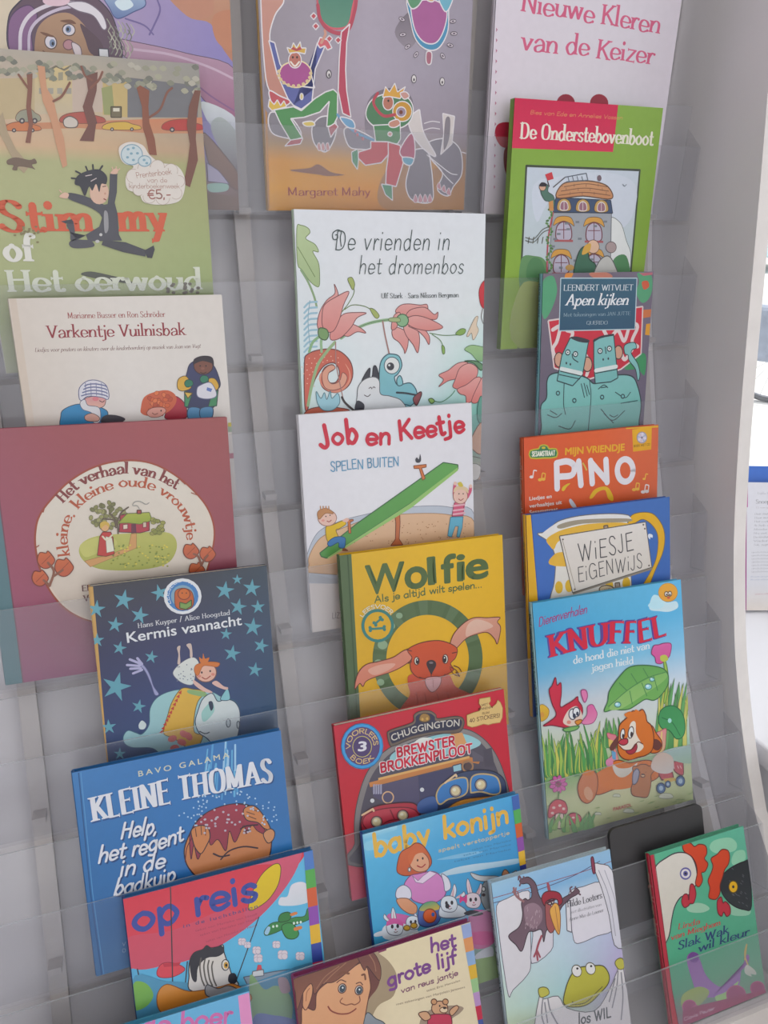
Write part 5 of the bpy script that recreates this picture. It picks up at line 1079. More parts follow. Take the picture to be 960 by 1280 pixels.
A.B([488,560, 495,500, 530,440, 590,400, 680,385, 750,395, 790,430, 800,490, 820,540, 500,600], '#34405c', '#2c3450', ol='#1c2034', w=1.2)
A.B([415,540, 440,510, 490,500, 500,560, 430,570], '#3c5484')
A.B([505,525, 498,490, 520,450, 570,425, 620,418, 632,440, 628,480, 600,500, 550,510, 520,530], '#3c74ac', '#34649c', ol='#a8946c', w=1.8); A.B([645,475, 645,430, 660,408, 700,402, 750,412, 768,440, 770,480, 740,490, 690,478, 650,482], '#3c74ac', '#34649c', ol='#a8946c', w=1.8)
for x, y in ((580,475),(688,448)): A.E(x, y, 25, 26, '#8c8078', ol='#2c3c5c'); A.E(x, y, 18, 18, '#c0b490'); A.E(x - 5, y - 5, 7, 7, '#ccc8b4')
A.B([540,555, 600,515, 700,500, 790,495, 800,520, 560,575], '#b8803c', '#a87438', ol='#4c3830'); A.L([535,440, 580,405, 584,412], 2.4, '#c0a888', sm=False)
# arch name plate
A.part('name_plate')
A.B([288,235, 300,215, 395,182, 402,150, 430,133, 470,132, 495,148, 505,165, 580,155, 612,165, 615,195, 590,225, 500,230, 400,250, 320,280, 300,280], '#6c5c50', '#5c5048', ol='#3c3434', w=1); A.B([298,240, 305,222, 400,190, 410,156, 436,142, 468,142, 490,156, 500,176, 578,165, 604,172, 605,192, 585,212, 495,220, 395,240, 322,268, 306,268], '#2c2c44', '#28283c')
A.B([425,172, 430,150, 446,142, 466,150, 470,170, 448,180], '#8c6c3c', ol='#4c3c2c'); A.E(438,168,5,6,'#b4904c'); A.E(458,165,5,6,'#b4904c')
A.T('CHUGGINGTON', [308,262, 400,228, 500,206, 596,196], 30, '#b8b4ac', 'sans', .3)
A.part('round_badge'); A.E(180,283, 89,97, '#3888c0', ol='#2c6490'); A.E(180,283, 76,83, '#4c3c68'); A.E(180,285, 42,46, '#b0a860'); A.E(180,285, 39,43, '#443460')
A.T('VOORLEES', A.arc(180, 283, 51, 56, 170, 360), 18, '#c0a870', 'round', 1.9); A.T('BOEK', A.arc(180, 283, 69, 75, 140, 40), 18, '#c0a870', 'round', 1.9); A.T('3', [164,304, 196,302], 40, '#c8c8d0', 'sans', .8)
A.part('sticker_label'); A.P([630,195, 628,150, 660,138, 682,132, 690,115, 680,100, 682,80, 728,72, 730,90, 722,100, 735,118, 755,100, 760,85, 772,95, 782,120, 780,160, 770,182, 740,186, 720,192, 700,188, 670,198, 650,202], '#c0a46c', '#c4a870', ol='#94703c', w=.7)
for t, p, h in (('MET', [692,112, 720,107], 9), ('BINNENIN', [678,130, 740,119], 9), ('RUIM', [694,148, 726,142], 9), ('40 STICKERS!', [640,182, 710,168, 772,158], 16)): A.T(t, p, h, '#4c2c24', 'round', 1.6)
b.spine_text('BREWSTER BROKKENPILOOT', b.h - .05, b.h - .13, .004, '#c8b0b0')
b.done()

b = Book('baby', 'square sky blue picture book with yellow title and woman with rabbits', cover='#3c78a0', spine='#2c4c88')
A = b.art
A.base([(0, '#7cb4cc', '#58a0c8', '#4090c0'), (.15, '#50a0c8', '#4894c0', '#3c88bc'), (.5, '#3c90b8', '#3c88b4', '#3480b0'), (.62, '#3c8cb4', '#5c98bc', '#4488b4'), (.75, '#4488b0', '#6c98ac', '#78988c'), (.88, '#7c94a4', '#8c9c84', '#84a068'), (1, '#7c9870', '#84a068', '#7c9860')])
A.crop(400, 850, 3.4286)
A.P([190,660, 330,620, 330,640, 192,690], '#8cbcd0', '#64a8c8'); A.B([190,700, 260,680, 330,700, 260,720, 200,730], '#7cb4cc')
A.B([480,850, 560,810, 650,790, 740,780, 850,765, 850,785, 740,805, 650,820, 560,835], '#a8bcc8', '#8cacc0'); A.B([500,770, 620,740, 700,735, 620,760], '#70a4c4'); A.B([235,1085, 290,1070, 310,1085, 240,1100], '#bcc4cc')
A.T('baby', [234,756, 350,724, 478,694], 84, '#c8a048', 'round', 2.1, part='title_lettering'); A.T('konijn', [530,678, 670,646, 815,606], 84, '#c8a048', 'round', 2.1, part='title_lettering')
A.T('speelt verstoppertje', [508,738, 660,700, 815,660], 16, '#b4a884', 'round', 1.8, track=2, part='title_lettering')
for y in (0, 18, 38): A.T('tekst van Marieke', [650 - y * 2, 732 + y * 1.3, 818, 690 + y], 9, '#3c6c94', 'sans', 0, part='author_lettering')
# woman
A.B([330,820, 335,770, 350,735, 385,715, 410,698, 440,708, 470,750, 478,780, 470,800, 440,830, 400,835, 360,838], '#b45c38', '#a85034', ol='#5c2c24', w=1)
A.B([385,790, 400,752, 430,735, 458,755, 468,785, 460,812, 430,822, 405,815], '#c49478', '#bc8c70', ol='#6c4434', w=.8); A.B([385,790, 378,750, 410,720, 440,722, 464,755, 440,740, 410,748, 396,775], '#b45c38')
A.E(418,772,4,6,'#3c2c2c',n=8); A.E(440,764,4,6,'#3c2c2c',n=8); A.L([415,795, 435,802, 452,788], 1.4, '#8c2c30'); A.E(383,812,6,9,'#c8c8c8',ol='#5c5c60',n=10)
A.B([360,880, 385,840, 420,830, 480,820, 515,838, 540,880, 530,930, 470,960, 400,945, 385,910], '#b878ac', '#b070a4', ol='#6c3c64', w=1)
A.P([395,838, 420,860, 440,840, 470,818, 500,828, 470,850, 440,872, 410,866], '#c8b8cc', ol='#7c6c84', w=.7)
A.B([325,930, 330,895, 360,878, 388,900, 388,935, 350,940], '#c0c0cc', ol='#5c6078', w=.9); A.B([520,830, 550,850, 560,890, 536,905, 530,870], '#c0c0cc', ol='#5c6078', w=.9)
A.B([328,940, 370,935, 395,950, 415,970, 410,1000, 380,1000, 345,975], '#c08c6c', '#b47c5c', ol='#6c4434', w=.9)
# rabbits
def rabbit(x, y, r, c='#bcc4cc', e1=(-.5, -2.0), e2=(.35, -2.0), hat=None):
    for ex, ey in (e1, e2): A.B([x + (ex * .55 - .22) * r, y - .7 * r, x + (ex - .22) * r, y + ey * .7 * r, x + ex * 1.1 * r, y + ey * r, x + (ex + .3) * r, y + ey * .68 * r, x + (ex * .55 + .28) * r, y - .7 * r], c, ol='#5c6474', w=.8); A.B([x + (ex * .6 - .08) * r, y - .85 * r, x + ex * r, y + ey * .85 * r, x + (ex * .7 + .14) * r, y - .85 * r], '#b8949c')
    A.B([x - r, y - .1 * r, x - .7 * r, y - .8 * r, x, y - r, x + .7 * r, y - .75 * r, x + r, y + .1 * r, x + .7 * r, y + .8 * r, x, y + r * .95, x - .75 * r, y + .7 * r], c, ol='#5c6474', w=.9)
    if hat: A.B([x - r, y - .2 * r, x - .7 * r, y - .9 * r, x, y - 1.1 * r, x + .8 * r, y - .8 * r, x + r, y - .2 * r, x, y - .45 * r], hat)
    A.E(x - .3 * r, y - .12 * r, .17 * r, .26 * r, '#2c2830', n=10); A.E(x + .35 * r, y - .18 * r, .17 * r, .26 * r, '#2c2830', n=10); A.E(x + .1 * r, y + .25 * r, .12 * r, .09 * r, '#a84c5c', n=8); A.L([x - .1 * r, y + .5 * r, x + .12 * r, y + .58 * r, x + .35 * r, y + .45 * r], .9, '#6c4450')
A.B([285,1030, 300,1000, 380,1010, 410,1040, 400,1090, 300,1100], '#b05c94', '#a85488')
A.B([270,1060, 320,1040, 380,1050, 420,1075, 400,1110, 280,1110], '#bcc4cc')
rabbit(320,1060, 36, e1=(-1.1, -1.6), e2=(-.2, -2.4), hat='#b05088'); rabbit(398,1040, 30, e1=(.3, -1.4), e2=(1.0, -1.4)); A.E(372,1062,14,11,'#b89440',ol='#6c5430'); A.E(402,1052,14,11,'#b89440',ol='#6c5430')
A.B([420,1030, 422,985, 450,955, 490,950, 515,975, 518,1010, 500,1045, 460,1058, 430,1050], '#4c6098', '#44548c', ol='#2c3458', w=1); A.B([425,985, 450,955, 490,950, 515,975, 500,985, 460,990], '#4c8c6c', '#b4983c'); A.E(470,1010, 28,30, '#b4542c', ol='#6c3424'); A.E(484,1004, 7,9, '#2c4c8c')
A.B([510,1010, 520,960, 560,950, 620,980, 620,1010, 560,1020], '#bcc4cc', ol='#5c6474'); rabbit(552,960, 36, e1=(.6, -2.4), e2=(1.6, -1.5)); A.E(545,968,9,11,'#2c2c34')
A.B([640,1000, 700,985, 745,1000, 740,1130, 640,1140], '#b06c94', '#b46090'); A.B([660,1080, 640,1100, 650,1130, 740,1130, 735,1080], '#bc4c84'); rabbit(655,945, 34, c='#c4b8c0', e1=(-.6, -2.8), e2=(.9, -2.2)); A.B([600,925, 615,932, 628,918, 628,955, 612,945, 598,955], '#b83c78')
A.B([690,920, 700,870, 740,850, 790,850, 800,830, 840,860, 840,960, 790,990, 720,990, 692,950], '#84888c', '#7c8488', ol='#44484c', w=1); A.B([645,825, 690,838, 760,840, 760,856, 700,862, 660,850], '#a8acb0', ol='#54585c', w=.8); A.B([780,838, 790,812, 806,822, 815,850], '#b07c5c', ol='#54483c'); A.B([800,845, 840,815, 830,840], '#9ca0a4', ol='#54585c')
A.E(700,895,8,10,'#c0c0c0',ol='#44484c'); A.E(700,920,8,7,'#3c3034'); A.B([615,1000, 650,985, 700,1000, 660,1012], '#34343c')
A.crop(560, 1080, 6)
A.B([200,690, 260,640, 330,620, 330,700, 230,720], '#b8bcc4'); A.P([205,715, 330,690, 400,690, 400,860, 230,880], '#84a068', '#7c9860')
A.crop(400, 850, 3.4286)
rainbow_strip(A, (820,500, 850,490), (905,1210, 935,1200), ['#38589c', '#4c9850', '#b4542c', '#7c4490', '#c8a038', '#343c80', '#b02840', '#4878b4', '#88b0d8', '#c0589c', '#4870a8', '#4c8c48'])
b.done()

b = Book('lijf', 'square cream picture book with purple lettering and a brown haired boy', cover='#7c3458', spine='#7c3458')
A = b.art
A.base([(0, '#7c4450', '#c8bc9c', '#ccc0a4'), (.5, '#c0b08c', '#ccc0a4', '#c8bca0'), (1, '#b8a888', '#c4b494', '#c0b090')])
A.crop(330, 1000, 4.573)
A.P([165,1010, 610,860, 700,840, 700,860, 640,880, 170,1024], '#743050')
A.B([600,860, 660,880, 720,930, 760,1010, 740,1120, 650,1180, 600,1300, 560,1500, 300,1500], '#94846c', '#8c7c64')
A.B([170,1040, 250,990, 400,945, 540,890, 600,862, 640,890, 665,950, 665,1020, 645,1080, 600,1140, 580,1220, 560,1300, 500,1500, 190,1500, 190,1200], '#5c3434', '#6c4438')
A.B([300,1110, 340,1060, 420,1010, 500,960, 560,930, 590,960, 600,1000, 610,1070, 598,1130, 580,1230, 570,1300, 560,1500, 230,1500, 215,1260, 225,1180, 290,1200], '#c49470', '#bc8864', ol='#54302c', w=1.2)
A.B([222,1140, 225,1090, 250,1055, 275,1050, 278,1100, 262,1160, 240,1200, 222,1180], '#c08c68', ol='#54302c', w=1.1); A.L([240,1150, 245,1100, 262,1075], 1, '#8c5c44')
A.B([165,1030, 300,980, 460,925, 560,890, 540,930, 470,990, 400,1040, 340,1050, 300,1100, 285,1105, 270,1050, 225,1100, 190,1200, 180,1100], '#6c4438', '#7c5040', ol='#3c2424', w=.8); A.B([540,895, 600,862, 640,890, 668,960, 662,1030, 630,1000, 590,950, 575,975, 550,930], '#643c38', '#744c3c', ol='#3c2424', w=.8)
for p in ([300,1080, 350,1010, 430,950], [340,1050, 400,990, 470,930], [600,880, 630,930, 640,980]): A.L(p, 1.1, '#8c6450')
for x, y in ((447,1077),(543,1087)): A.E(x, y, 22, 27, '#c8c4c0', ol='#54302c', rot=15); A.E(x + 1, y + 1, 17, 22, '#34404c', rot=15); A.E(x + 3, y - 4, 5, 6, '#c8ccd0', n=8)
A.L([415,1045, 440,1028, 470,1040], 1.2, '#5c3830'); A.L([425,1000, 450,985, 485,992], 2.4, '#6c4434'); A.L([560,1000, 575,998, 580,1025], 2.2, '#6c4434'); A.L([525,1050, 550,1042, 565,1058], 1.2, '#5c3830')
A.L([450,1130, 435,1150, 445,1165], 1.2, '#7c4c3c'); A.L([445,1162, 470,1172, 500,1165, 520,1170, 548,1150, 545,1120], 1.3, '#7c4c3c'); A.L([365,1178, 385,1205, 430,1222, 480,1220, 510,1205, 528,1190], 1.6, '#7c3c34')
A.B([580,1230, 640,1250, 700,1300, 700,1500, 560,1500], '#7c848c', '#646c74', ol='#3c4448', w=1)
A.crop(130, 1050, 1.959)
A.T('het', [800,275, 864,259], 33, '#6c3c7c', 'round', 2.1, part='title_lettering'); A.T('grote lijf', [696,360, 780,328, 866,300], 34, '#6c3c7c', 'round', 2.1, part='title_lettering')
A.T('van reus jantje', [728,375, 800,352, 868,330], 13, '#6c3c5c', 'round', 1.9, part='title_lettering'); A.T('tekst Eric Hercules', [790,372, 872,346], 6, '#7c6c60', 'sans', 0, part='author_lettering'); A.T('met tekeningen van Marjolein Janssens', [716,405, 800,384, 884,362], 6, '#7c6c60', 'sans', 0, part='author_lettering')
A.B([775,440, 800,415, 850,405, 880,410, 870,425, 850,440, 840,470, 780,470], '#8c7c6c')
A.E(822,412, 20,18, '#b89070', ol='#54342c'); A.E(808,396,7,7,'#b08460',ol='#54342c'); A.E(836,396,7,7,'#b08460',ol='#54342c'); A.E(832,416,10,7,'#c8b498',ol='#6c4c3c'); A.E(834,411,4,3,'#2c2024'); A.E(822,406,2,3,'#2c2024',n=6); A.B([795,432, 830,426, 850,432, 846,470, 800,470], '#a8344c', ol='#5c2430'); A.B([770,425, 790,420, 800,435, 785,442], '#b89070', ol='#54342c'); A.B([846,418, 862,405, 868,412, 852,430], '#b89070', ol='#54342c')
rainbow_strip(A, (874,209, 897,202), (950,640, 972,634), ['#8494bc', '#c08454', '#7c98bc', '#c09c38', '#88ac7c', '#a080ac', '#a82840', '#3c4c88', '#b4789c', '#4870a8', '#4c8c48', '#bc5838', '#80489c'])
b.done()
# ================================================================== right column
b = Book('apen', 'slim teal book with two blue monkeys and a dark blue title panel', cover='#6c6474', spine='#6c9ca4', thick=.008)
A = b.art
A.base([(0, '#6c6470', '#605868', '#6c6474'), (1, '#544c60', '#544c60', '#5c5468')])
A.crop(620, 320, 2.8235)
K = dict(ol='#3c343c', w=.7)
for pts, c in (([165,90, 200,70, 215,110, 210,150, 190,200, 170,222, 160,180], '#50906c'), ([500,60, 545,65, 552,110, 540,150, 515,165, 495,130, 505,90], '#50906c'), ([470,362, 526,345, 524,420, 500,400, 455,400], '#3c8458'), ([246,62, 272,60, 262,80, 244,82], '#c07c3c'), ([330,60, 390,58, 410,75, 350,78], '#a86c5c')): A.B(pts, c)
A.P([515,190, 548,188, 545,215, 513,220], '#b86c44'); A.P([530,240, 545,238, 543,280, 526,278], '#c89038'); A.B([515,92, 535,88, 540,108, 522,118], '#b8543c'); A.P([505,60, 552,58, 552,66, 520,70], '#a8606c')
A.P([184,228, 518,178, 512,345, 440,400, 330,434, 205,395], '#b83040', '#ac2c3c', ol='#c4b8b8', w=1.6)
for p in ([200,260, 225,250, 215,300, 200,330, 215,370], [250,262, 270,270, 262,300], [380,262, 400,290, 430,262, 452,300, 470,250], [480,235, 500,250, 480,300, 500,320], [310,340, 330,380, 320,420], [440,340, 455,365, 480,330]): A.L(p, 4, '#c8bcbc')
TL, TL2 = '#78acac', '#6ca4a4'
A.B([160,600, 158,530, 178,500, 180,440, 200,415, 260,412, 320,430, 345,450, 380,440, 430,420, 480,425, 500,460, 512,520, 505,580, 490,640, 330,660, 170,650], TL, '#68a89c', ol='#2c3c40', w=1.4)
A.L([330,440, 335,500, 325,620], 1, '#34484c')
A.B([455,345, 452,320, 465,308, 490,306, 495,325, 482,330, 478,345, 500,380, 508,420, 500,440, 492,400, 470,370, 466,350], TL, ol='#2c3c40', w=1)
A.E(222,366, 16,26, '#b8907c', ol='#4c3434'); A.E(322,382, 17,26, '#b8907c', ol='#4c3434'); A.E(432,340, 15,24, '#b8907c', ol='#4c3434')
A.P([262,288, 326,304, 305,420, 270,458, 215,440, 232,350], TL, TL2, ol='#2c3c40', w=1.2); A.P([345,295, 415,276, 430,430, 405,444, 350,450, 345,380], TL, TL2, ol='#2c3c40', w=1.2)
A.B([262,288, 285,284, 328,296, 322,306, 290,302], '#34343c'); A.L([345,300, 370,286, 412,278], 2.2, '#34343c')
for x, y in ((253,340),(280,346),(367,335),(400,327)): A.E(x, y, 8, 9, '#c4cccc', ol='#2c3c40'); A.E(x, y, 2.6, 2.6, '#24282c', n=6)
A.L([268,345, 272,362, 290,375], 1.1, '#2c3c40'); A.L([385,320, 388,345], 1.1, '#2c3c40')
for x, y in ((262,382),(248,378),(378,365),(396,362)): A.E(x, y, 3, 5, '#34343c', n=6)
A.L([230,398, 300,414], 4.2, '#c4cccc', sm=False); A.L([222,418, 296,434], 1, '#2c3c40', sm=False); A.L([226,406, 298,423], 1.1, '#2c3c40', sm=False)
A.L([352,404, 424,390], 4.2, '#c4cccc', sm=False); A.L([350,414, 426,400], 1.1, '#2c3c40', sm=False)
for p in ([300,450, 312,500], [310,448, 322,495], [320,455, 330,490], [360,470, 380,455, 395,465], [370,465, 390,462], [440,520, 500,510], [180,560, 210,570, 232,555], [190,545, 215,560], [370,540, 410,580, 455,545], [380,555, 415,590], [220,600, 260,610, 280,580], [240,450, 238,520, 245,560], [420,480, 455,500, 475,480], [400,560, 415,568, 430,560]): A.L(p, 1, '#2c4448')
for x, y in ((218,484),(276,510),(374,498),(447,495)): A.E(x, y, 6, 7, TL2, ol='#2c3c40')
A.part('title_panel'); A.P([228,78, 497,78, 490,258, 222,264], '#34586c', '#2c4c64', ol='#a8bcc4', w=1)
A.T('LEENDERT WITVLIET', [238,122, 484,121], 19, '#c8d0d4', 'serif', 1.5, part='title_lettering'); A.T('Apen kijken', [246,174, 466,172], 36, '#d0d4d8', 'serif', 1.8, italic=.25, part='title_lettering')
A.T('Met tekeningen van JAN JUTTE', [238,214, 474,208], 12, '#94a8b0', 'serif', 1.0, part='title_lettering'); A.T('QUERIDO', [318,242, 394,241], 12, '#b8c4c8', 'serif', 1.0, part='title_lettering')
b.spine_text('LEENDERT WITVLIET   APEN KIJKEN', b.h - .01, b.h - .11, .004, '#34586c')
b.done()

b = Book('pino', 'orange picture book with rounded white title and yellow disc sticker', cover='#bc5430', spine='#b4502c')
A = b.art
A.base([(0, '#c05030', '#c45830', '#c06040'), (.6, '#bc4c2c', '#c05430', '#bc5838'), (1, '#b44c2c', '#b85030', '#b45438')])
A.crop(620, 520, 2.8235)
A.P([458,42, 575,34, 574,40, 460,46], '#c8a030')
A.part('cd_sticker'); A.P([481,48, 550,38, 548,118, 484,126], '#cc9c28', '#c8942c'); A.E(515,76, 17,19, '#b8b4c0', ol='#8c8490')
for k in range(8): a = k * .785; A.P([515, 76, 515 + 16 * math.cos(a), 76 + 18 * math.sin(a), 515 + 16 * math.cos(a + .4), 76 + 18 * math.sin(a + .4)], ('#c8c0d0', '#94a0b8', '#b8a4b4')[k % 3])
A.E(515,76, 4,4, '#7c7484'); A.T('BOEK MET CD', [486,110, 544,103], 7, '#7c5c1c', 'round', 2)
A.part('street_sign'); A.B([121,122, 150,116, 155,106, 168,102, 182,106, 188,116, 213,116, 214,144, 170,148, 122,148], '#34704c', ol='#a8a43c', w=1.4, n=2); A.T('SESAMSTRAAT', [127,142, 209,138], 15, '#d0d0c4', 'round', 2.0); A.E(168,112,7,4,'#b8a838')
A.part('illustration')
A.T('MIJN VRIENDJE', [245,137, 350,129, 453,121], 24, '#cc9c34', 'sans', .9, part='title_lettering')
def round_letters(c, w):
    for q in ([216,256, 214,166], [216,166, 252,160, 276,176, 268,208, 222,214], [300,244, 292,160], [340,238, 334,158], [334,162, 392,230], [392,234, 388,154]): A.L(q, w, c)
    for k in range(1):
        pts = []
        for a in range(0, 361, 20): pts += [456 + 28 * math.cos(math.radians(a)), 192 + 40 * math.sin(math.radians(a))]
        A.L(pts, w, c, sm=False)
A.cur = 'title_lettering'; round_letters('#cccad0', 6.6); A.cur = 'illustration'
A.B([232,262, 236,250, 250,240, 262,238, 250,250, 240,264], '#c4a838'); A.L([306,165, 314,178, 320,192], 1.6, '#b8a858')
for x, y, s_, c in ((130,215,1.2,'#ccc4c4'), (160,225,1.2,'#cca044'), (492,260,1.2,'#cca044'), (524,268,1.3,'#ccc4c4'), (526,222,.9,'#cca044')):
    A.L([x, y, x + 3 * s_, y - 20 * s_, x + 12 * s_, y - 18 * s_], 1.2, c, sm=False); A.E(x - 4 * s_, y, 6 * s_, 4.5 * s_, c); 
    if x in (160, 524, 492): A.L([x + 12 * s_, y - 18 * s_, x + 10 * s_, y - 2], 1.2, c, sm=False); A.E(x + 6 * s_, y - 2, 6 * s_, 4.5 * s_, c)
for t, p in (('Liedjes en', [118,298, 196,289]), ('verhaaltjes uit', [118,324, 232,310]), ('Sesamstraat', [118,346, 218,334])): A.T(t, p, 13, '#ccc4c0', 'sans', .6, part='author_lettering')
A.B([330,288, 345,262, 370,250, 395,252, 412,280, 412,300, 395,290, 385,262, 360,268, 340,290], '#c8a030'); A.B([258,300, 264,292, 280,312, 284,325, 268,320], '#b4b8c4')
b.spine_text('Mijn vriendje Pino', b.h - .02, b.h - .085, .0045, '#c8b4a8')
b.done()

b = Book('wiesje', 'blue picture book with a striped jug and a wooden title board', cover='#34589c', spine='#c89830')
A = b.art
A.base([(0, '#3c64a8', '#3c62a4', '#3860a0'), (1, '#3458a0', '#34589c', '#305498')])
A.crop(620, 520, 2.8235)
A.P([88,350, 124,345, 150,660, 115,662], '#c89c2c', '#c09428')
A.L([124,345, 150,660], 1, '#2c4888', sm=False)
CR = '#ccccc8'
A.B([466,380, 480,350, 520,340, 560,350, 592,400, 592,470, 560,550, 530,620, 505,620, 540,560, 566,500, 572,430, 555,390, 520,365, 490,378], '#c89c24', '#c09428', ol='#6c5834', w=.8, n=4)
A.B([146,416, 180,408, 220,372, 300,352, 400,345, 466,350, 468,365, 462,400, 470,500, 480,620, 470,700, 190,700, 192,640, 205,590, 210,510, 200,470, 180,440], CR, '#bcb8b0', ol='#5c5c60', w=1)
A.B([178,436, 215,410, 260,395, 340,380, 462,378, 462,405, 300,415, 225,440, 205,470, 192,462], '#c8a040'); A.B([222,374, 300,354, 400,348, 464,352, 466,372, 330,374, 240,388, 190,412, 160,418], '#c8c8c8'); A.B([205,490, 260,478, 460,470, 464,520, 208,530], '#c8a040')
A.B([222,384, 300,366, 462,362, 464,374, 310,380, 228,398], '#8c8474')
for x, y in ((222,605),(258,600),(460,590),(400,600),(450,640)): A.E(x, y, 14, 22, '#c09c34')
A.part('title_board')
A.P([380,388, 394,386, 396,400, 382,402], '#94806c', ol='#54483c'); A.P([420,590, 436,588, 440,640, 424,640], '#94887c', ol='#54483c'); A.P([222,428, 528,376, 552,542, 272,630], '#7c7468'); A.P([224,424, 528,374, 550,534, 270,624], '#c8c4c0', '#bcb6ae', ol='#54504c', w=1)
A.L([235,440, 280,610], .7, '#8c8478', sm=False); A.P([262,636, 440,600, 440,640, 270,640], '#8c8478')
for x, y in ((236,436),(520,384),(540,528),(278,612),(525,398)): A.E(x, y, 3.4, 3.4, '#5c5450', n=7)
A.T('WiESJE', [292,514, 390,492, 492,468], 62, '#3c3c40', 'hand', .65, track=2, jitter=1, part='title_lettering'); A.T('EiGENWiJS', [290,584, 400,560, 522,534], 50, '#3c3c40', 'hand', .65, track=2, jitter=1, part='title_lettering')
A.part('illustration')
A.B([536,425, 540,416, 552,420, 552,430, 545,428, 543,436], '#c4ccd8'); A.E(390,612, 26,14, '#b8a88c', ol='#54483c'); A.T('wie', [376,618, 404,612], 9, '#54483c', 'hand', 1)
b.spine_text('WIESJE EIGENWIJS', b.h - .03, b.h - .09, .004, '#6c5834')
b.done()

b = Book('knuffel', 'light blue picture book with red title, orange puppy and red bird', cover='#4c98b8', spine='#8cb0b8', thick=.0085)
A = b.art
A.base([(0, '#4494bc', '#58a0c4', '#58a4cc'), (.15, '#3c90bc', '#4c9cc4', '#58a4cc'), (.3, '#5c9cc0', '#74acc8', '#78b0d0'), (.45, '#a8b4bc', '#b4bcc4', '#b8c4d0'), (.62, '#b0b8a0', '#b8bcb4', '#b8c4b8'), (.75, '#6c9860', '#8ca870', '#8caca0'), (.85, '#a8b088', '#bcbc98', '#b0b890'), (1, '#94a478', '#a8ac7c', '#9ca874')])
A.crop(640, 720, 3)
b_ = ''
A.B([515,110, 530,72, 560,80, 580,100, 615,95, 622,118, 590,134, 550,132, 520,128], '#a8ccd8', '#b8ccd4'); A.E(585,62, 36,35, '#cc983c', '#cc9038', ol='#a07c4c', w=.6); A.E(579,68,7,9,'#d0ccc8',ol='#5c4434'); A.E(592,67,7,9,'#d0ccc8',ol='#5c4434'); A.E(580,70,3,4,'#2c2428',n=6); A.E(592,70,3,4,'#2c2428',n=6); A.E(587,82,6,4,'#b84c3c'); A.B([510,110, 540,88, 570,104, 560,120, 530,124], '#a8ccd8')
A.T('Dierenverhalen', [100,190, 180,164, 282,138], 30, '#8c3068', 'hand', 1.2, italic=.3, part='author_lettering')
for t, p, h in (('KNUFFEL', [146,306, 250,278, 360,256, 470,252, 586,218], 84),):
    A.T(t, p, h, '#4c3c84', 'serif', 3.5, part='title_lettering'); A.T(t, [v + (1.5 if i % 2 == 0 else -1.5) for i, v in enumerate(p)], h - 5, '#b8243c', 'serif', 2.5, part='title_lettering')
A.T('de hond die niet van', [231,330, 370,302, 518,272], 27, '#c8d0d4', 'serif', 1.9, part='title_lettering'); A.T('jagen hield', [300,358, 380,342, 458,328], 26, '#c8d0d4', 'serif', 1.9, part='title_lettering')
rr = random.Random(8)
def blade(x, y, h, lean, c):
    A.B([x - 7, y, x - 6 + lean * .3, y - h * .5, x + lean, y - h, x + 6 + lean * .35, y - h * .5, x + 8, y], c, ol='#4c6c44', w=.4, n=3)
for i in range(46):
    x = 112 + i * 5.4; blade(x, 745 + rr.random() * 15 - (x - 112) * .12, 110 + rr.random() * 70, rr.uniform(-35, 35), ('#4c8c4c', '#6c9c50', '#b0b058', '#3c7444', '#8ca850')[i % 5])
for i in range(26):
    x = 540 + rr.random() * 110; blade(x, 640 + rr.random() * 15, 120 + rr.random() * 150, rr.uniform(-10, 40), ('#5c945c', '#b8b468', '#4c8450', '#a8ac58')[i % 4])
for i in range(10): blade(350 + i * 9, 640, 80 + rr.random() * 40, rr.uniform(-20, 20), ('#6c9c5c', '#4c8450')[i % 2])
A.B([95,500, 110,482, 128,490, 138,505, 132,530, 110,545, 98,530], '#c4a038', '#b89030', ol='#8c7030', w=.7); A.E(112,520,8,10,'#b8843c')
A.B([570,310, 580,340, 586,400, 576,470, 568,470, 576,400, 568,330], '#8cac50', ol='#5c7c3c')
A.B([522,290, 530,262, 550,258, 570,252, 596,256, 590,300, 575,312, 560,328, 540,326, 535,305], '#c05c94', '#b84c88', ol='#7c3460', w=.9); A.B([556,300, 575,296, 585,312, 570,322, 556,316], '#a8b050')
A.B([358,470, 365,430, 400,380, 440,342, 500,335, 560,345, 584,370, 582,410, 555,450, 530,466, 500,462, 470,480, 440,498, 410,502, 380,500, 345,508], '#5c9450', '#689c54', ol='#34603c', w=1.2)
A.B([365,500, 380,470, 430,430, 500,390, 560,362, 582,372, 560,400, 500,440, 440,480, 400,500], '#74a45c', '#84ac68')
for p in ([360,490, 430,430, 500,385, 575,360], [430,430, 400,400], [470,405, 445,365], [510,380, 490,345], [440,430, 450,480], [485,400, 505,450], [530,375, 545,430]): A.L(p, 1, '#447848')
for x, y, r in ((510,415,13),(524,388,9),(395,482,12)): A.E(x, y, r, r * .8, '#8cc0cc', ol='#4c7c6c'); A.E(x - 3, y - 3, r * .4, r * .3, '#c4d8dc')
A.B([548,540, 560,500, 600,486, 635,510, 648,560, 640,600, 615,610, 590,580, 560,570], '#3c8450', '#448c58', ol='#285c3c', w=1.1); A.L([560,530, 600,550, 630,600], 1, '#2c6440'); A.E(590,542, 7,9, '#94c4c0')
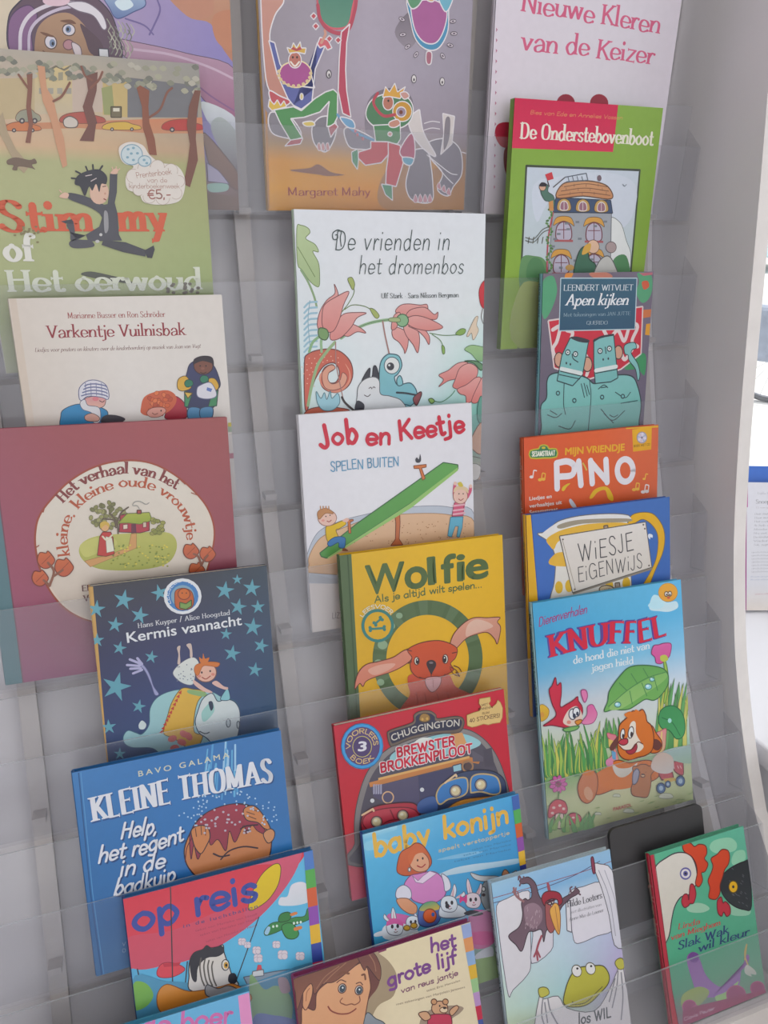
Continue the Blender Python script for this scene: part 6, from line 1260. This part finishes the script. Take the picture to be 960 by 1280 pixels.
# bird
A.B([116,562, 140,545, 165,520, 150,480, 138,430, 150,410, 162,380, 168,410, 182,400, 184,440, 180,490, 205,480, 230,465, 245,452, 248,468, 262,490, 262,520, 240,560, 200,568, 150,560], '#b82c44', '#a82438', ol='#6c1c30', w=1.1)
A.B([205,510, 225,492, 245,490, 262,520, 258,548, 235,562, 205,560, 190,545], '#c8b8b0', '#c8b4a8'); A.E(226,518, 14,20, '#ccd0d4', ol='#3c3c4c'); A.E(240,510, 13,18, '#ccd0d4', ol='#3c3c4c'); A.E(232,524, 6,9, '#2c3448'); A.E(244,516, 5,8, '#2c3448'); A.B([235,545, 255,538, 262,545, 245,558], '#c07c30', ol='#7c4c28'); A.E(212,548,8,7,'#c07c70')
A.B([190,575, 215,566, 250,562, 240,576, 205,584], '#6c9c58', ol='#3c6444'); A.B([260,550, 280,520, 282,490, 300,482, 312,500, 318,520, 305,548, 280,556], '#c05c90', '#c4789c', ol='#8c4470', w=.8); A.B([258,430, 275,428, 282,450, 272,474, 262,455], '#c4709c', ol='#8c4470')
# toys
A.B([372,620, 358,605, 356,588, 372,592, 390,600, 386,640, 400,700, 372,712, 360,690, 380,660], '#c06c7c', '#c48c80', ol='#8c4c54', w=.7); A.P([360,610, 385,620, 385,650, 362,640], '#c4a860'); A.P([372,655, 388,660, 388,690, 375,685], '#5c8cb0')
A.B([530,600, 556,580, 576,572, 576,600, 570,650, 540,670], '#c07c84', '#b8a078', ol='#8c4c54', w=.8); A.L([560,585, 556,660], 2, '#c4b070')
# puppy
OR, OR2 = '#c06c30', '#b8642c'
A.B([520,560, 540,590, 560,620, 556,652, 530,664, 500,650, 490,600], OR2, OR2, ol='#5c2c20', w=1); A.B([530,612, 548,615, 560,632, 550,652, 532,650, 524,632], '#5c3430')
A.B([372,700, 400,690, 440,700, 500,690, 540,700, 560,720, 540,760, 480,780, 420,790, 380,800, 320,820, 290,800, 300,760, 340,730], OR, OR2, ol='#5c2c20', w=1)
A.B([330,730, 400,700, 450,706, 480,720, 470,780, 400,800, 330,790, 300,760], OR)
A.B([375,705, 400,720, 440,718, 470,700, 440,740, 410,755, 385,740], '#c8c4bc', '#b8b4a8')
A.B([245,790, 262,745, 285,730, 310,735, 320,760, 318,800, 305,835, 280,852, 255,835], '#b87048', '#b06840', ol='#5c2c20', w=1); A.E(285,815, 16,26, '#c09070', rot=-15); A.B([262,742, 280,728, 305,730, 300,745, 275,748], OR)
A.B([398,600, 402,560, 425,535, 440,520, 452,505, 470,510, 488,500, 500,520, 505,545, 520,560, 530,600, 525,650, 500,672, 470,680, 440,690, 410,680, 395,650], OR, OR2, ol='#5c2c20', w=1.2)
A.B([430,530, 420,518, 440,508, 455,512, 462,500, 478,508, 496,516, 480,524, 455,524], OR)
A.B([440,560, 450,545, 462,550, 464,590, 480,620, 492,640, 470,660, 430,655, 405,640, 400,622, 425,615, 436,590], '#ccc4b8', '#c8c0b4'); A.B([398,625, 410,612, 430,610, 432,626, 415,634], '#a83444', ol='#5c2028')
A.E(413,592, 8,20, '#ccd0d0', rot=8, ol='#4c3434'); A.E(444,586, 10,22, '#ccd0d0', rot=10, ol='#4c3434'); A.E(415,600, 4,9, '#34282c'); A.E(447,594, 5,11, '#34282c')
A.B([425,655, 445,650, 462,628, 468,640, 460,660, 440,668], '#942c3c', ol='#5c2028', w=.9); A.L([400,635, 420,652, 450,648, 470,622, 490,630], 1.1, '#5c2c20')
A.B([390,640, 372,655, 365,640, 385,610, 398,600], '#5c3430')
A.B([352,690, 370,682, 378,700, 366,714, 352,708], '#c07c9c')
# teddy, cart
A.B([450,720, 455,712, 470,712, 480,706, 500,706, 512,712, 528,710, 532,728, 520,745, 520,770, 516,800, 505,828, 478,828, 450,820, 446,790, 460,760, 455,740], '#a86c44', '#9c6440', ol='#5c3428', w=1); A.E(489,748, 8,6, '#c0a07c', ol='#5c3428'); A.E(489,744,3,3,'#2c2024',n=6); A.E(478,735,2,2,'#2c2024',n=6); A.E(500,735,2,2,'#2c2024',n=6)
A.B([452,740, 466,722, 476,735, 468,770, 452,780], '#8c8c9c', ol='#4c4c5c')
A.P([548,742, 560,728, 575,736, 600,735, 604,755, 560,765], '#a8444c', ol='#5c2830'); A.B([580,700, 610,695, 630,675, 645,678, 640,700, 640,745, 612,735, 600,715], '#a8444c', ol='#5c2830'); A.P([565,760, 605,755, 618,765, 575,775], '#b8984c')
for x, y, rx in ((557,795,16),(630,768,16),(583,780,10)): A.E(x, y, rx, rx * 1.2, '#3c5c84', ol='#24344c'); A.E(x, y, rx * .5, rx * .6, '#94a8b8')
for x in (590, 602, 618, 628): A.L([x, 710, x + 6, 722], 1, '#c8a0a0')
# flower, mushrooms
for k in range(9): a = k * .698; A.E(172 + 22 * math.cos(a), 780 + 22 * math.sin(a), 12, 8, '#b85c94', rot=math.degrees(a), ol='#7c3c6c', w=.5)
A.E(172,780, 9,8, '#8c4c64'); A.L([175,805, 172,835], 1.5, '#5c8450')
A.B([164,880, 160,920, 168,945, 195,940, 192,900, 188,875], '#c8b4a8', '#b8a494', ol='#5c4444'); A.B([134,900, 140,860, 165,838, 195,845, 206,870, 200,890, 170,888, 145,905], '#b84c54', '#b05058', ol='#6c2c38', w=1)
for x, y in ((155,868),(178,860),(192,872),(150,888)): A.E(x, y, 6, 5, '#c8b0a8')
A.B([205,910, 215,892, 235,888, 255,900, 256,922, 235,932, 212,930], '#b04858', ol='#6c2c38', w=.9); A.E(228,905,6,4,'#c8b0a8'); A.E(242,915,5,4,'#c8b0a8')
for i in range(16): blade(120 + rr.random() * 180, 960 - rr.random() * 20, 40 + rr.random() * 30, rr.uniform(-25, 30), ('#5c8c54', '#7c9c5c')[i % 2])
for x, y, r in ((435,880,20),(575,825,26),(390,822,14),(320,890,12)): A.B([x - r, y + 4, x - r * .7, y - r * .35, x, y - r * .45, x + r * .8, y - r * .3, x + r, y + 5, x, y + r * .35], '#b4b8a4', ol='#7c8470', w=.6)
for i in range(22): x, y = 300 + rr.random() * 370, 850 + rr.random() * 90; A.L([x, y - (x - 300) * .12, x + 16, y - 3 - (x - 300) * .12], .8, '#7c945c')
A.B([560,660, 620,640, 670,640, 672,700, 600,690], '#94acac', '#8ca890'); A.B([530,680, 560,660, 600,680, 600,730, 560,740, 520,720], '#c0a898', '#b8b4b0')
A.T('PARASOL', [378,880, 410,872, 446,862], 13, '#a84444', 'sans', .6, part='author_lettering')
b.spine_text('KNUFFEL  de hond die niet van jagen hield', b.h - .012, b.h - .125, .0046, '#24343c', wt=1.6)
b.done()

# ---- bottom row
b = Book('frog', 'pale picture book with a hanging crow in a red cap and a yellow frog', cover='#a8b8c0', spine='#a4b4bc')
A = b.art
A.base([(0, '#8cb0c8', '#84a8c8', '#84a8c4'), (.1, '#7ca8c8', '#74a0c4', '#7ca4c4'), (.2, '#a4bcc8', '#a8bccc', '#a8bccc'), (.4, '#b0c0c0', '#a8bcc8', '#a4a8c4'), (.6, '#a8bcb0', '#94b4b8', '#a494b8'), (.8, '#a8ac74', '#9ca488', '#9c90b0'), (1, '#b0ac78', '#a8a480', '#a094a8')])
A.crop(600, 1020, 2.6667)
SH = '#c4c2c8'
A.L([45,290, 160,258, 300,205, 400,150], .9, '#4c5070'); A.L([40,275, 180,235, 330,190, 440,150], .8, '#7c4c58')
A.B([55,300, 90,275, 160,248, 165,300, 170,480, 158,530, 110,580, 95,600, 75,480, 62,380], SH, '#bcbac0', ol='#5c5c68', w=.9, n=3); A.B([180,290, 240,285, 244,400, 236,450, 172,492, 176,400], SH, '#bcbac4', ol='#5c5c68', w=.9, n=3)
A.B([290,300, 300,250, 345,235, 400,220, 425,260, 440,350, 438,385, 390,400, 345,420, 316,422, 306,380, 290,350], SH, '#c4c2cc', ol='#5c5c68', w=.9, n=3); A.P([286,290, 300,280, 306,388, 290,382], SH, ol='#5c5c68')
A.B([378,165, 400,160, 440,180, 470,300, 484,420, 486,440, 448,430, 430,330, 405,240], '#c8c6cc', '#b8b8c4', ol='#54545c', w=1, n=3); A.L([395,180, 430,270, 452,400], 1, '#8c8c98'); A.L([415,180, 450,280, 470,400], .8, '#8c8c98')
A.B([370,142, 378,140, 384,186, 376,188], '#7c3448', ol='#4c2030'); A.B([222,226, 230,224, 238,262, 230,264], '#8c4450')
CW = '#5c4450'
A.B([150,205, 165,205, 185,225, 195,260, 205,275, 225,262, 232,300, 235,360, 220,385, 212,420, 205,380, 180,385, 160,390, 140,450, 120,430, 95,400, 130,370, 142,330, 138,290, 150,275, 160,280, 172,268, 170,240, 160,225, 140,226, 132,215], CW, '#64505c', ol='#2c2028', w=1)
A.B([150,300, 180,290, 205,310, 205,350, 180,375, 155,360, 148,330], '#846c78', '#7c6470')
for i in range(26): x, y = 152 + rr.random() * 52, 300 + rr.random() * 70; A.L([x, y, x - 1, y + 8], .7, '#9c8890')
for p in ([140,215, 130,200, 128,212], [138,218, 132,232], [150,210, 145,203]): A.L(p, 2, CW)
A.L([145,285, 130,275, 118,262, 112,240], 2.4, '#845c60'); A.L([118,262, 120,238], 1.6, '#845c60'); A.L([118,264, 108,250], 1.6, '#845c60'); A.L([130,272, 125,252], 1.6, '#845c60')
A.B([255,300, 275,275, 300,260, 312,250, 320,240, 332,252, 322,262, 300,275, 275,300, 262,320], CW, ol='#2c2028', w=.9)
for p in ([305,258, 300,242, 306,236], [316,246, 318,236], [325,255, 334,262]): A.L(p, 1.8, CW)
A.B([218,285, 230,282, 242,320, 250,370, 236,390, 222,370, 218,330], '#8c4c4c', ol='#3c2028', w=.8)
A.B([240,300, 250,290, 262,300, 268,340, 264,394, 248,372, 232,320], '#c8984c', '#c08c48', ol='#6c4430', w=.9); A.L([250,300, 262,385], .8, '#94643c')
A.B([205,275, 215,255, 240,250, 265,258, 275,285, 262,298, 258,280, 240,276, 220,285, 215,300], '#8c2434', '#842030', ol='#3c1820', w=1); A.E(236,288, 11,7, '#b4a8a8', ol='#2c2028', rot=-20); A.E(238,290,3,3,'#1c181c',n=6); A.L([222,290, 250,278], 2.2, '#4c2430')
A.L([205,400, 195,425, 188,450], 2.6, '#8c4450'); A.L([188,450, 180,468], 2.2, '#8c4450'); A.L([188,450, 192,480], 2.2, '#8c4450'); A.L([190,448, 200,470], 2, '#8c4450')
A.T('Hilde Loeters', [292,304, 350,290, 408,272], 22, '#303038', 'serif', 1.3, part='author_lettering'); A.T('met illustraties van', [300,326, 350,313, 405,298], 10, '#5c5c64', 'serif', .8, italic=.2, part='author_lettering'); A.T('Anne Mie de Leener', [298,350, 350,336, 412,318], 12, '#4c4c54', 'serif', .9, part='author_lettering')
# sheet held by frog
A.B([200,590, 210,610, 260,600, 290,640, 380,650, 430,580, 460,510, 475,500, 486,560, 500,620, 505,700, 500,800, 200,800], '#c4c2c4', '#b8b4b8', ol='#5c5c60', w=.9, n=3)
for p in ([210,600, 205,660, 215,700], [225,605, 235,650, 262,700], [215,620, 225,690], [460,515, 455,570, 440,640], [470,520, 476,600, 470,680], [450,540, 430,620]): A.L(p, 1.6, '#7c7c84')
A.B([195,590, 196,575, 212,570, 226,576, 230,592, 215,602, 202,604], '#a8a44c', ol='#5c5834', w=.9); A.B([450,492, 456,478, 472,474, 482,490, 478,508, 462,510], '#a8a44c', ol='#5c5834', w=.9)
A.B([278,610, 290,560, 310,520, 330,505, 370,500, 410,500, 430,530, 426,560, 400,590, 370,620, 340,634, 300,636, 282,628], '#a8a444', '#98943c', ol='#4c4830', w=1.2)
A.L([300,630, 350,622, 385,590, 408,568], 1.1, '#5c5834'); A.E(308,620,3,3,'#4c4830',n=6)
for x, y in ((322,516),(368,508)): A.E(x, y, 16, 20, '#c8c8c8', ol='#4c4830', w=.9, rot=-15); A.E(x + 2, y - 8, 4, 4, '#24242c', n=8)
A.T('los WIL', [328,694, 385,682, 438,668], 34, '#4c5054', 'hand', 1.6, part='title_lettering')
b.spine_text('WAT JE LOS WIL', b.h - .03, b.h - .115, .0044, '#4c5c68')
b.done()

b = Book('slak', 'green picture book with red cloth spine, a white hen and a black hen', cover='#54987c', spine='#a42c3c')
A = b.art
A.base([(0, '#54a080', '#54a084', '#5ca48c'), (.6, '#4c9878', '#4c9878', '#54987c'), (.8, '#548c74', '#5c9478', '#649880'), (1, '#845c74', '#7c7c7c', '#6c8c78')])
A.crop(600, 1020, 2.6667)
A.B([765,105, 780,82, 830,72, 855,90, 850,115, 810,125, 780,122], '#84b89c'); A.B([850,120, 880,115, 884,145, 850,165, 838,150], '#84b89c'); A.B([690,305, 720,290, 750,295, 765,310, 740,322, 700,320], '#8cb49c'); A.B([820,300, 860,290, 900,305, 895,330, 840,330], '#84b098')
A.B([580,180, 620,140, 660,122, 700,130, 720,170, 722,220, 700,260, 670,270, 650,300, 640,340, 630,400, 610,440, 590,480, 560,480, 560,300], '#c4c0b8', '#b8b4a8', ol='#34343c', w=1.3, n=4)
A.P([540,132, 578,128, 640,580, 680,800, 634,800, 600,600], '#a42c3c', '#a0303c'); A.L([580,130, 640,580, 680,800], .8, '#6c1c2c', sm=False)
RC = '#bc4428'
A.B([680,118, 676,95, 700,90, 715,102, 730,94, 752,100, 756,125, 748,142, 760,160, 750,185, 738,190, 742,215, 730,236, 718,225, 724,190, 720,160, 705,135], RC, '#b43c24', ol='#5c2420', w=1.1)
A.B([672,280, 680,262, 692,262, 696,280, 700,232, 712,230, 720,260, 712,290, 700,292, 694,300, 682,305, 674,295], '#a8303c', ol='#5c1c28', w=1.1)
A.E(685,192, 17,18, '#c8c4c4', ol='#54508c', w=1.6); A.E(685,192, 8,9, '#54508c'); A.E(685,192, 4,4, '#24242c')
A.B([800,220, 810,195, 840,170, 880,152, 896,160, 905,300, 880,312, 840,296, 808,260], '#24282c', '#2c3034', ol='#14181c', w=1)
for i in range(20): x, y = 825 + rr.random() * 70, 170 + rr.random() * 130; A.L([x, y, x + 6, y + 5], .7, '#54585c')
A.B([762,270, 766,240, 760,215, 772,185, 776,165, 770,142, 790,128, 806,112, 826,115, 832,135, 828,160, 815,180, 808,205, 800,230, 800,255, 790,275, 776,278], RC, '#b43c24', ol='#5c2420', w=1.1)
A.B([790,300, 792,280, 804,270, 810,290, 818,285, 832,300, 834,325, 822,335, 812,320, 806,334, 794,325], '#a8303c', ol='#5c1c28', w=1.1)
A.E(844,236, 15,20, '#cca028', ol='#54441c'); A.E(844,236, 4,5, '#24242c')
A.T('Linda', [660,378, 700,368, 734,358], 18, '#b43840', 'serif', 2.2, italic=.25, part='title_lettering'); A.T('van Mieghem', [636,414, 720,388, 803,362], 18, '#b43840', 'serif', 2.2, italic=.25, part='title_lettering')
A.T('Slak Wak', [660,446, 745,418, 830,388], 26, '#2c3c68', 'serif', 2.5, italic=.25, part='title_lettering'); A.T('wil kleur', [728,454, 812,424, 898,396], 26, '#2c3c68', 'serif', 2.5, italic=.25, part='title_lettering')
A.crop(640, 980, 3)
A.B([655,660, 665,635, 690,632, 705,660, 730,720, 780,760, 820,730, 870,690, 890,655, 880,640, 860,700, 850,760, 820,790, 760,800, 700,790, 670,720], '#845c94', '#8c6ca0', ol=None); A.B([660,650, 675,630, 700,640, 695,665, 675,668], '#6c4484')
A.B([640,790, 700,760, 740,780, 700,830, 640,840], '#8c9c5c', '#84946c'); A.B([760,800, 800,780, 850,740, 800,830], '#8cac78')
for x, y, r in ((665,835,26),(840,790,36),(920,765,26),(690,850,20)): A.E(x, y, r, r * .95, '#8c4c6c', ol='#a05c7c')
A.P([640,850, 700,830, 950,770, 960,830, 720,890, 640,900], '#844c64', '#8c4460')
A.T('Clavis Peuter', [645,888, 760,845], 12, '#b09ca8', 'round', 1.6); A.L([872,660, 880,600, 872,640, 885,680], 1.6, '#b8a468')
A.B([872,690, 880,678, 895,685, 912,700, 915,715, 895,712, 900,722, 880,715, 872,705], '#b8bcb4', '#a8aca4')
b.spine_text('Linda van Mieghem', b.h - .02, b.h - .09, .0055, '#c09088')
b.done()
# ================================================================== black board left empty in the seventh tray
row, o, w, h, rot, quad = SPOT['board']; MADE.add('board'); w = .128; h = .113
a = math.radians(THETA[row - 1]); u = Vector((1, 0, 0)); v = Vector((0, math.sin(a), math.cos(a))); n = Vector((0, math.cos(a), -math.sin(a)))
B0 = empty('book_backboard'); B0.matrix_world = Matrix(((u.x, n.x, v.x, o[0]), (u.y, n.y, v.y, TIERS[6][0] + .012), (u.z, n.z, v.z, TIERS[6][1] + EYE + .004), (0, 0, 0, 1)))
tag(B0, 'plain black board with rounded corner standing in the tray above the red spined book', 'board')
m = MB(); r = .008; P = [(0, 0), (w, 0)] + [(w - r + r * math.cos(t), h - r + r * math.sin(t)) for t in (0, .4, .8, 1.2, 1.57)] + [(r - r * math.sin(t), h - r + r * math.cos(t)) for t in (0, .4, .8, 1.2, 1.57)]
k = len(P); m.add([(x, 0, z) for x, z in P] + [(x, .004, z) for x, z in P], [tuple(range(k)), tuple(range(k, 2 * k))[::-1]] + [(i, i + k, (i + 1) % k + k, (i + 1) % k) for i in range(k)])
m.build('board', M_BLACK, B0)
m = MB(); m.box((.03, .0045, .0), (.10, .0085, .07)); m.build('easel_back', M_BLACK, B0)

# ================================================================== white table with a book showing a printed poem, beside the rack
M_TAB = principled('white_table_laminate', (0.80, 0.80, 0.82), 0.4, noise=0.02, nscale=4)
T = empty('display_table', (1.35, 0.75, 0)); tag(T, 'plain white display table right of the rack', 'table')
def tpart(nm, a_, b_):
    m = MB(); m.box(a_, b_); ob = m.build(nm, M_TAB, T, bevel=.003); ob.matrix_parent_inverse = Matrix.Translation((-1.35, -0.75, 0)); return ob
tpart('table_top', (0.715, 0.28, 0.835), (1.85, 1.18, 0.865)); tpart('side_panel', (0.722, 0.30, 0.0), (0.747, 1.16, 0.8345)); tpart('side_panel', (1.815, 0.30, 0.0), (1.84, 1.16, 0.8345)); tpart('back_panel', (0.7475, 1.13, 0.05), (1.8145, 1.15, 0.8345)); tpart('shelf', (0.7475, 0.32, 0.40), (1.8145, 1.1295, 0.425))
def standing_book(label, x, y, z, ang, lean, w, h, t, cover, spine, pages='white'):
    u = Vector((math.cos(ang), math.sin(ang), 0)); back = Vector((-math.sin(ang), math.cos(ang), 0)); l = math.radians(lean)
    v = Vector((0, 0, 1)) * math.cos(l) + back * math.sin(l); n = u.cross(v) * -1
    r = empty('picture_book'); r.matrix_world = Matrix(((u.x, n.x, v.x, x), (u.y, n.y, v.y, y), (u.z, n.z, v.z, z), (0, 0, 0, 1))); tag(r, label, 'book', 'books standing on the white table')
    M = principled('cover_' + label[:6], ink(cover), .45); MS = principled('spine_' + label[:6], ink(spine), .45)
    m = MB(); m.box((0, 0, 0), (w, .0018, h)); m.box((0, t - .0018, 0), (w, t, h)); m.box((-.001, 0.0003, 0), (.0012, t - .0003, h), 1); m.build('cover', [M, MS], r)
    m = MB(); m.box((.0014, .0019, .003), (w - .003, t - .0019, h - .003)); m.build('page_block', M_PAGEW, r)
    return r, Art(w, h, [(0, 0), (w * 1000, 0), (w * 1000, h * 1000), (0, h * 1000)])
ANG = math.radians(-17)
r, A = standing_book('white book cover printed with a poem, standing on the white table', .928, .780, 0.8702, ANG, 25, .175, .205, .010, '#c4c4c8', '#943c7c')
A.base([(0, '#c4c4ca', '#c8c8cc'), (.8, '#bcbcc0', '#c4c4c8'), (1, '#c0b8b0', '#c0bcb8')])
A.T('Lijda Hoogland', [18,19, 60,19], 3.6, '#7c7c84', 'serif', 1.0, part='poem_lettering'); A.T('Snoeplied', [15,34, 52,33], 6.2, '#54545c', 'serif', 1.1, part='poem_lettering'); A.T('13 versjes', [15,42, 40,41.5], 3, '#846c74', 'serif', .9, part='poem_lettering')
LN = ['Daar staat een kind', 'Haar mond is vol', 'Het zoete snoep', 'Ik heb de klok', 'Moeder vraagt', 'Nu eet je niet', 'De kinderen gaan', 'Vader zegt', 'Tok, zegt de klok']
for i, t_ in enumerate(LN): A.T(t_, [13 - i * .3, 52 + i * 6.2, 56, 51 + i * 6.2], 3.0, '#5c5c64', 'serif', 1.0, italic=.2, part='poem_lettering')
for i in range(7): A.T('gedichten voor kinderen om te lezen', [8, 113 + i * 5.2, 120, 111 + i * 5.2], 2.3, '#6c6c74', 'serif', .9, part='poem_lettering')
for i in range(2): A.T('illustraties en versjes uit het boek', [6, 152 + i * 4.8, 110, 150 + i * 4.8], 2, '#5c749c', 'serif', .9, part='poem_lettering')
A.T('www.uitgeverij.nl', [14,180, 60,178], 2.6, '#a85c6c', 'serif', 1.0, part='poem_lettering')
A.P([0,3, 1.6,3, 1.6,40, 0,40], '#a03c84'); A.build(r)
r, A = standing_book('blue picture book standing behind the poem book on the white table', .932, .806, 0.8702, ANG, 25, .19, .222, .012, '#3c64b0', '#3c64b0')
A.base([(0, '#4068b4', '#4068b4'), (1, '#385ca4', '#385ca4')]); A.build(r)

# ================================================================== street beyond the window
M_TYRE = principled('rubber_tyre', (0.10, 0.10, 0.11), .7); M_STEEL = principled('bicycle_steel', (0.35, 0.36, 0.40), .35, metal=.6); M_BFRAME = principled('bicycle_frame_paint', (0.16, 0.20, 0.28), .35)
M_BAG = principled('grey_pannier_cloth', (0.24, 0.27, 0.34), .8, noise=.2, nscale=20)
BIKE = empty('bicycle', (4.585, 4.155, 0)); BIKE.rotation_euler = (0, 0, math.atan2(-.741, .671)); tag(BIKE, 'dark bicycle with grey pannier bag parked on the sunlit street outside', 'bicycle')
def torus(R_, r_, cx, n=40, k=8):
    m = MB(); v = []; f = []
    for i in range(n):
        a_ = 2 * PI * i / n
        for j in range(k): b_ = 2 * PI * j / k; q = R_ + r_ * math.cos(b_); v.append((cx + q * math.cos(a_), r_ * math.sin(b_), .34 + q * math.sin(a_)))
    for i in range(n):
        for j in range(k): f.append((i * k + j, ((i + 1) % n) * k + j, ((i + 1) % n) * k + (j + 1) % k, i * k + (j + 1) % k))
    m.add(v, f); return m
for cx in (0, 1.06):
    W_ = torus(.322, .018, cx).build('wheel', M_TYRE, BIKE, smooth=True); torus(.302, .008, cx).build('rim', M_STEEL, W_, smooth=True)
    m = MB(); m.tube([(cx, -.04, .34), (cx, .04, .34)], .018); m.build('hub', M_STEEL, W_)
    m = MB()
    for i in range(18): a_ = 2 * PI * i / 18; m.tube([(cx, .02 * (-1) ** i, .34), (cx + .3 * math.cos(a_), 0, .34 + .3 * math.sin(a_))], .0018, 4)
    tag(m.build('spokes', M_STEEL, W_), kind='stuff')
m = MB()
for p in ([(0, .05, .34), (.45, 0, .30)], [(0, .05, .34), (.30, 0, .80)], [(.45, 0, .30), (.28, 0, .88)], [(.30, 0, .80), (.85, 0, .84)], [(.45, 0, .30), (.88, 0, .74)], [(.83, 0, .92), (.90, 0, .70), (1.06, .05, .34)]): m.tube(p, .016)
m.build('frame', M_BFRAME, BIKE, smooth=True)
m = MB(); m.tube([(.83, 0, .90), (.81, 0, 1.04)], .012); m.tube([(.68, -.28, 1.05), (.80, -.16, 1.06), (.81, 0, 1.05), (.80, .16, 1.06), (.68, .28, 1.05)], .012); m.build('handlebar', M_STEEL, BIKE)
m = MB(); m.tube([(.14, 0, .93), (.22, 0, .95), (.34, 0, .95), (.44, 0, .94)], [.05, .085, .05, .022], 10); m.build('saddle', M_TYRE, BIKE, smooth=True)
m = MB(); m.tube([(.45, -.08, .30), (.45, .08, .30)], .02); m.tube([(.45, .08, .30), (.50, .10, .14)], .01); m.tube([(.45, -.08, .30), (.40, -.10, .46)], .01); m.build('crank', M_STEEL, BIKE)
m = MB(); m.box((-.34, -.01, .655), (.26, .01, .665)); m.box((-.34, -.07, .665), (.26, .07, .675)); m.build('luggage_rack', M_STEEL, BIKE)
m = MB(); m.box((-.30, -.20, .32), (.08, -.065, .70)); m.build('pannier_bag', M_BAG, BIKE, bevel=.03)
# parked car
M_CAR = principled('pale_teal_car_paint', (0.38, 0.62, 0.64), .25, coat=.5); M_CGL = principled('car_glass', (0.05, 0.08, 0.10), .1)
CAR = empty('car', (11.6, 11.3, 0)); CAR.rotation_euler = (0, 0, math.atan2(-.741, .671)); tag(CAR, 'pale teal car parked far out on the street', 'car')
def prof_y(m, prof, y0, y1):
    n_ = len(prof); v = [(x, y0, z) for x, z in prof] + [(x, y1, z) for x, z in prof]
    m.add(v, [tuple(range(n_)), tuple(range(n_, 2 * n_))[::-1]] + [(i, i + n_, (i + 1) % n_ + n_, (i + 1) % n_) for i in range(n_)])
m = MB(); prof_y(m, [(-2.1, .25), (2.1, .25), (2.15, .6), (2.0, .82), (1.2, .92), (.6, 1.40), (-1.2, 1.45), (-1.9, .95), (-2.15, .85)], -.85, .85); m.build('car_body', M_CAR, CAR, bevel=.05)
m = MB(); prof_y(m, [(-1.65, .95), (1.05, .95), (.55, 1.34), (-1.15, 1.38)], -.862, -.852); m.build('side_window', M_CGL, CAR)
for cx in (-1.35, 1.35):
    for y_ in (-.86, .66):
        m = MB(); n_ = 20; P = [(cx + .32 * math.cos(2 * PI * i / n_), .32 + .32 * math.sin(2 * PI * i / n_)) for i in range(n_)]; prof_y(m, P, y_, y_ + .2); wv = m.build('wheel', M_TYRE, CAR)
        m = MB(); P = [(cx + .18 * math.cos(2 * PI * i / n_), .32 + .18 * math.sin(2 * PI * i / n_)) for i in range(n_)]; prof_y(m, P, y_ - .01, y_ + .19); m.build('hub_cap', M_STEEL, wv)
# facade across the street
M_FAC = principled('pale_brick_facade', (0.55, 0.50, 0.46), .8, noise=.1, nscale=3); M_WGL = principled('facade_window_glass', (0.12, 0.15, 0.18), .15)
BD = empty('building', (18, 20, 0)); BD.rotation_euler = (0, 0, math.atan2(-.741, .671)); tag(BD, 'pale brick building with rows of windows across the street', 'building')
m = MB(); m.box((-14, 0, 0), (14, 6, 9)); m.build('wall', M_FAC, BD)
for iz in range(3):
    for ix in range(10):
        x0 = -13 + ix * 2.7; m = MB(); z0 = .8 + iz * 2.9
        for q in ((x0, -.06, z0, x0 + 1.5, .0, z0 + .08), (x0, -.06, z0 + 1.62, x0 + 1.5, .0, z0 + 1.7), (x0, -.06, z0, x0 + .08, .0, z0 + 1.7), (x0 + 1.42, -.06, z0, x0 + 1.5, .0, z0 + 1.7), (x0 + .71, -.06, z0, x0 + .79, .0, z0 + 1.7)): m.box(q[:3], q[3:])
        fo = m.build('window', M_FRAME, BD); m = MB(); m.box((x0 + .08, -.03, z0 + .08), (x0 + 1.42, -.02, z0 + 1.62)); m.build('pane', M_WGL, fo)
m = MB(); m.box((-14.3, -.3, 9), (14.3, 6.3, 9.3)); m.build('roof', M_TYRE, BD)
